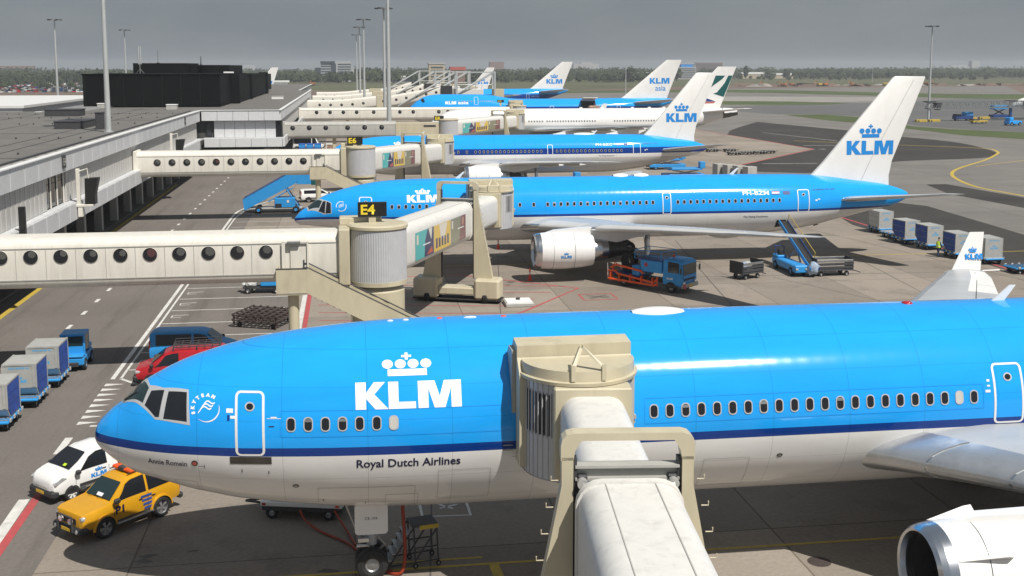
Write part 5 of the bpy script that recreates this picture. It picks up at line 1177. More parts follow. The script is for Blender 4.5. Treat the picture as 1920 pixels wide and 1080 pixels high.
    if stairs:
        lx0, lx1, ly0, ly1 = -5.45, -3.85, -2.85, wy-.03
        b = MB(); b.box(lx0, lx1+.05, ly0, ly0+.08, 4.68, 6.02, 'beige'); b.box(lx0, lx0+.06, ly0+.08, ly1, 4.68, 6.02, 'beige'); b.box(lx0, lx1, ly0+.02, ly1, 4.62, 4.67, 'beige'); b.box(lx0-.02, lx1+.05, ly0-.02, ly0+.10, 6.03, 6.07, 'dark'); b.box(lx0, lx1+.05, ly0-.015, ly0, 4.72, 4.75, 'tubegrey'); b.build('stair_landing', t)
        run, fall = 8.4, 4.45
        for yy in (ly0, ly1-.1):
            b = MB(); b.prism([(lx1+.05, 4.68), (lx1+.05, 6.02), (lx1+run, 6.02-fall), (lx1+run, 4.68-fall)], yy, yy+.07, 'beige', 'y'); b.build('stair_panel', t)
            b = MB(); b.tube([(lx1-.2, yy+.03, 6.1), (lx1+.05, yy+.03, 6.1), (lx1+run, yy+.03, 6.1-fall)], .035, 'dark'); b.build('handrail', t)
        b = MB()
        for k in range(26): q = k/26; b.box(lx1+.1+(run-.2)*q, lx1+.1+(run-.2)*q+.34, ly0+.08, ly1-.12, 4.62-fall*q-.04, 4.62-fall*q, 'beige')
        tag(b.build('steps', t), kind='stuff')
        b = MB(); b.cyl((lx0+.85, (ly0+ly1)/2, 0), (lx0+.85, (ly0+ly1)/2, 4.62), .29, 'beige', n=20); b.build('landing_column', t, smooth=40)
        d = MB(); d.box(-4.75, -3.9, wy-.07, wy-.01, 5.08, 7.0, 'cream', .01); dd = d.build('service_door', t)
        d = MB(); 
        for q in ((-5.2, -5.02), (-3.86, -3.78)): d.box(q[0], q[1], wy-.16, wy-.01, 5.0, 7.25, 'cream')
        d.box(-5.2, -3.78, wy-.14, wy-.01, 7.18, 7.25, 'tubegrey'); d.build('door_frame', dd); d = MB(); d.box(-4.9, -4.2, wy-.35, wy-.1, 7.22, 7.34, 'steel', .02); d.build('door_lamp', dd); d = MB(); d.box(-4.06, -4.0, wy-.13, wy-.07, 5.75, 6.3, 'dark'); d.build('door_handle', dd)
    # telescopic tunnel
    h = zt-zb; b = MB(); b.T = T; P = rrect(Wo, h, .55, 5)
    b.loft([[(x, p[0], zb+p[1]-drop*(x/L)) for p in P] for x in (rot_r-.15, lg*.5, lg)], 'roofcream'); b.build('outer_tunnel', t, smooth=50)
    for y in (-.55, .55):
        b = MB(); b.T = T; k_ = 12; za = lambda x: zt-drop*(x/L)
        b.loft([[(x, y-.012, za(x)-.01), (x, y+.012, za(x)-.01), (x, y+.012, za(x)+.016), (x, y-.012, za(x)+.016)] for x in [rot_r+.2+(lg-.3-rot_r)*j/k_ for j in range(k_+1)]], 'tubegrey'); b.build('roof_seam', t)
    b = MB(); b.T = T; P = rrect(Wo-.42, h-.36, .5, 5); b.loft([[(x, p[0], zb+.08+p[1]-drop*(x/L)) for p in P] for x in (lg-.6, L-1.2)], 'roofcream'); b.build('inner_tunnel', t, smooth=50)
    b = MB(); b.T = T; P2 = rrect(Wo+.1, h+.1, .58, 5); P3 = rrect(Wo-.2, h-.2, .5, 5)
    b.loft([[(lg+dx_, p[0], zb-.05-drop*lg/L+p[1]) for p in P2] for dx_ in (-.12, .12)], 'roofcream'); b.build('tunnel_collar', t, smooth=50)
    if posters:
        ysd = -Wo/2-.012; pa, pb = 3.4, lg-1.6; z0, z1 = zb+.42, zt-.62; w3 = (pb-pa)/3
        for k, cols in enumerate((('ad_teal', 'ad_navy', 'ad_pale', 'ad_red'), ('ad_yellow', 'ad_pale', 'ad_navy', 'ad_navy'), ('ad_olive', 'ad_maroon', 'ad_pale', 'ad_olive'))):
            a0 = pa+k*w3; a1 = a0+w3-.1; q = lambda u, v, d=0: (a0+(a1-a0)*u, ysd-d, z0+(z1-z0)*v-drop*((a0+(a1-a0)*u)/L))
            b = MB(); b.T = T; b.quad(q(0, 0), q(1, 0), q(1, 1), q(0, 1), cols[0]); ps = b.build('poster', t); b = MB(); b.T = T
            if k == 0:
                b.add([q(.48, 0, .004), q(1, 0, .004), q(1, 1, .004), q(.66, 1, .004), q(.52, .6, .004)], [(0, 1, 2, 3, 4)], cols[1]); b.add([q(.70, .99, .007), q(.92, .99, .007), q(.86, .55, .007), q(.80, .7, .007)], [(0, 1, 2, 3)], cols[2]); b.add([q(.60, .05, .007), q(.95, .05, .007), q(.9, .3, .007), q(.78, .22, .007)], [(0, 1, 2, 3)], cols[3]); b.quad(q(.40, .44, .009), q(.8, .44, .009), q(.8, .48, .009), q(.40, .48, .009), 'decal'); b.quad(q(.06, .55, .007), q(.16, .55, .007), q(.16, .9, .007), q(.06, .9, .007), 'ad_pale')
            elif k == 1:
                b.add([q(.3, .98, .004), q(.8, .98, .004), q(.62, .4, .004), q(.4, .42, .004)], [(0, 1, 2, 3)], cols[1])
                for j in range(5): b.quad(q(.1+.17*j, .12+.02*(j % 3), .007), q(.2+.17*j, .12, .007), q(.2+.17*j, .5-.05*(j % 2), .007), q(.1+.17*j, .5, .007), cols[2])
            else:
                b.add([q(.56, 0, .004), q(1, 0, .004), q(1, 1, .004), q(.68, 1, .004)], [(0, 1, 2, 3)], cols[1]); b.add([q(.72, .62, .007), q(.84, .62, .007), q(.86, .92, .007), q(.74, .95, .007)], [(0, 1, 2, 3)], 'skin'); b.quad(q(.45, .5, .009), q(.85, .5, .009), q(.85, .54, .009), q(.45, .54, .009), 'decal'); b.quad(q(.05, .6, .007), q(.14, .6, .007), q(.14, .92, .007), q(.05, .92, .007), 'ad_pale')
            b.build('poster_print', ps)
    # drive gantry: splayed legs, arch, ground beam on wheels
    G = T @ Matrix.Translation((lg+.55, 0, 0)); iw = Wo/2+.07; top = zt+.93
    g = thing_part('drive_gantry', t)
    for sd in (-1, 1):
        b = MB(); b.T = G; pts = [(sd*iw, top-.55), (sd*(iw+.26), top-.55), (sd*(iw+.26), top-1.2), (sd*(iw+1.35), 1.75), (sd*iw, 1.75)]
        b.loft([[(x, p[0], p[1]) for p in pts] for x in (-.2, .2)], 'beige'); b.build('gantry_leg', g)
        b = MB(); b.T = G; b.box(-.12, .12, *sorted((sd*(iw-.09), sd*(iw-.003))), 1.7, top-.6, 'dark'); b.build('guide_rail', g)
        for k in range(9):
            b = MB(); b.T = G; z = 2.6+k*.62; y = sd*(iw+1.35-(z-1.75)/(top-1.2-1.75)*.99); b.tube([(-.2, y, z), (-.2, y+sd*.16, z), (-.2, y+sd*.16, z+.10)], .016, 'beige', 6); b.build('step_iron', g)
        b = MB(); b.T = G; b.box(-.75, .75, *sorted((sd*(iw+.1), sd*(iw+1.95))), .28, 1.75, 'beige', .16); b.build('wheel_housing', g)
        for q in (-.4, .4):
            b = MB(); b.T = G; b.lathe([(-.2, .1), (-.2, .36), (-.12, .42), (.12, .42), (.2, .36), (.2, .1)], 'black', (q, sd*(iw+.9), .42), 'y', 18); b.build('drive_wheel', g, smooth=40)
    b = MB(); b.T = G; b.box(-.6, .6, -iw-.1, iw+.1, .55, 1.1, 'beige', .08); b.build('ground_beam', g); b = MB(); b.T = G; b.box(-.7, .7, -iw-2.0, iw+2.0, .2, .278, 'black', .03); b.build('skirt', g)
    b = MB(); b.T = G; out = [(-iw-.28, top-.62), (-iw-.28, top-.28), (-iw-.25, top-.14), (-iw-.15, top-.04), (-iw, top), (iw, top), (iw+.15, top-.04), (iw+.25, top-.14), (iw+.28, top-.28), (iw+.28, top-.62), (iw+.0, top-.62), (iw-.04, top-.40), (iw-.18, top-.17), (-iw+.18, top-.17), (-iw+.04, top-.40), (-iw, top-.62)]
    b.loft([[(x, p[0], p[1]) for p in out] for x in (-.2, .2)], 'beige'); b.build('gantry_arch', g)
    if cross:
        zt_, zt = zt, zt-drop*lg/L+.08
        b = MB(); b.T = G; b.box(-.16, .16, -iw+.05, iw-.05, zt+.10, zt+.16, 'tubegrey'); b.box(-.03, .03, -iw+.05, iw-.05, zt-.12, zt+.10, 'tubegrey'); b.box(-.16, .16, -iw+.05, iw-.05, zt-.18, zt-.12, 'tubegrey'); b.build('lifting_beam', g)
        for sd in (-1, 1): b = MB(); b.T = G; b.box(-.2, .2, *sorted((sd*(iw-.32), sd*(iw-.1))), zt-.55, zt-.05, 'dark', .03); b.cyl((-.35, sd*(iw-.2), zt-.2), (-.2, sd*(iw-.2), zt-.2), .12, 'alu'); b.build('hoist_block', g)
        q = lambda x, y, z: (x, y, z)
        for sd in (-1, 1): b = MB(); b.T = T; b.add([q(lg+.12, sd*(iw-.2), zt-.12), q(lg-.5, sd*(Wo/2-.75), zt-.1), q(lg-.2, sd*(Wo/2-.02), zt-.9), q(lg+.12, sd*(iw-.15), zt-.6)], [(0, 1, 2, 3)], 'roofcream'); b.build('gusset', g)
        zt = zt_
    # docking cab: half drum with slatted glazing, flat roof, hood against the skin
    cx, cy = dx+drum_dx, dy; cb = thing_part('docking_cab', t); n = 26; rc = 1.66; z0, z1 = zb+.05-drop, zt-.02-drop
    def arc(r, z, a0=180, a1=360): return [(cx+r*math.cos(R(a0+(a1-a0)*k/n)), cy+r*math.sin(R(a0+(a1-a0)*k/n)), z) for k in range(n+1)]
    b = MB(); b.loft([arc(rc, z0-.3), arc(rc, z1)], 'drum', closed=False, cap=False); 
    for k in range(n+1): 
        a = R(180+180*k/n); b.cyl((cx+(rc+.01)*math.cos(a), cy+(rc+.01)*math.sin(a), z0-.3), (cx+(rc+.01)*math.cos(a), cy+(rc+.01)*math.sin(a), z1), .012, 'drum', n=5)
    b.build('cab_wall', cb, smooth=40)
    for a0, a1 in ((186, 232), (308, 352)):
        b = MB(); m_ = 9
        b.loft([[(cx+(rc+.012)*math.cos(R(a0+(a1-a0)*k/m_)), cy+(rc+.012)*math.sin(R(a0+(a1-a0)*k/m_)), z) for k in range(m_+1)] for z in (z0+1.05, z1-.35)], 'glass', closed=False, cap=False)
        wnd = b.build('cab_glazing', cb)
        b = MB()
        for k in range(m_+1): a = R(a0+(a1-a0)*k/m_); b.cyl((cx+(rc+.03)*math.cos(a), cy+(rc+.03)*math.sin(a), z0+1.0), (cx+(rc+.03)*math.cos(a), cy+(rc+.03)*math.sin(a), z1-.3), .022, 'drum', n=5)
        b.build('glazing_bar', wnd)
    b = MB(); b.loft([arc(rc+.14, z1), arc(rc+.16, z1+.1), arc(rc+.06, z1+.12), arc(rc+.05, z1+.42)], 'beige', closed=False, cap=False); R0 = arc(rc+.05, z1+.42); b.add(R0, [tuple(range(len(R0)))], 'beige'); b.build('cab_roof', cb, smooth=30)
    b = MB(); R1 = arc(rc+.02, z0-.3); b.add(R1, [tuple(range(len(R1)))], 'dark'); b.build('cab_floor', cb)
    b = MB(); ty = cy-.01; fx = cx-.05*0
    for sg in (-1, 1): b.box(fx-.06+sg*.45, fx+.06+sg*.45, cy-rc-.05, cy-rc+.12, z1+.15, z1+.62, 'beige')
    b.prism([(fx-.51, z1+.62), (fx+.51, z1+.62), (fx+.0, z1+1.0)], cy-rc-.05, cy-rc+.0, 'beige', 'y') if False else b.loft([[(fx-.51, y_, z1+.55), (fx-.39, y_, z1+.55), (fx-.12, y_+.35, z1+1.02), (fx-.2, y_+.35, z1+1.08)] for y_ in (cy-rc-.05, cy-rc+.09)], 'beige')
    b.loft([[(fx+.51, y_, z1+.55), (fx+.39, y_, z1+.55), (fx-.14, y_+.35, z1+1.02), (fx-.10, y_+.35, z1+1.1)] for y_ in (cy-rc-.05, cy-rc+.09)], 'beige'); b.build('lifting_frame', cb)
    b = MB(); b.T = T; b.box(L-rc-.25, L-rc+.45, -1.12, 1.12, z0-.1, z1-.02, 'beige', .04); b.build('cab_portal', cb)
    hx0, hx1 = hood_x; sk = skin
    b = MB(); b.prism([(cy-.40, z0-.15), (cy+sk*.55, z0-.15), (cy+sk, z0+1.1), (cy+sk, z1+.2), (cy+sk*.55, z1+.88), (cy+.10, z1+.80), (cy+.10, z1+.44), (cy-.40, z1+.02)], cx+hx0, cx+hx1, 'beige', 'x'); b.build('hood', cb)
    b = MB(); b.prism([(cy+.35, z0-.1), (cy+sk*.55+.25, z0-.1), (cy+sk+.2, z0+1.1), (cy+sk+.2, z1), (cy+sk*.55+.2, z1+.6), (cy+.35, z1+.6)], cx+hx0-.12, cx+hx0-.005, 'tubegrey', 'x'); b.build('bumper_pad', cb)
    b = MB(); 
    for z in (z0+.15, z0+.3): b.tube([(cx+hx0-.1, cy+.3, z), (cx+hx0-.4, cy+.3, z)], .025, 'steel', 6)
    b.box(cx+hx1+.0, cx+hx1+.2, cy+.1, cy+.35, z0+1.0, z0+1.12, 'alu'); b.box(cx+hx1+.02, cx+hx1+.18, cy+.15, cy+.3, z0+.85, z0+.95, 'alu'); b.build('sensor_arm', cb)
    return t
bridge('E2', 3.55, .75, (7.03, 32.55), 22.6, -22.5, [], 6.7, .37, 'nearest boarding bridge at the bottom, its pale roof running towards the nearest airliner', near=True, stairs=False, posters=True, hood_x=(-1.82, 1.69), skin=1.55, drum_dx=-.30)
bridge('E4', 1.53, 62.75, (11.3, 89.0), 16.9, -22.4, [-4.51-1.515*k for k in range(12)], 6.76, .37, 'boarding bridge with black E4 sign and a row of portholes', sign=(.45, 2.05, 8.42, 9.24, -.3, 'E4'), skin=1.8, drop=.85)
bridge('E6', 1.3, 124.78, (12.0, 147.8), 15.0, -22.6, [-4.85-1.53*k for k in range(11)], 6.57, .37, 'boarding bridge with black E6 sign in front of the wide band airliner', sign=(-.13, 1.56, 8.22, 9.08, -.3, 'E6'), skin=1.8, drop=.75)
bridge('E8', 16.6, 187.9, (32.2, 216.0), 22.5, -10.5, [-8.92, -6.27, -3.6, -.07, 2.71, 5.5], 6.8, .40, 'boarding bridge with grey porthole tube and beige box, E8 sign', tube_m='tubegrey', stairs=False, sign=(14.2, 15.8, 7.72, 8.56, -.6, 'E8'), box=(7.8, 14.9), skin=1.4)
bridge('E10', 38.2, 251.3, (41.3, 276.6), 17, -10.6, [-6.73, -3.85, -.96, 1.94, 5.66, 8.94, 11.4, 14.34, 20.01, 22.03, 24.05, 26.68, 28.59, 30.51, 32.43], 6.77, .40, 'longest cream boarding bridge tube, stretching behind the thick light mast, E10 sign', stairs=False, posters=False, sign=(33.2, 34.7, 8.7, 9.3, -.6, 'E10'), skin=1.2)
def strut_bridge(y, xe, ztip, gx, label):
    t = thing('strut_bridge', label, 'jet bridge', (8, y, 0), 0, 'upswept bridges hung from strut gantries')
    def sec(x, z): return [(x-8, p[0], z+p[1]) for p in rrect(2.8, 2.9, .5, 3)]
    b = MB(); b.loft([sec(-10.7, 4.9), sec(-4, 4.9), sec(0, 5.1), sec(7.7, 5.9)], 'cream'); b.build('fixed_walkway', t, smooth=50)
    b = MB(); b.box(-.3, 3.7, -1.55, 1.55, 5.4, 9.0, 'beige', .04); b.build('corridor_box', t)
    b = MB(); b.loft([sec(11.7, 6.0), sec(xe, ztip-2.9)], 'cream'); b.build('rising_tunnel', t, smooth=50)
    for x in [-7.4+2.9*k for k in range(5)]+[9.6]: porthole(t, x-8, -1.41 if x < 7 else -1.56, 6.5+max(0, x)*.1, .36)
    for k in range(5): q = (k+.5)/5; porthole(t, 11.7+(xe-11.7)*q-8, -1.41, 7.6+(ztip-2.9-6)*q, .36)
    b = MB(); b.box(xe-8, xe-8+3, -1.9, 1.9, ztip-3.3, ztip+.2, 'darkmetal', .05); b.build('rotunda_cage', t)
    b = MB(); b.box(xe-8+3, gx[1]-8-3, -1.5, 1.5, ztip-3.6, ztip-.6, 'roofcream', .2); b.build('outer_tunnel', t)
    b = MB(); b.box(gx[1]-8-.2, gx[1]-8+2.6, -2.2, 2.2, ztip-4.0, ztip-.7, 'beige', .05); b.build('docking_cab', t)
    for g_ in gx:
        for sd in (-2.4, 2.4):
            b = MB(); b.box(g_-8-.22, g_-8+.22, sd-.22, sd+.22, 0, 15.3, 'mast', .03); b.build('gantry_leg', t)
            b = MB(); b.tube([(g_-8, sd, 15.2), (g_-8-16, sd*.6, 6.0)], .17, 'mast'); b.build('stay', t)
        b = MB(); b.box(g_-8-.2, g_-8+.2, -2.15, 2.15, 15.0, 15.35, 'mast'); b.build('crosshead', t)
    for sd in (-2.4, 2.4): b = MB(); b.box(gx[0]-8+.23, gx[1]-8-.23, sd-.15, sd+.15, 15.0, 15.3, 'mast'); b.build('top_beam', t)
    b = MB()
    for k in range(6):
        q = gx[0]-8+(gx[1]-gx[0])*k/6; b.tube([(q, -1.7, ztip-.6), (q, -1.7, ztip+.5)], .05, 'steel', 5)
    b.tube([(gx[0]-8, -1.7, ztip+.5), (gx[1]-8, -1.7, ztip+.5)], .05, 'steel', 5); b.build('catwalk_rail', t)
strut_bridge(308, 25.2, 11.3, (29.4, 39.8), 'nearest upswept white bridge with its strut gantry over the jumbo nose')
strut_bridge(355, 23.8, 11.2, (27.3, 38), 'middle one of the upswept strut gantry bridges')
strut_bridge(402, 22.6, 11.2, (25.3, 36), 'farthest of the upswept strut gantry bridges')

# ------------------------------------------------------------------ vehicles and ground equipment
def car_wheel(parent, x, y, r, w_=.24, hub='alloy', spokes=5):
    b = MB(); h = w_/2; sg = 1 if y > 0 else -1
    b.lathe([(-h, r*.66), (-h, r*.9), (-h*.6, r), (h*.6, r), (h, r*.9), (h, r*.66)], 'black', (x, y, r), 'y', 22); wl_ = b.build('wheel', parent, smooth=35)
    b = MB(); o = sg*h*.85; b.lathe([(o, r*.66), (o*.6, r*.60), (o*.55, r*.15)], 'steel', (x, y, r), 'y', 20)
    for k in range(spokes):
        a = 2*math.pi*k/spokes; p = lambda rr_, an: (x+rr_*math.cos(an), y+o*.9, r+rr_*math.sin(an))
        b.quad(p(r*.08, a-.9), p(r*.64, a-.26), p(r*.64, a+.26), p(r*.08, a+.9), hub)
    b.build('rim', wl_, smooth=30); return wl_
def body_loft(st, m):
    """stations (x, half width, sill z, belt z, top z, top half width) -> rounded car body"""
    b = MB(); rings = []
    for (x, w_, z0, zb, zt, wt) in st:
        half = [(0, z0), (w_*.80, z0), (w_*.95, z0+.07), (w_, z0+(zb-z0)*.42), (w_*.985, z0+(zb-z0)*.8), (w_*.95, zb), (wt+(w_*.95-wt)*.45, zb+(zt-zb)*.55), (wt, zb+(zt-zb)*.90), (wt*.86, zt-.015*(zt-z0)), (wt*.45, zt), (0, zt+.004)]
        rings.append([(x, y, z) for y, z in half]+[(x, -y, z) for y, z in half[-2:0:-1]])
    b.loft(rings, m); return b
def side_glass(b, st, pts, m='glass', off=.012, sd=1):
    off = max(off, .016)
    """window polygon given as (x, v) with v from belt (0) to roof (1)"""
    def at(x, v):
        for A, B in zip(st, st[1:]):
            if min(A[0], B[0])-1e-6 <= x <= max(A[0], B[0])+1e-6:
                q = (x-A[0])/(B[0]-A[0]) if B[0] != A[0] else 0; s_ = [a+(c_-a)*q for a, c_ in zip(A, B)]; break
        x_, w_, z0, zb, zt, wt = s_
        P = [(w_*.95, zb), (wt+(w_*.95-wt)*.45, zb+(zt-zb)*.55), (wt, zb+(zt-zb)*.90)]
        y, z = (P[0][0]+(P[1][0]-P[0][0])*v/.6, P[0][1]+(P[1][1]-P[0][1])*v/.6) if v < .6 else (P[1][0]+(P[2][0]-P[1][0])*(v-.6)/.4, P[1][1]+(P[2][1]-P[1][1])*(v-.6)/.4)
        return (x, sd*(y+off), z+.004)
    bm = poly_bm([pts]); a_, b_, c_, d_ = extent(bm)
    for ax, lo, hi, st_ in ((0, a_, b_, .15), (1, c_, d_, .15)):
        k = lo+st_
        while k < hi:
            co = [0, 0, 0]; no = [0, 0, 0]; co[ax] = k; no[ax] = 1
            bmesh.ops.bisect_plane(bm, geom=bm.verts[:]+bm.edges[:]+bm.faces[:], plane_co=co, plane_no=no); k += st_
    bm.verts.index_update()
    b.add([at(v.co.x, v.co.y) for v in bm.verts], [tuple(v.index for v in f.verts) for f in bm.faces], m); bm.free()
def arch(b, x, r, y, m='plastic', flare=None, ro=1.25):
    n = 12
    for sd in (-1, 1):
        b.add([(x, sd*(y+.004), r)]+[(x+r*1.13*math.cos(math.pi*k/n), sd*(y+.004), r+r*1.13*math.sin(math.pi*k/n)) for k in range(n+1)], [tuple(range(n+2))], 'black')
        if flare:
            o = [[(x+r*q*math.cos(math.pi*k/n), sd*(y+d), r+r*q*math.sin(math.pi*k/n)) for k in range(n+1)] for q, d in ((1.12, .0), (1.12, .06), (ro, .05), (ro+.04, -.03))]
            b.loft(o, flare, cap=False, closed=False)

def suv():
    t = thing('yellow_suv', 'yellow offroad car with blue side stripes and P1 lettering under the aircraft nose', 'car', (-8.55, 41.62, 0), R(226.5)); r = .385
    st = [(2.16, .66, .50, .86, .98, .60), (2.12, .80, .46, .92, 1.06, .72), (1.95, .87, .44, 1.02, 1.12, .78), (1.2, .88, .42, 1.12, 1.19, .80), (.95, .88, .42, 1.15, 1.22, .80), (.32, .88, .42, 1.16, 1.76, .66), (.1, .88, .42, 1.16, 1.85, .645), (-.4, .88, .42, 1.16, 1.89, .64), (-.9, .88, .42, 1.16, 1.90, .64), (-1.5, .88, .44, 1.16, 1.88, .63), (-1.78, .87, .46, 1.16, 1.84, .63), (-1.92, .86, .48, 1.12, 1.50, .72), (-1.99, .85, .50, 1.05, 1.20, .77), (-2.01, .82, .54, .95, 1.05, .76)]
    b = body_loft(st, 'yellow'); arch(b, 1.29, r, .882, flare='yellow'); arch(b, -1.12, r, .882, flare='yellow'); body = b.build('body', t, smooth=38)
    for sd in (1, -1):
        for P in ([(.86, .05), (.30, .90), (.02, .95), (-.50, .95), (-.50, .05)], [(-.60, .05), (-.60, .95), (-1.45, .93), (-1.66, .10)]):
            b = MB(); side_glass(b, st, P, sd=sd); b.build('side_window', t)
        b = MB(); b.box(.72, .98, *sorted((sd*.92, sd*1.08)), 1.18, 1.36, 'plastic', .05); b.build('mirror', t)
        b = MB()
        for x in (-.30, -.86): b.box(x, x+.16, *sorted((sd*.885, sd*.905)), .95, 1.0, 'plastic', .01)
        b.build('door_handle', t)
        b = MB(); b.box(-.72, .86, *sorted((sd*.84, sd*1.0)), .38, .44, 'steel', .02); b.build('running_board', t)
        b = MB()
        for k in range(4): b.add([(-.22-.05*k, sd*.893, 1.0-.15*k), (-.70, sd*.893, 1.0-.15*k), (-.70, sd*.893, 1.08-.15*k), (-.22-.05*k, sd*.893, 1.08-.15*k)], [(0, 1, 2, 3)], 'curtain')
        b.build('blue_stripe', t)
        b = MB(); b.box(1.90, 2.15, *sorted((sd*.44, sd*.81)), .82, 1.02, 'lamp', .05); b.build('headlight', t, smooth=40)
        b = MB(); b.cyl((2.24, sd*.28, .82), (2.32, sd*.28, .82), .105, 'lamp', n=14); b.build('spotlight', t); b = MB(); b.cyl((2.2, sd*.62, .50), (2.295, sd*.62, .50), .07, 'lamp', n=10); b.build('fog_light', t)
        for x in (1.29, -1.12): car_wheel(t, x, sd*.80, r, .27)
    b = MB(); q = lambda x, y, z: (x+.02, y, z+.012); b.add([q(.93, -.70, 1.245), q(.93, .70, 1.245), q(.36, .58, 1.735), q(.36, -.58, 1.735)], [(0, 1, 2, 3)], 'greenglass'); ws = b.build('windscreen', t)
    b = MB(); b.quad((.93, .2, 1.29), (.93, -.12, 1.29), (.83, -.14, 1.375), (.83, .2, 1.375), 'decal'); b.build('permit_sheet', ws)
    b = MB(); b.quad((-1.965, -.6, 1.42), (-1.965, .6, 1.42), (-1.83, .56, 1.80), (-1.83, -.56, 1.80), 'glass'); b.build('rear_window', t)
    b = MB(); b.box(2.06, 2.28, -.86, .86, .36, .62, 'plastic', .07); b.box(1.92, 2.16, .60, .90, .38, .62, 'plastic', .07); b.box(1.92, 2.16, -.90, -.60, .38, .62, 'plastic', .07); b.build('front_bumper', t); b = MB(); b.box(-2.2, -1.98, -.82, .82, .40, .62, 'plastic', .06); b.build('rear_bumper', t)
    b = MB(); b.box(2.1, 2.18, -.46, .46, .66, .90, 'black', .03); b.build('grille', t)
    b = MB(); b.tube([(2.30, -.42, .45), (2.32, -.42, 1.0), (2.32, .42, 1.0), (2.30, .42, .45)], .035, 'dark'); b.build('bull_bar', t); b = MB(); b.box(2.282, 2.30, -.26, .26, .44, .55, 'platey'); b.build('number_plate', t)
    b = MB(); b.box(-2.06, -1.97, .5, .8, .75, 1.0, 'red', .02); b.box(-2.06, -1.97, -.8, -.5, .75, 1.0, 'red', .02); b.build('tail_light', t)
    b = MB(); b.box(-.35, -.05, -.55, .55, 1.92, 2.04, 'orange', .04); b.box(-.36, -.04, -.18, .18, 1.90, 2.07, 'dark', .03); b.build('light_bar', t); b = MB(); b.box(-.7, -.52, .35, .6, 1.89, 1.98, 'dark', .03); b.box(-1.6, -1.0, -.55, .55, 1.905, 1.92, 'curtain'); b.build('roof_fitting', t)
    b = MB(); b.tube([(1.02, .02, 1.26), (.9, .5, 1.29)], .012, 'black'); b.tube([(1.02, -.5, 1.26), (.95, -.05, 1.29)], .012, 'black'); b.build('wiper', t)
    for sd in (1, -1):
        b = MB()
        for x0, x1, z0, z1 in ((-.56, -.54, .48, 1.14), (.90, .92, .55, 1.14), (-.55, .91, .475, .495)): b.add([(x0, sd*.889, z0), (x1, sd*.889, z0), (x1, sd*.880, z1), (x0, sd*.880, z1)], [(0, 1, 2, 3)], 'seam')
        b.build('door_gap', t)
    b = MB(); b.tube([(-1.6, -.5, 1.95), (.05, -.5, 1.93)], .025, 'dark', 6); b.tube([(-1.6, .5, 1.95), (.05, .5, 1.93)], .025, 'dark', 6); b.build('roof_rail', t)
    flat('P1', .36, 'ink', t, (.86, .905, .74), (-1, 0, 0), (0, 0, 1), bold=.012, fit=(0, .36, 0, .29))
    flat('NO STEP', .1, 'ink', t, (1.7, .30, 1.145), (0, -1, 0), (-1, 0, .03), fit=(0, .5, 0, .05)) if False else None
    b = MB(); b.box(-1.6, -1.1, .2, .5, 1.2, 1.6, 'cone', .05); b.build('stowed_cone', t)
suv()

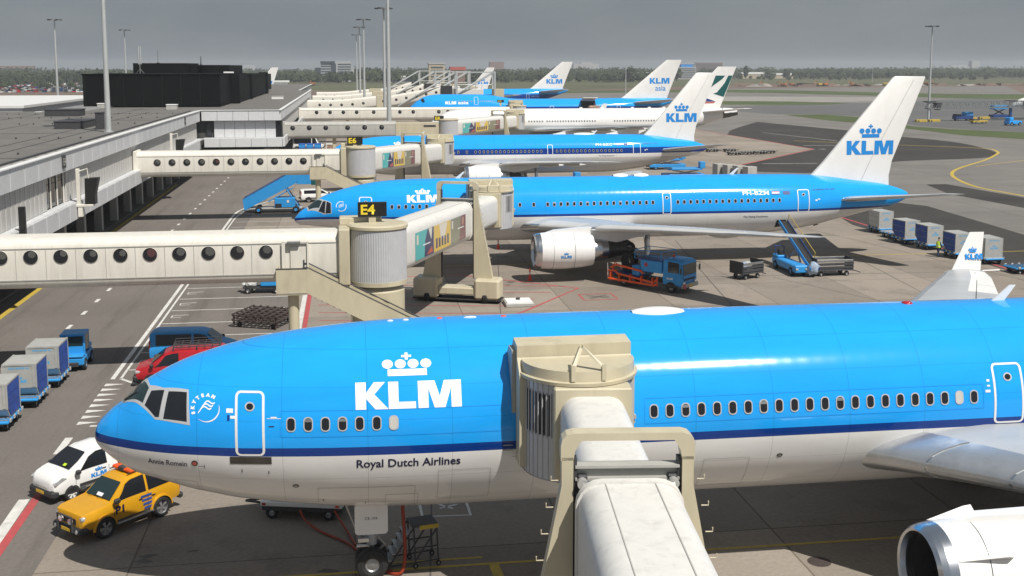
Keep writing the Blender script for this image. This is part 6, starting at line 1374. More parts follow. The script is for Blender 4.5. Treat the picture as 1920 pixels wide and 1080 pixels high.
def pickup():
    t = thing('white_pickup', 'small white pickup van with open rear bed beside the yellow car', 'van', (-10.5, 45.4, 0), R(225)); r = .30
    st = [(2.05, .58, .42, .68, .80, .54), (1.99, .76, .36, .76, .94, .66), (1.80, .83, .32, .88, 1.07, .73), (1.5, .84, .30, 1.0, 1.17, .75), (1.25, .85, .30, 1.03, 1.23, .75), (.50, .85, .30, 1.06, 1.69, .66), (.1, .85, .30, 1.05, 1.80, .61), (-.35, .85, .30, 1.05, 1.83, .60), (-.42, .85, .30, 1.05, 1.83, .60), (-.72, .85, .30, 1.02, 1.76, .61), (-.78, .85, .30, .95, 1.0, .78)]
    b = body_loft(st, 'vanwhite'); arch(b, 1.28, r, .845); b.build('cab', t, smooth=40)
    for sd in (1, -1):
        b = MB(); side_glass(b, st, [(1.03, .05), (.55, .72), (.27, .90), (-.30, .92), (-.30, .05)], sd=sd); b.build('side_window', t)
        b = MB(); b.tube([(.97, sd*.87, 1.10), (.50, sd*.74, 1.55), (.15, sd*.70, 1.68), (-.32, sd*.70, 1.68)], .028, 'vanwhite', 6); b.build('window_frame', t)
        b = MB(); b.box(.95, 1.17, *sorted((sd*.88, sd*1.05)), 1.02, 1.2, 'plastic', .05); b.build('mirror', t)
        b = MB(); b.box(-.8, .95, *sorted((sd*.84, sd*.872)), .48, .60, 'plastic', .02); b.build('side_trim', t)
        b = MB(); b.prism([(1.46, .95), (1.965, .78), (1.99, .87), (1.66, 1.035)], *sorted((sd*.52, sd*.83)), 'lamp', 'y'); b.build('headlight', t)
        car_wheel(t, 1.28, sd*.77, r, .2, 'vanwhite', 6); car_wheel(t, -1.45, sd*.77, r, .2, 'vanwhite', 6)
    b = MB(); b.add([(1.27, -.70, 1.21), (1.27, .70, 1.21), (.87, .70, 1.455), (.49, .61, 1.69), (.49, -.61, 1.69), (.87, -.70, 1.455)], [(0, 1, 2, 3, 4, 5)], 'glass'); ws = b.build('windscreen', t); ws.location = (.03, 0, .022)
    b = MB(); b.quad((1.22, .42, 1.265), (1.22, .24, 1.265), (1.12, .24, 1.33), (1.12, .42, 1.33), 'hivis'); b.build('permit_sheet', ws, loc=(.03, 0, .02))
    b = MB(); b.box(1.75, 2.12, -.83, .83, .26, .58, 'plastic', .09); b.build('front_bumper', t); b = MB(); b.box(2.12, 2.14, -.25, .25, .40, .51, 'platey'); b.build('number_plate', t)
    b = MB(); b.box(1.93, 2.04, -.45, .45, .66, .74, 'vanwhite', .03); b.box(1.95, 2.05, -.40, .40, .60, .64, 'dark'); b.build('grille', t)
    b = MB(); b.box(-2.3, -.93, -.85, .85, .45, .62, 'dark', .02); b.box(-2.3, -.96, .80, .86, .62, .98, 'vanwhite', .02); b.box(-2.3, -.96, -.86, -.80, .62, .98, 'vanwhite', .02); b.box(-2.34, -2.28, -.86, .86, .62, .98, 'vanwhite', .02); b.build('load_bed', t)
    b = MB(); b.box(-1.5, -1.0, -.6, .3, .63, 1.15, 'dark', .05); b.box(-2.1, -1.6, -.2, .6, .63, 1.05, 'steel', .05); b.build('tool_box', t)
    b = MB(); b.box(-.98, -.94, -.8, .8, .95, 1.55, 'dark'); b.build('headboard', t)
    for sd in (1, -1):
        b = MB()
        for x0, x1, z0, z1 in ((-.36, -.345, .45, 1.02), (1.10, 1.115, .62, 1.02), (-.35, 1.1, .445, .46)): b.add([(x0, sd*.856, z0), (x1, sd*.856, z0), (x1, sd*.846, z1), (x0, sd*.846, z1)], [(0, 1, 2, 3)], 'seam')
        b.build('door_gap', t); b = MB(); b.box(-.22, -.04, *sorted((sd*.85, sd*.868)), .92, .96, 'plastic', .01); b.build('door_handle', t)
    for sh, z0, nm in ((KLM, .68, 'logo'), (CROWN, .70, 'crown_emblem')):
        flat([[(x*.17, y*.17) for x, y in p] for p in sh], 1, 'logoblue', t, (.45, .862, z0), (-1, 0, 0), (0, 0, 1), nm)
pickup()

def van(name, label, m, x, y, rz, L=4.8, H=1.95, rack=False, cat='van'):
    t = thing(name, label, cat, (x, y, 0), rz); f = L/2; r = .33
    st = [(f, .6, .42, .66, .78, .55), (f-.08, .82, .36, .74, .95, .72), (f-.5, .9, .34, .90, 1.08, .80), (f-.85, .92, .32, 1.0, 1.18, .82), (f-1.55, .92, .32, 1.06, H-.12, .74), (f-1.9, .92, .32, 1.06, H-.02, .74), (0, .92, .32, 1.06, H, .74), (-f+.2, .92, .32, 1.06, H, .74), (-f, .90, .36, 1.04, H-.12, .72)]
    b = body_loft(st, m); arch(b, f-.85, r, .925); arch(b, -f+.9, r, .925); b.build('body', t, smooth=38)
    for sd in (1, -1):
        b = MB(); side_glass(b, st, [(f-.98, .05), (f-1.6, .88), (f-2.25, .92), (f-2.25, .05)], sd=sd); b.build('side_window', t)
        if not rack: b = MB(); side_glass(b, st, [(f-2.4, .05), (f-2.4, .9), (-f+.35, .9), (-f+.35, .05)], sd=sd); b.build('side_window', t)
        b = MB(); b.box(f-1.0, f-.8, *sorted((sd*.95, sd*1.12)), 1.05, 1.25, 'plastic', .05); b.build('mirror', t)
        b = MB(); b.box(f-.35, f-.02, *sorted((sd*.5, sd*.82)), .70, .88, 'lamp', .05); b.build('headlight', t); b = MB(); b.box(-f-.02, -f+.05, *sorted((sd*.7, sd*.88)), .8, 1.4, 'red', .02); b.build('tail_light', t)
        car_wheel(t, f-.85, sd*.84, r, .22); car_wheel(t, -f+.9, sd*.84, r, .22)
        b = MB(); b.box(-f+.5, f-1.3, *sorted((sd*.915, sd*.945)), .5, .6, 'plastic', .02); b.build('side_trim', t)
    b = MB(); b.add([(f-.88, -.76, 1.20), (f-.88, .76, 1.20), (f-1.53, .70, H-.15), (f-1.53, -.70, H-.15)], [(0, 1, 2, 3)], 'greenglass'); b.build('windscreen', t, loc=(.03, 0, .02))
    b = MB(); b.quad((-f-.005, -.6, 1.1), (-f-.005, .6, 1.1), (-f+.015, .6, H-.3), (-f+.015, -.6, H-.3), 'glass'); b.build('rear_window', t, loc=(-.02, 0, 0))
    b = MB(); b.box(f-.15, f+.1, -.86, .86, .32, .6, 'plastic', .07); b.build('bumper', t); b = MB(); b.box(-f-.1, -f+.1, -.86, .86, .34, .58, 'plastic', .06); b.build('bumper', t)
    if rack:
        b = MB(); z = H+.16
        for y_ in (-.68, -.23, .23, .68): b.tube([(-f+.3, y_, z), (f-2.0, y_, z)], .028, 'dark', 6)
        for k in range(7): x_ = -f+.3+(L-2.3)*k/6; b.tube([(x_, -.7, z+.02), (x_, .7, z+.02)], .028, 'dark', 6)
        for k in (0, 3, 6):
            x_ = -f+.3+(L-2.3)*k/6
            for s_ in (-.7, .7): b.tube([(x_, s_, H-.04), (x_, s_, z)], .03, 'dark', 6)
        b.tube([(-f+.3, -.7, z+.14), (f-2.0, -.7, z+.14), (f-2.0, .7, z+.14), (-f+.3, .7, z+.14), (-f+.3, -.7, z+.14)], .022, 'dark', 6); b.build('roof_rack', t)
    return t
van('red_van', 'red van with black roof rack half hidden by the near aircraft nose', 'red', -9.0, 60.6, R(183), 4.7, 1.85, True)
van('blue_van', 'blue van with big windows parked behind the red van', 'gse', -8.9, 64.9, R(-2), 4.7, 1.86)
van('white_van', 'white car mostly hidden behind the blue passenger stairs', 'vanwhite', -3.9, 141.5, R(10), 4.3, 1.6, cat='car')
van('white_delivery_van', 'white delivery van under the grey E8 walkway', 'vanwhite', -8.0, 232, R(-8), 6.2, 2.7)

def tractor(x, y, rz, label, cabin=True, name='baggage_tractor'):
    t = thing(name, label, 'tractor', (x, y, 0), rz, None); b = MB()
    b.box(-1.35, 1.35, -.66, .66, .32, .78, 'gse', .08); b.box(.45, 1.38, -.62, .62, .78, 1.08, 'gse', .08); b.box(-1.4, -.5, -.64, .64, .78, .92, 'gse', .05); b.build('chassis', t)
    b = MB(); b.box(1.36, 1.46, -.6, .6, .3, .6, 'dark', .03); b.box(-1.5, -1.38, -.4, .4, .3, .55, 'dark', .03); b.build('bumper', t)
    b = MB()
    for xx, yy in ((.42, -.6), (.42, .6), (-.75, -.6), (-.75, .6)): b.box(xx-.05, xx+.05, yy-.05, yy+.05, .78, 1.88, 'gse')
    b.box(-.86, .52, -.68, .68, 1.88, 2.0, 'gse', .05); b.box(-.8, -.7, -.6, .6, .9, 1.3, 'gse'); b.build('cab', t)
    for P in ([(.40, -.55, 1.05), (.40, .55, 1.05), (.40, .55, 1.86), (.40, -.55, 1.86)], [(-.78, -.55, 1.32), (-.78, .55, 1.32), (-.78, .55, 1.86), (-.78, -.55, 1.86)], [(-.7, .64, 1.0), (.37, .64, 1.0), (.37, .64, 1.86), (-.7, .64, 1.86)], [(-.7, -.64, 1.0), (.37, -.64, 1.0), (.37, -.64, 1.86), (-.7, -.64, 1.86)]):
        b = MB(); b.add(P, [(0, 1, 2, 3)], 'greenglass'); b.build('cab_window', t)
    b = MB(); b.box(-.55, -.1, -.25, .25, .8, 1.0, 'black', .05); b.box(-.6, -.5, -.25, .25, 1.0, 1.4, 'black', .04); b.build('seat', t)
    b = MB(); b.tube([(.42, .62, 1.5), (.6, .85, 1.55)], .02, 'dark'); b.box(.55, .62, .78, .95, 1.4, 1.7, 'dark', .02); b.build('mirror', t)
    for xx in (.85, -.9):
        for yy in (-.6, .6): car_wheel(t, xx, yy, .34, .22, 'gse')
    b = MB(); b.box(1.4, 1.47, .3, .5, .66, .78, 'lamp', .02); b.box(1.4, 1.47, -.5, -.3, .66, .78, 'lamp', .02); b.build('headlight', t)
    return t
tractor(-15.35, 64.6, R(92), 'blue baggage tractor with cab, heading away along the service road')
def dolly(label, x, y, rz, group, deck='gse', name='container_dolly'):
    t = thing(name, label, 'dolly', (x, y, 0), rz, group); b = MB(); b.box(-1.25, 1.25, -.86, .86, .42, .54, deck, .03); b.box(-1.15, 1.15, -.6, .6, .30, .42, 'dark'); b.build('deck', t)
    b = MB()
    for k in range(7): b.cyl((-1.05+.35*k, -.8, .56), (-1.05+.35*k, .8, .56), .045, 'steel', n=8)
    b.build('roller_bed', t)
    b = MB()
    for sd in (-1, 1):
        for k in range(4): b.box(-1.1+.62*k, -.9+.62*k, *sorted((sd*.86, sd*.93)), .46, .64, 'alu', .02)
    b.build('latch', t)
    b = MB(); b.tube([(1.25, .28, .4), (1.75, 0, .42), (1.25, -.28, .4)], .04, deck, 6); b.tube([(1.75, 0, .42), (2.1, 0, .44)], .045, 'dark', 6); b.build('drawbar', t)
    for xx in (-.8, .8):
        for yy in (-.62, .62): wheel(t, (xx, yy, .2), .2, .16, hub='steel')
    return t
def container(label, x, y, rz, z=.6, curtain='curtain', group=None, slope_end=1, front='alu', sides=('curtain', 'curtain')):
    """lower-deck air cargo container: 2.0 m long with one sloped bottom end, fabric door on the long side"""
    t = thing('cargo_container', label, 'container', (x, y, z), rz, group); b = MB(); W = .765
    prof = [(-.62, 0), (.78, 0), (.98, 0), (.98, 1.63), (-1.02, 1.63), (-1.02, .46)]
    b.prism(prof, -W, W, 'alu', 'y'); b.build('shell', t)
    for sd, m_ in ((-1, sides[0]), (1, sides[1])):
        b = MB()
        for k in range(3):
            z0 = .06+.52*k; x0 = -.92 if k else -.55; b.prism([(x0, z0), (.9, z0), (.9, z0+.48), (-.94, z0+.48)], *sorted((sd*(W+.005), sd*(W+.035))), m_, 'y')
        b.build('door_curtain', t)
    b = MB()
    for sd in (-1, 1):
        b.box(-1.04, 1.0, *sorted((sd*(W-.01), sd*(W+.045))), 1.57, 1.65, 'alu'); b.box(-1.05, -.99, *sorted((sd*(W-.01), sd*(W+.05))), .46, 1.57, 'alu'); b.box(.93, .99, *sorted((sd*(W-.01), sd*(W+.05))), .0, 1.57, 'alu')
    b.box(-1.045, -1.0, -W, W, 1.57, 1.66, 'alu'); b.box(-1.045, -1.02, -.72, -.60, .5, 1.57, 'alu'); b.build('edge_rail', t)
    for xs, dx in ((-1.026, -1), (.986, 1)):
        fl = [[(u*.16, v*.15) for u, v in p] for p in KLM]
        flat(fl, 1, 'bluelines', t, (xs, .32*(1 if dx < 0 else -1), .72), (0, -1 if dx < 0 else 1, 0), (0, 0, 1), 'logo'); flat([[(u*.16, v*.15) for u, v in p] for p in CROWN], 1, 'bluelines', t, (xs, .32*(1 if dx < 0 else -1), .73), (0, -1 if dx < 0 else 1, 0), (0, 0, 1), 'crown_emblem')
        flat('AKE 68358 KL', .13, 'bluelines', t, (xs, .52*(1 if dx < 0 else -1), 1.40), (0, -1 if dx < 0 else 1, 0), (0, 0, 1), bold=.004, fit=(0, 1.0, 0, .10))
    return t
for k, (x, y, lb) in enumerate(((-15.95, 61.1, 'nearest behind the blue tractor'), (-16.15, 57.6, 'in the middle of the three behind the tractor'), (-16.5, 54.0, 'last of the three behind the tractor, cut by the picture edge'))):
    dolly('blue container dolly '+lb, x, y, R(90), 'dollies behind the blue tractor'); container('blue curtained container, '+lb.replace('of the three ', 'of three '), x, y, R(90), group='containers behind the blue tractor')
dg, cg = 'container dollies by the tail', 'containers waiting by the tail'
for x, y, rz, lb, has, cur in ((53.3, 106.4, R(96), 'farthest one, beside the man in blue trousers', True, 'alu'), (53.0, 102.9, R(98), 'an empty one between the farthest two containers', False, None), (52.5, 99.6, R(98), 'second from the far end of the row', True, 'curtain'), (53.0, 96.2, R(94), 'middle of the row beside the wing tip', True, 'curtain'), (53.0, 91.3, R(92), 'next to the man in dark trousers', True, 'curtain'), (54.1, 88.4, R(90), 'behind the near winglet', True, 'alu'), (54.4, 83.6, R(4), 'empty at the near end right of the winglet', False, None)):
    dolly('flat dolly by the tail, '+lb, x, y, rz, dg)
    if has: container('silver container by the tail, '+lb, x, y, rz+math.pi, sides=(cur, cur), group=cg)

def person(x, y, rz, label, trousers, sleeves, stride=.16):
    t = thing('person', label, 'person', (x, y, 0), rz, 'ramp workers'); bm = bmesh.new(); ly = bm.verts.layers.skin.verify()
    def V(p, r): v = bm.verts.new(p); v[ly].radius = (r, r); return v
    def E(a, b_): bm.edges.new((a, b_))
    pel = V((0, 0, .93), .15); ch = V((.03, 0, 1.25), .155); nk = V((.05, 0, 1.48), .06); hd = V((.08, 0, 1.60), .085); hd2 = V((.08, 0, 1.70), .085)
    for a, b_ in ((pel, ch), (ch, nk), (nk, hd), (hd, hd2)): E(a, b_)
    for sd in (-1, 1):
        hp = V((0, sd*.1, .86), .105); kn = V((.04+sd*stride*.5, sd*.11, .49), .07); an = V((sd*stride, sd*.11, .10), .05); ft = V((sd*stride+.16, sd*.12, .05), .045)
        for a, b_ in ((pel, hp), (hp, kn), (kn, an), (an, ft)): E(a, b_)
        sh = V((.03, sd*.19, 1.40), .07); el = V((.08, sd*.26, 1.14), .05); wr_ = V((.26, sd*.22, 1.02), .036); ha = V((.34, sd*.20, 1.02), .04)
        for a, b_ in ((ch, sh), (sh, el), (el, wr_), (wr_, ha)): E(a, b_)
    me = bpy.data.meshes.new('body'); bm.to_mesh(me); bm.free(); o = link('body', me, t)
    me.skin_vertices[0].data[0].use_root = True
    o.modifiers.new('skin', 'SKIN'); s_ = o.modifiers.new('sub', 'SUBSURF'); s_.levels = 1; s_.render_levels = 1
    me2 = bpy.data.meshes.new_from_object(o.evaluated_get(bpy.context.evaluated_depsgraph_get())); bpy.data.objects.remove(o)
    for m_ in ('skin', trousers, sleeves, 'black'): me2.materials.append(M[m_])
    for p in me2.polygons:
        z = p.center.z; yy = abs(p.center.y); p.use_smooth = True
        p.material_index = 3 if z < .14 else (1 if z < .97 and yy < .2 else (0 if z > 1.47 or (p.center.x > .25) else 2))
    link('body', me2, t)
    b = MB(); b.loft([[(.03+.19*math.cos(a), .225*math.sin(a), z) for a in [2*math.pi*k/14 for k in range(14)]] for z in (.88, 1.1, 1.3)]+[[(.03+.13*math.cos(a), .2*math.sin(a), 1.42) for a in [2*math.pi*k/14 for k in range(14)]]], 'hivis'); vst = b.build('vest', t, smooth=60)
    b = MB(); b.loft([[(.03+.196*math.cos(a), .23*math.sin(a), z) for a in [2*math.pi*k/14 for k in range(14)]] for z in (1.0, 1.06)], 'decal', cap=False); b.build('reflective_band', vst)
    b = MB(); b.blob((.065, 0, 1.715), .105, .10, .075, 'hair', 12); b.build('hair', t, smooth=60)
    b = MB(); b.blob((.165, 0, 1.64), .025, .02, .03, 'skin', 6); 
    for sd in (-1, 1): b.blob((.15, sd*.035, 1.665), .012, .014, .01, 'black', 6)
    b.build('face', t)
person(54.6, 107.3, R(200), 'man in yellow vest and bright blue trousers by the farthest container', 'clothblue', 'shirt', .05); person(51.3, 91.5, R(10), 'man in yellow vest and dark trousers beside a blue curtained container', 'cloth', 'cloth', .12)

def fuel_truck():
    t = thing('hydrant_truck', 'blue fuel dispenser truck with orange pipework under the wing', 'truck', (22.75, 82.0, 0), R(-48)); r = .40
    b = MB(); b.box(-3.2, 3.0, -.45, .45, .55, .80, 'dark'); b.build('chassis', t)
    st = [(3.25, 1.0, .55, 1.45, 2.28, 1.0), (3.2, 1.12, .5, 1.5, 2.42, 1.02), (2.9, 1.14, .5, 1.5, 2.52, 1.04), (1.75, 1.14, .5, 1.5, 2.54, 1.04), (1.62, 1.1, .55, 1.5, 2.48, 1.02)]
    b = body_loft(st, 'gse'); arch(b, 2.35, r, 1.142); b.build('cab', t, smooth=35)
    b = MB(); b.quad((3.27, -.93, 1.42), (3.27, .93, 1.42), (3.245, .9, 2.20), (3.245, -.9, 2.20), 'greenglass'); b.build('windscreen', t, loc=(.03, 0, 0))
    for sd in (1, -1):
        b = MB(); side_glass(b, st, [(3.0, .03), (3.0, .85), (2.05, .9), (2.05, .03)], sd=sd, off=.02); b.build('side_window', t)
        b = MB(); b.tube([(3.1, sd*1.1, 2.2), (3.35, sd*1.35, 2.15), (3.35, sd*1.35, 1.6)], .02, 'dark', 6); b.box(3.28, 3.36, *sorted((sd*1.25, sd*1.45)), 1.55, 2.0, 'dark', .03); b.build('mirror', t)
        for x in (2.35, -1.9): wheel(t, (x, sd*.98, r), r, .26)
        b = MB(); b.box(3.26, 3.33, *sorted((sd*.65, sd*.95)), .72, .88, 'lamp', .02); b.build('headlight', t)
        b = MB(); b.box(1.62, 3.0, *sorted((sd*1.13, sd*1.165)), .5, .62, 'dark', .01); b.build('cab_step', t)
    b = MB(); b.box(3.25, 3.40, -1.12, 1.12, .42, .74, 'tubegrey', .05); b.build('front_bumper', t); b = MB(); b.box(3.26, 3.31, -.75, .75, .98, 1.10, 'dark'); b.box(3.27, 3.31, -.9, .9, 1.16, 1.38, 'gse', .02); b.build('grille', t)
    b = MB(); b.box(3.40, 3.42, -.3, .3, .5, .66, 'platey'); b.build('number_plate', t); b = MB(); b.cyl((3.42, -.95, .6), (3.48, -.95, .6), .2, 'red', n=16); b.build('red_disc', t)
    b = MB(); b.box(-.4, 1.5, -1.05, 1.05, 1.35, 2.25, 'gse', .04); b.build('platform_tank', t); b = MB()
    for y in (-1.05, 1.05): b.tube([(-.9, y, 2.3), (-.9, y, 2.95), (1.45, y, 2.95), (1.45, y, 2.3)], .03, 'gse', 6); b.tube([(-.9, y, 2.6), (1.45, y, 2.6)], .022, 'gse', 6)
    b.tube([(1.45, -1.05, 2.95), (1.45, 1.05, 2.95)], .03, 'gse', 6); b.tube([(-.9, -1.05, 2.95), (-.9, 1.05, 2.95)], .03, 'gse', 6); b.build('platform_rail', t)
    b = MB(); b.box(-.9, 1.5, -1.06, 1.06, 2.26, 2.31, 'gse_dark'); b.build('platform_floor', t)
    b = MB()
    for k in range(3): b.tube([(-.9, -.5, .85), (-.3, -.5, 2.2)] if k == 0 else ([(.3, -.5, .85), (-.5, -.5, 2.2)] if k == 1 else [(-.9, .5, .85), (-.3, .5, 2.2)]), .05, 'gse_dark', 6)
    b.build('scissor_lift', t)
    b = MB(); b.box(-3.1, -.5, -1.0, 1.0, .80, .95, 'gse_dark', .02); b.box(-1.2, -.5, -1.0, -.5, .95, 1.7, 'gse', .04); b.box(-2.9, -1.5, .2, .95, .95, 1.5, 'dark', .06); b.build('rear_deck', t)
    b = MB(); b.lathe([(-.35, .5), (-.3, .62), (-.28, .3), (.28, .3), (.3, .62), (.35, .5)], 'black', (-2.3, .35, 1.75), 'y', 20); b.build('hose_reel', t)
    for nm, P in (('orange_pipe', [(-3.3, -1.15, .75), (-3.3, -1.15, 1.1), (-2.6, -1.15, 1.15), (-2.4, -1.18, .95), (.9, -1.18, .62), (1.15, -1.18, .9)]), ('orange_pipe', [(-3.2, -1.22, .5), (.95, -1.22, .42), (1.2, -1.22, .55)]), ('orange_pipe', [(-3.1, -1.05, 1.35), (-2.6, -1.05, 1.6), (-.3, -1.12, 1.38), (-.1, -1.12, 1.2)]), ('orange_pipe', [(-3.3, -.9, .6), (-3.45, -.3, .8), (-3.45, .5, .8), (-3.3, .9, .6)])):
        b = MB(); b.tube(P, .085, 'orange', 10); b.build(nm, t, smooth=50)
    b = MB()
    for x in (-3.0, -2.2, -1.2, -.2, .8): b.box(x-.04, x+.04, -1.28, -1.0, .35, 1.0, 'orange')
    b.tube([(1.2, -1.2, .4), (1.2, -1.2, 1.1)], .06, 'orange', 8); b.tube([(-3.25, -1.2, .45), (-3.3, -1.2, 1.7)], .04, 'alu', 6); b.tube([(-2.9, -1.1, 1.1), (-2.7, -1.1, 1.8), (-2.4, -.9, 1.5)], .05, 'orange', 6); b.build('pipe_bracket', t)
    b = MB(); b.add([(.1+.2*math.cos(R(90*k)), -1.056, 1.9+.2*math.sin(R(90*k))) for k in range(4)], [(0, 1, 2, 3)], 'red'); b.build('hazard_diamond', t)
    flat([[(u*.13, v*.14) for u, v in p] for p in KLM], 1, 'decal', t, (2.0, -1.155, 1.02), (1, 0, 0), (0, 0, 1), 'logo')
    b = MB(); b.cyl((1.9, .0, 2.56), (1.9, 0, 2.72), .1, 'orange', n=10); b.build('beacon', t)
fuel_truck()

def cart(name, label, x, y, rz, L, bags, sides):
    t = thing(name, label, 'cart', (x, y, 0), rz, 'open baggage carts'); b = MB(); b.box(-L/2, L/2, -.75, .75, .45, .55, 'dark', .02); b.build('deck', t)
    for sx in (-1, 1):
        b = MB(); b.box(*sorted((sx*(L/2-.06), sx*L/2)), -.75, .75, .56, 1.45, 'dark', .02); 
        for k in range(3): b.box(*sorted((sx*(L/2+.002), sx*(L/2+.03))), -.72, .72, .68+.27*k, .78+.27*k, 'dark')
        b.build('end_board', t)
    for sy in sides:
        b = MB()
        for k in range(3): b.box(-L/2+.06, L/2-.06, *sorted((sy*.71, sy*.76)), .62+.27*k, .82+.27*k, 'dark' if k != 2 else 'steel', .01)
        b.build('side_slats', t)
    for xx in (-L/2+.5, L/2-.5):
        for yy in (-.55, .55): wheel(t, (xx, yy, .2), .2, .15, hub='steel')
    b = MB(); b.tube([(-L/2, .25, .4), (-L/2-.5, 0, .3), (-L/2-1.0, 0, .12)], .04, 'dark', 6); b.tube([(-L/2, -.25, .4), (-L/2-.5, 0, .3)], .04, 'dark', 6); b.build('drawbar', t)
    return t
cart('baggage_cart', 'small open cart loaded with pale wrapped sacks', 31.2, 84.6, R(205), 2.3, True, (1,)); cart('baggage_cart', 'longer slatted cart at the foot of the belt loader', 38.4, 84.9, R(182), 3.2, False, (1, -1))
for k, (x, y, z, s, lb) in enumerate(((30.75, 84.35, .86, .42, 'large pale sack at the left in the small cart'), (31.25, 84.75, .9, .36, 'rounder white sack at the middle of the small cart'), (36.55, 84.0, .62, .42, 'pale sheet hung over the left end of the long cart'))):
    t = thing('baggage_sack', lb, 'sack', (x, y, z-.18)); b = MB(); b.blob((0, 0, .3), s*1.15, s*.9, .36 if k < 2 else .62, 'bag' if k != 1 else 'alu', 10, .18); b.build('sack', t, smooth=60)

def belt_loader(x, y, rz, label, L=7.0, rise=R(23)):
    t = thing('belt_loader', label, 'belt loader', (x, y, 0), rz); b = MB(); b.box(-2.6, 2.4, -.15, .95, .35, .95, 'gse', .08); b.box(1.3, 2.4, .05, .9, .95, 1.15, 'gse', .06); b.build('chassis', t)
    b = MB(); b.tube([(1.9, .85, 1.1), (1.9, .85, 1.8), (2.3, .85, 1.8), (2.3, .1, 1.8), (1.9, .1, 1.8), (1.9, .1, 1.1)], .04, 'gse_dark', 6); b.box(1.5, 1.9, .3, .7, 1.15, 1.6, 'black', .05); b.build('driver_rail', t)
    for xx in (-1.7, 1.6):
        for yy in (-.1, .9): wheel(t, (xx, yy, .36), .36, .24, hub='gse')
    T = Matrix.Translation((-2.9, -.55, .75)) @ Matrix.Rotation(-rise, 4, 'Y')
    b = MB(); b.T = T; b.box(0, L, -.32, .32, -.1, .06, 'black', .03); b.build('belt', t)
    for sd in (-1, 1): b = MB(); b.T = T; b.box(-.1, L+.1, *sorted((sd*.33, sd*.40)), -.2, .14, 'gse_dark' if sd < 0 else 'gse', .02); b.build('belt_side', t)
    b = MB(); b.T = T; b.tube([(1.2, -.38, .14), (1.2, -.38, .7), (L, -.38, .7), (L, -.38, .14)], .03, 'ymark', 6); b.tube([(L*.5, -.38, .14), (L*.5, -.38, .7)], .025, 'ymark', 6); b.build('safety_rail', t)
    b = MB(); b.tube([(-.6, -.3, .9), (1.4, -.5, 2.6)], .08, 'steel'); b.tube([(1.4, -.1, .9), (.2, -.5, 2.0)], .08, 'steel'); b.build('lift_arm', t)
    b = MB(); b.box(-2.66, -2.6, -.1, .1, .6, .75, 'lamp'); b.box(-2.66, -2.6, .7, .9, .6, .75, 'lamp'); b.build('headlight', t)
belt_loader(36.0, 86.7, R(90), 'blue belt loader with yellow rail reaching up to the open hold', 7.3)

def stair_truck():
    t = thing('passenger_stairs', 'blue mobile passenger stairs on a truck chassis by the road bend', 'passenger stairs', (-8.6, 131.5, 0), 0); b = MB(); b.box(-2.9, 3.2, -.95, .95, .45, .62, 'alu', .03); b.build('chassis', t)
    b = MB(); b.box(.1, 2.4, -1.0, 1.0, .63, 1.75, 'gse', .06); b.build('cab', t); b = MB(); b.box(.2, .9, -1.03, -1.003, .72, 1.1, 'black'); b.build('vent', t); b = MB(); b.box(1.5, 1.75, -1.03, -1.003, 1.2, 1.5, 'cream'); b.build('placard', t)
    lo, hi = (-3.3, .55), (2.7, 3.65)
    for sd in (-1, 1):
        b = MB(); b.prism([(lo[0], lo[1]-.2), (lo[0]-.15, lo[1]+1.05), (hi[0]-.9, hi[1]+.85), (hi[0], hi[1]+1.0), (hi[0]-.1, hi[1]-.2)], *sorted((sd*.92, sd*.99)), 'gse', 'y'); b.build('side_panel', t)
        b = MB(); b.tube([(lo[0]-.15, sd*.95, lo[1]+1.12), (hi[0]-.9, sd*.95, hi[1]+.93), (hi[0], sd*.95, hi[1]+1.08)], .04, 'gse_dark', 6); b.build('handrail', t)
    b = MB()
    for k in range(18): q = k/18; b.box(lo[0]+6*q, lo[0]+6*q+.34, -.9, .9, lo[1]+3.1*q-.03, lo[1]+3.1*q+.02, 'dark')
    tag(b.build('steps', t), kind='stuff')
    b = MB(); b.box(2.62, 4.3, -1.0, 1.0, 3.3, 3.42, 'gse', .02); b.box(2.64, 4.28, -1.0, -.94, 3.42, 4.5, 'gse', .02); b.box(2.64, 4.28, .94, 1.0, 3.42, 4.5, 'gse', .02); b.build('top_landing', t); b = MB(); b.box(4.3, 5.1, -1.04, 1.04, 3.2, 4.4, 'teal', .02); b.build('landing_gate', t)
    b = MB(); b.tube([(1.3, -.9, 3.0), (2.9, -.9, .6)], .07, 'gse'); b.tube([(1.3, .9, 3.0), (2.9, .9, .6)], .07, 'gse'); b.tube([(-.6, -.8, 1.3), (2.2, -.8, 2.9)], .06, 'gse'); b.build('lift_strut', t)
    for xx in (-1.7, 2.5):
        for yy in (-.9, .9): wheel(t, (xx, yy, .4), .4, .26, hub='gse')
stair_truck()

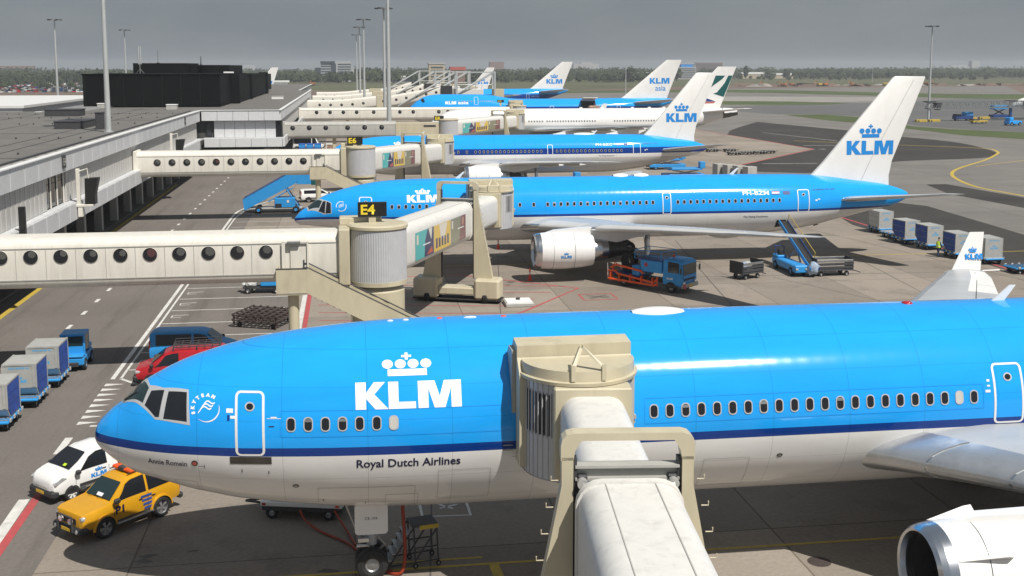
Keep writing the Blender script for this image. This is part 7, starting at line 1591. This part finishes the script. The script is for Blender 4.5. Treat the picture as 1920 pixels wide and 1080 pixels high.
def pallet_rack():
    t = thing('pallet_rack', 'dark steel rack of stacked pallet frames in a parking lot bay', 'rack', (-5.6, 73.5, 0), R(-24)); 
    for lv in (.42, .75):
        b = MB()
        for k in range(6): b.box(-1.6, 1.6, -1.4+.56*k, -1.3+.56*k, lv, lv+.1, 'rust', .01)
        b.build('frame_bar', t); b = MB()
        for k in range(7): b.box(-1.6+.52*k, -1.5+.52*k, -1.45, 1.5, lv+.102, lv+.18, 'rust', .01)
        b.build('frame_bar', t)
    b = MB()
    for x in (-1.5, 1.5):
        for y in (-1.3, 1.4): b.box(x-.05, x+.05, y-.05, y+.05, .12, .9, 'rust')
    b.build('post', t)
    for x in (-1.2, 1.2):
        for y in (-1.1, 1.1): wheel(t, (x, y, .17), .17, .12, hub='rust')
pallet_rack()
def gpu():
    t = thing('low_trailer', 'low dark trailer with white edged deck under the near belly', 'trailer', (-1.75, 41.5, 0), R(-14)); b = MB(); b.box(-1.5, 1.5, -.85, .85, .34, .52, 'dark', .02); b.build('chassis', t)
    b = MB(); b.box(-1.55, 1.55, -.9, .9, .525, .70, 'white', .02); b.build('deck', t)
    for x, m in ((-1.48, 'red'), (1.30, 'orange')): b = MB(); b.box(x, x+.14, -.915, -.902, .57, .65, m); b.build('marker_lamp', t)
    b = MB(); b.box(-1.3, 1.2, -.6, .7, .705, 1.6, 'dark', .08); b.build('engine_box', t)
    for x in (-1.15, 1.0):
        for y in (-.72, .72): wheel(t, (x, y, .24), .24, .18, hub='steel')
    b = MB(); b.tube([(-1.5, .3, .4), (-2.4, 0, .35)], .05, 'dark'); b.tube([(-1.5, -.3, .4), (-2.4, 0, .35)], .05, 'dark'); b.build('drawbar', t)
gpu()
def hose(label, pts, r=.045):
    t = tag(MB().tube(smooth_line(pts, 5), r, 'hose', 8).build('power_hose', smooth=60), label, 'hose', 'orange hoses under the nose'); return t
hose('orange hose hanging straight down from the belly behind the nose wheel', [(1.55, 35.9, 2.6), (1.6, 35.75, 1.6), (1.62, 35.7, .7), (1.5, 35.6, .12), (1.1, 35.75, .06), (.6, 36.3, .06)], .06)
hose('long orange hose trailing from the low trailer towards the nose wheel', [(-2.0, 40.6, .45), (-1.8, 40.2, .2), (-1.2, 39.4, .07), (-.2, 38.2, .06), (.35, 37.0, .06)])
hose('short orange hose from the right end of the low trailer', [(-.75, 40.4, .45), (-.5, 39.9, .2), (-.2, 39.0, .07), (.0, 38.1, .06)])
def steps():
    t = thing('maintenance_steps', 'small dark wheeled maintenance steps with a yellow edged platform', 'steps', (2.15, 36.5, 0), R(12)); b = MB(); b.box(-.35, .55, -.4, .4, 1.42, 1.48, 'dark', .01); b.build('platform', t); b = MB(); b.box(-.1, .56, -.43, -.402, 1.33, 1.48, 'ymark', .01); b.build('yellow_edge', t)  # edge takes the duller yellow, standing for shade under the aircraft
    b = MB()
    for y in (-.38, .38):
        for P in ([(-.3, y, 1.42), (-1.2, y, .12)], [(.5, y, 1.42), (.55, y, .16)], [(-.3, y, 1.42), (-.25, y, .16)], [(-1.2, y, .2), (.6, y, .2)], [(-.25, y, .7), (.55, y, .7)], [(-.25, y, .25), (.5, y, 1.3)]): b.tube(P, .028, 'dark', 6)
    b.build('frame', t); b = MB()
    for k in range(5): q = (k+1)/6; b.box(-.35-.85*q-.12, -.35-.85*q+.12, -.36, .36, 1.42-1.25*q-.015, 1.42-1.25*q+.015, 'steel')
    b.build('tread', t)
    for x in (-.25, .55):
        for y in (-.4, .4): wheel(t, (x, y, .09), .09, .06, hub='steel')
    b = MB(); b.cyl((-1.15, -.5, .05), (-1.15, -.5, .14), .06, 'red', n=8); b.build('foot_brake', t)
steps()
def cone(x, y, label):
    t = thing('traffic_cone', label, 'traffic cone', (x, y, 0), 0, 'red cones by the engine'); b = MB(); b.box(-.2, .2, -.2, .2, 0, .05, 'cone', .02); b.build('base', t); b = MB(); b.cyl((0, 0, .05), (0, 0, 1.0), .14, 'cone', .04, n=14); c_ = b.build('cone_body', t, smooth=40); b = MB(); b.cyl((0, 0, .5), (0, 0, .68), .098, 'decal', .078, n=14, cap=False); b.build('white_band', c_)
cone(13.95, 86.0, 'red cone standing just left of the big engine'); cone(13.5, 101.5, 'red cone beyond the fuselage left of the wing root'); cone(-7.75, 83.2, 'red cone by the tow unit') if False else None
def towunit():
    t = thing('water_cart', 'small blue and white service trailer partly under the E4 walkway', 'trailer', (-6.3, 84.2, 0), R(-4)); b = MB(); b.box(-.3, 1.6, -.6, .6, .55, 1.55, 'gse', .08); b.box(-.32, 1.62, -.62, .62, 1.4, 1.46, 'alu'); b.build('tank', t); b = MB(); b.box(-1.6, 1.6, -.5, .5, .38, .5, 'dark'); b.build('chassis', t)
    for x in (-1.2, .9):
        for y in (-.5, .5): wheel(t, (x, y, .26), .26, .2, hub='steel')
    b = MB(); b.box(-1.4, -.6, -.45, .45, .5, .8, 'alu', .1); b.cyl((-1.0, -.5, .85), (-1.0, .5, .85), .2, 'vanwhite'); b.box(-1.7, -1.45, -.3, .3, .55, 1.2, 'vanwhite', .08); b.build('pump', t)
towunit()
t = thing('hatch_cover', 'white square equipment hatch on the apron beyond the near aircraft crown', 'hatch', (11.7, 77.2, 0)); b = MB(); b.box(-1.0, 1.0, -.9, .9, .0, .28, 'alu', .04); b.build('housing', t); b = MB(); b.box(-.9, .9, -.8, .8, .282, .33, 'coping', .02); b.cyl((0, .2, .33), (0, .2, .45), .15, 'dark', n=12); b.build('lid', t)
# equipment seen under and beyond the third airliner
def highloader(x, y, rz, label, group=None):
    t = thing('cargo_loader', label, 'cargo loader', (x, y, 0), rz, group); b = MB(); b.box(-3, 3, -1.4, 1.4, .4, .9, 'gse', .05); b.build('chassis', t); b = MB(); b.box(-2.6, 2.6, -1.3, 1.3, 1.5, 1.75, 'gse', .04); b.build('platform', t); b = MB(); b.tube([(-2, -1.2, .9), (2, -1.2, 1.5)], .1, 'dark'); b.tube([(2, -1.2, .9), (-2, -1.2, 1.5)], .1, 'dark'); b.build('scissor', t)
    b = MB(); b.box(2.2, 3, -1.35, -.3, 1.75, 2.7, 'gse', .05); b.build('operator_post', t)
    for q in (-2, 2):
        for yy in (-1.25, 1.25): wheel(t, (q, yy, .4), .4, .3, hub='gse')
highloader(27.5, 147.5, R(5), 'blue loader with orange strap under the third airliner wing'); highloader(49.3, 161.5, R(0), 'blue loader beyond the tail of the third airliner'); highloader(51.5, 178.5, R(0), 'low blue loader between the second and third tails')
for k in range(4):
    t = thing('empty_container', 'grey container in the short row seen over the second airliner, number %s from the left' % ('one', 'two', 'three', 'four')[k], 'container', (55.6+.95*k, 163.5-1.75*k, 0), R(10), 'grey containers over the second fuselage'); b = MB(); b.box(-.76, .76, -.8, .8, .5, 2.1, 'tubegrey', .03); b.build('shell', t); b = MB(); b.box(-.8, .8, -.85, .85, .35, .48, 'dark'); b.build('base', t)
for k, (x, y) in enumerate(((72.5, 205), (75.2, 206), (78, 206.5), (80.6, 208), (71, 213.5), (74.5, 213))):
    dolly('dark empty dolly behind the third tail, %s' % ('leftmost of the near row', 'second in the near row', 'third in the near row', 'rightmost of the near row', 'left one of the far row', 'right one of the far row')[k], x, y, R(10), 'empty dollies behind the third tail', 'dark', 'empty_dolly')
for k in range(3): 
    t = thing('service_bin', 'blue service bin by the white delivery van, %s' % ('left one', 'middle one', 'right one')[k], 'bin', (-8.9+1.5*k, 221.5, 0), 0, 'blue bins by the delivery van'); b = MB(); b.box(-.65, .65, -.6, .6, .15, 1.9, 'curtain', .05); b.build('body', t); b = MB(); b.box(-.55, .55, -.62, -.602, .4, .9, 'gse'); b.box(-.55, .55, -.62, -.602, 1.1, 1.7, 'gse'); b.build('door_panel', t)
t = thing('caged_trolley', 'pinkish caged trolley right of the white delivery van', 'trolley', (-3.3, 221, 0)); b = MB(); b.box(-.9, .9, -.6, .6, .3, 1.7, 'cargo', .05); b.build('load', t); b = MB(); b.box(-.95, .95, -.65, .65, 1.7, 1.85, 'coping'); b.box(-.95, -.85, -.65, .65, .2, 1.7, 'coping'); b.box(.85, .95, -.65, .65, .2, 1.7, 'coping'); b.build('frame', t)
# the far right stand: truss boom, barriers, service vehicles, the nose of another airliner
t = thing('truss_boom', 'long grey truss boom on slim posts at the far right stand', 'boom', (174.8, 322, 0), R(10)); b = MB(); L = 48
for y in (-.9, .9):
    for z in (4.0, 5.9): b.box(0, L, y-.16, y+.16, z-.16, z+.16, 'steel')
b.build('chord', t); b = MB()
for k in range(20):
    x = L*k/20
    for y in (-.9, .9): b.tube([(x, y, 4.0), (x+L/40, y, 5.9), (x+L/20, y, 4.0)], .1, 'steel', 5)
b.build('lattice', t)
for x in (.8, 31.5): b = MB(); b.box(x-.4, x+.4, -.3, .3, 0, 3.85, 'gse_dark', .03); b.build('post', t); b = MB(); b.box(x-1.6, x+1.6, -1.2, 1.2, 5.98, 6.2, 'dark'); b.build('cap', t)
for x in (3.8, 38, 44): b = MB(); b.prism([(x-.9, 5.7), (x+.9, 5.7), (x+.4, 3.5), (x-.4, 3.5)], -1.0, 1.0, 'dark'); b.build('hung_box', t)
for x, y, lb in ((172, 320, 'left of the lone mast'), (176.5, 320.5, 'right of the lone mast'), (196, 333, 'at the second boom post left side'), (201.5, 335, 'at the second boom post right side')):
    t = thing('yellow_barrier', 'yellow ground barrier '+lb, 'barrier', (x, y, 0), R(8), 'yellow barriers at the right stand'); b = MB(); b.box(-1.9, 1.9, -.5, .5, 0, .75, 'ymark', .05); b.build('body', t); b = MB(); b.box(-1.5, -1.0, -.55, .55, .1, .5, 'dark'); b.build('slot', t)
t = thing('service_truck', 'blue service truck parked under the truss boom', 'truck', (189, 326, 0), R(4)); b = MB(); b.box(-3, 3, -1.1, 1.1, .5, 1.6, 'gse_dark', .05); b.box(.2, 2.9, -1.1, 1.1, 1.6, 2.7, 'gse', .1); b.build('body', t); b = MB(); b.box(-2.9, -1.2, -1, 1, 1.6, 2.1, 'dark', .05); b.build('load', t)
for q in (-2, 2):
    for yy in (-1, 1): wheel(t, (q, yy, .42), .42, .3)
t = thing('blue_tug', 'bright blue tug at the right edge in front of the far stand', 'tractor', (188.2, 298, 0), R(10)); b = MB(); b.box(-2.2, 2.2, -1.2, 1.2, .4, 1.3, 'blue', .1); b.box(-2, -.6, -1.1, 1.1, 1.3, 2.3, 'blue', .15); b.build('body', t)
for q in (-1.4, 1.4):
    for yy in (-1.1, 1.1): wheel(t, (q, yy, .5), .5, .4)
t = thing('yellow_trailer', 'low yellow and dark trailer on the far right stand', 'trailer', (185, 309.5, 0), R(5)); b = MB(); b.box(-3, 2, -1, 1, .4, .9, 'ymark', .05); b.box(-2.8, -.8, -.9, .9, .9, 1.3, 'dark', .05); b.build('body', t); 
for q in (-2, 1.4): wheel(t, (q, -.9, .35), .35, .25); wheel(t, (q, .9, .35), .35, .25)
t = thing('lift_platform', 'blue raised service platform beside the nose of the far right airliner', 'lift truck', (208.5, 338, 0), R(5)); b = MB(); b.box(-3, 3, -1.2, 1.2, .4, 1.3, 'gse_dark', .05); b.build('chassis', t); b = MB(); b.box(-2.8, 2.2, -1.3, 1.3, 3.0, 4.3, 'gse', .08); b.build('platform', t); b = MB(); b.tube([(-2, 0, 1.3), (1.8, 0, 3.0)], .2, 'dark'); b.tube([(1.8, 0, 1.3), (-2, 0, 3.0)], .2, 'dark'); b.build('scissor', t)
r = thing('edge_airliner', 'airliner nose poking in at the right edge on the far stand', 'airliner', (211.5, 336, 0), 0, 'airliners parked at the gates'); F = Fus(B7_ST); F.mesh('fuselage', 'p_white', r, nphi=24, step=3)
for ax in 'ny': Surf([(1.9, 18.0, 9.6, 3.55, .14), (7.9, 22.9, 6.0, 4.1, .115), (23.8, 34, 1.8, 5.58, .08)], ax).mesh('wing', 'winggrey', r)
nose_gear(r, 6.9, 2.9, r=.47)

# ------------------------------------------------------------------ the far field: works site, trees, buildings, parked cars, haze
rr = random.Random(11)
def building(name, label, x, y, parts, floors=None, group=None, rz=0):
    t = thing(name, label, 'building', (x, y, 0), rz, group)
    for nm, x0, x1, y0, y1, z0, z1, m in parts: b = MB(); b.box(x0, x1, y0, y1, z0, z1, m); b.build(nm, t)
    for (x0, x1, yf, z0, z1, n, m) in floors or []:
        for k in range(n):
            zz = z0+(z1-z0)*k/n; b = MB(); b.box(x0, x1, yf-.12, yf-.005, zz, zz+(z1-z0)/n*.5, m); b.build('window_band', t)
    return t
building('hotel_tower', 'grey stepped hotel block with dark window bands beyond the pier', -17.5, 1250, [('glass_wing', -17, -11, 0, 14, 0, 15.5, 'facadedark'), ('main_block', -10.8, 4, 0, 16, 0, 20.2, 'facade'), ('roof_slab', -11.2, 4.2, -1.2, 17, 20.2, 22.4, 'facadedark'), ('dark_core', 0.2, 5.5, -.5, 10, 0, 20, 'facadedark'), ('right_block', 5.6, 22, -1, 14, 0, 22.5, 'facade'), ('side_step', 22, 25, -1, 12, 0, 16, 'facade')], [(-10.5, -.2, -0.0, 2, 19, 6, 'facadedark'), (7.4, 21.7, -1.0, 2, 21, 7, 'facadedark')])
building('white_shed', 'long low white shed right of the hotel beyond the pier', 58, 1180, [('walls', -14, 14, 0, 12, 0, 5.5, 'facade'), ('roof', -14.5, 14.5, -.5, 12.5, 5.5, 7, 'coping')], [(-13, 13, 0, 1, 5, 1, 'facadedark')])
building('site_hut', 'low white building left of the hotel', -95, 1060, [('walls', -10, 10, 0, 10, 0, 3.4, 'facade'), ('roof', -10.5, 10.5, -.5, 10.5, 3.4, 4.4, 'coping')]); building('site_hut', 'low pale building with bright roof below the hotel', -58, 1000, [('walls', -7, 7, 0, 10, 0, 3.0, 'facade'), ('roof', -8, 8, -.5, 10.5, 3.0, 4.6, 'coping')])
building('tan_block', 'tan block behind the strut bridges', 88, 1120, [('walls', -8, 8, 0, 12, 0, 19, 'facadetan'), ('roof', -8.5, 8.5, -.5, 12.5, 19, 20.5, 'facade')], [(-6, 6, 0, 3, 18, 5, 'facadedark')])
building('red_roof_block', 'small reddish roof next to the tan block', 112, 1150, [('walls', -7, 7, 0, 12, 0, 13, 'facadebrown'), ('roof', -8, 8, -.5, 12.5, 13, 16.5, 'finred')])
building('office_block', 'white office block with blue topped roof at the right', 446, 1450, [('walls', -12, 12, 0, 16, 0, 16, 'facade'), ('left_wing', -21, -12.2, 2, 14, 0, 15, 'facadetan'), ('plant_room', -8, 8, 2, 12, 16, 19.5, 'logoblue')], [(-11, 11, 0, 1.5, 15.5, 6, 'facadedark')])
building('long_hall', 'long low white hall left of the white office block', 390, 1470, [('walls', -24, 24, 0, 16, 0, 8, 'facade'), ('roof', -24.5, 24.5, -.5, 16.5, 8, 9, 'coping')], [(-23, 23, 0, 1, 7.5, 3, 'facadedark')])
building('hangar_shed', 'left pale shed behind the largest fin', 555, 1500, [('walls', -16, 16, 0, 14, 0, 6, 'facadetan'), ('roof', -16.5, 16.5, -.5, 14.5, 6, 9, 'coping')]); building('hangar_shed', 'right pale shed behind the largest fin', 600, 1500, [('walls', -14, 14, 0, 14, 0, 5, 'facadetan'), ('roof', -14.5, 14.5, -.5, 14.5, 5, 7.5, 'coping')])
building('flat_block', 'grey half of the flats on the skyline above the jumbo fin', 705, 2300, [('walls', -23, 20, 0, 20, 0, 23.5, 'facade')], [(-22, 19, 0, 2, 23, 7, 'facadedark')]); building('flat_block', 'brown half of the flats on the skyline above the jumbo fin', 757, 2300, [('walls', -30, 27, 0, 20, 0, 25, 'facadebrown')], [(-29, 26, 0, 2, 24, 7, 'facadedark')])
building('tower_block', 'tall grey tower at the far right skyline', 1890, 3200, [('walls', -13, 13, 0, 20, 0, 33, 'facade')]); building('low_blocks', 'low grey blocks left of the far right tower', 1830, 3200, [('walls', -45, 40, 0, 20, 0, 17, 'facade'), ('upper_storey', -20, 30, 2, 18, 17, 20, 'facade')])
building('distant_block', 'dark block on the skyline above the strut bridges', 330, 2500, [('walls', -16, 16, 0, 16, 0, 27, 'facadebrown')]); building('distant_block', 'faint low block on the skyline left of the jumbo fin', 640, 3000, [('walls', -35, 35, 0, 16, 0, 24, 'facade'), ('upper_storey', -14, 16, 1, 14, 24, 28, 'facade')])
for k, (x, w_, h) in enumerate(((-920, 60, 17), (-840, 90, 19), (-700, 120, 18))): building('distant_flats', ('leftmost', 'middle', 'rightmost')[k]+' of the three faint brown flats on the left skyline', x, 2450, [('walls', -w_/2, w_/2, 0, 20, 0, h, 'facadebrown')], group='flats on the left skyline')
for k, x in enumerate((-560, -470, -300)): building('distant_tower', ('first', 'second', 'third')[k]+' faint tower block beyond the black penthouse from the left', x, 3600, [('walls', -18, 18, 0, 20, 0, 27-3*k, 'facade')], group='towers beyond the penthouse')
# excavated works site with machines and spoil heaps
b = MB()
for k in range(60):
    x = rr.uniform(330, 690); y = 930+ (x-330)*.06+rr.uniform(-25, 25); s = rr.uniform(1.5, 5); b.blob((x, y, 0), s*2.2, s*1.4, s*.55, 'soil' if k % 3 else 'pale', 8, .35)
tag(b.build('spoil_heaps'), kind='stuff')
for k, (x, y) in enumerate(((345, 905), (362, 905), (372, 912), (398, 915), (404, 917), (432, 925), (470, 940), (512, 945), (-30, 1010))):
    t = thing('digger', ('orange digger on the works site, %s from the left' % ('first', 'second', 'third', 'fourth', 'fifth', 'sixth', 'seventh', 'eighth')[k]) if x > 0 else 'orange machine beyond the pier left of the slim masts', 'digger', (x, y, 0), rr.uniform(0, 6), 'diggers on the works site'); b = MB(); b.box(-2.2, 2.2, -1.4, 1.4, 1.0, 2.6, 'digger' if k % 3 else 'ymark', .2); b.build('body', t); b = MB(); b.box(-2.4, 2.4, -1.6, 1.6, 0, .95, 'dark', .2); b.build('tracks', t); b = MB(); b.tube([(1.8, 0, 2.2), (4.5, 0, 4.8), (6.8, 0, 2.0)], .25, 'digger', 6); b.build('arm', t)
# rows of parked cars beyond the taxiways at the left
b = MB(); cols = ('vanwhite', 'gse_dark', 'dark', 'alu', 'red', 'steel', 'facade')
for row in range(16):
    y = 760+row*22
    x = -360.0
    while x < -95:
        if rr.random() < .82: m = rr.choice(cols); b.box(x, x+1.8, y, y+4.3, .3, .95, m); b.box(x+.1, x+1.7, y+.9, y+3.4, .95, 1.5, 'glass' if rr.random() < .6 else m)
        x += 2.6
tag(b.build('parked_cars'), kind='stuff')
# woodland: crowns of leaf clumps along several belts
def clump(b, c, rx, rz, n, s, m):
    for k in range(n):
        u, v = rr.uniform(-1, 1), rr.uniform(0, 2*math.pi); q = math.sqrt(1-u*u); rad = rr.uniform(.55, 1.05)
        p = Vector((c[0]+rx*rad*q*math.cos(v), c[1]+rx*rad*q*math.sin(v), c[2]+rz*rad*u)); d1 = Vector((rr.uniform(-1, 1), rr.uniform(-1, 1), rr.uniform(-1, 1))).normalized()*s; d2 = d1.orthogonal().normalized()*s*rr.uniform(.5, 1)
        b.v += [tuple(p-d1-d2), tuple(p+d1-d2*.6), tuple(p+d1*.7+d2), tuple(p-d1*.8+d2*.8)]; o = len(b.v)-4; b.f.append((o, o+1, o+2, o+3)); b.m.append(m)
def wood(name, x0, x1, y0, y1, n, h0, h1, lf):
    b = MB()
    for k in range(n):
        x, y = rr.uniform(x0, x1), rr.uniform(y0, y1); h = rr.uniform(h0, h1)*(1+.10*math.sin(x*.021)+.06*math.sin(x*.067)); w_ = h*rr.uniform(.38, .62); m = 'leaf1' if rr.random() < .62 else 'leaf2'
        clump(b, (x, y, h*.55), w_, h*.48, lf, h*.10, m); b.blob((x, y, h*.5), w_*.75, w_*.75, h*.42, m, 6, .2)
    tag(b.build(name), kind='stuff')
wood('woodland_belt', -1100, 1500, 1560, 2050, 1500, 11, 14.5, 36); wood('woodland_belt', -330, 330, 1150, 1330, 600, 9, 12.5, 40); wood('woodland_belt', 330, 1000, 1480, 1600, 480, 9, 13, 36); wood('woodland_belt', -520, -150, 1120, 1300, 240, 8, 12, 40); wood('woodland_belt', 1000, 2300, 1800, 2300, 650, 12, 15.5, 30); wood('woodland_belt', 480, 760, 1240, 1400, 60, 5, 8, 36)
wood('scrub_line', -330, -100, 780, 1100, 90, 3.5, 6.5, 24)
for k, (x, y, h, lb) in enumerate(((527, 1450, 17, 'dark upright poplar left of the largest fin'), (575, 1430, 13, 'bushy dark tree just right of the poplar'), (210, 1140, 15, 'rounded tree on the skyline above the jumbo roof'), (300, 1180, 16, 'broad dark tree between the two KLM fins'), (372, 1250, 15, 'bushy pale tree right of the green brushstroke fin'))):
    t = thing('tree', lb, 'tree', (x, y, 0), 0, 'lone trees in front of the woods'); b = MB(); b.cyl((0, 0, 0), (0, 0, h*.6), .5, 'bark', .2, n=7); b.build('trunk', t); b = MB(); clump(b, (0, 0, h*.58), h*(.18 if k == 0 else .42), h*.45, 160, h*.09, 'leaf1' if k != 4 else 'leaf2'); b.blob((0, 0, h*.55), h*(.12 if k == 0 else .3), h*(.12 if k == 0 else .3), h*.38, 'leaf1', 8, .2); b.build('crown', t)
for k, (x, y) in enumerate(((160, 640), (560, 1150))):
    t = thing('field_post', ('thin pale post standing in the field left of the crowned fin', 'thin pale post in the field left of the largest fin')[k], 'post', (x, y, 0)); b = MB(); b.cyl((0, 0, 0), (0, 0, 17), .3, 'mast', .2, n=8); b.build('pole', t); b = MB(); b.box(-.5, .5, -.5, .5, 0, .4, 'column'); b.build('foot', t)
# summer haze over the airfield
hm = bpy.data.materials.new('haze'); hm.use_nodes = True; n_ = hm.node_tree.nodes
for q in list(n_):
    if q.type == 'BSDF_PRINCIPLED': n_.remove(q)
pv = n_.new('ShaderNodeVolumePrincipled'); pv.inputs['Color'].default_value = (0.86, 0.91, 0.97, 1); pv.inputs['Density'].default_value = 0.0002; pv.inputs['Anisotropy'].default_value = 0.1
hm.node_tree.links.new(pv.outputs['Volume'], n_['Material Output'].inputs['Volume'])
bm = bmesh.new(); bmesh.ops.create_cube(bm, size=1.0); me = bpy.data.meshes.new('haze'); bm.to_mesh(me); bm.free(); me.materials.append(hm)
hz = bpy.data.objects.new('haze', me); C.objects.link(hz); hz.dimensions = (1, 1, 1); hz.scale = (10400, 7400, 47.5); hz.location = (0, 3000, 22.7); hz['kind'] = 'stuff'
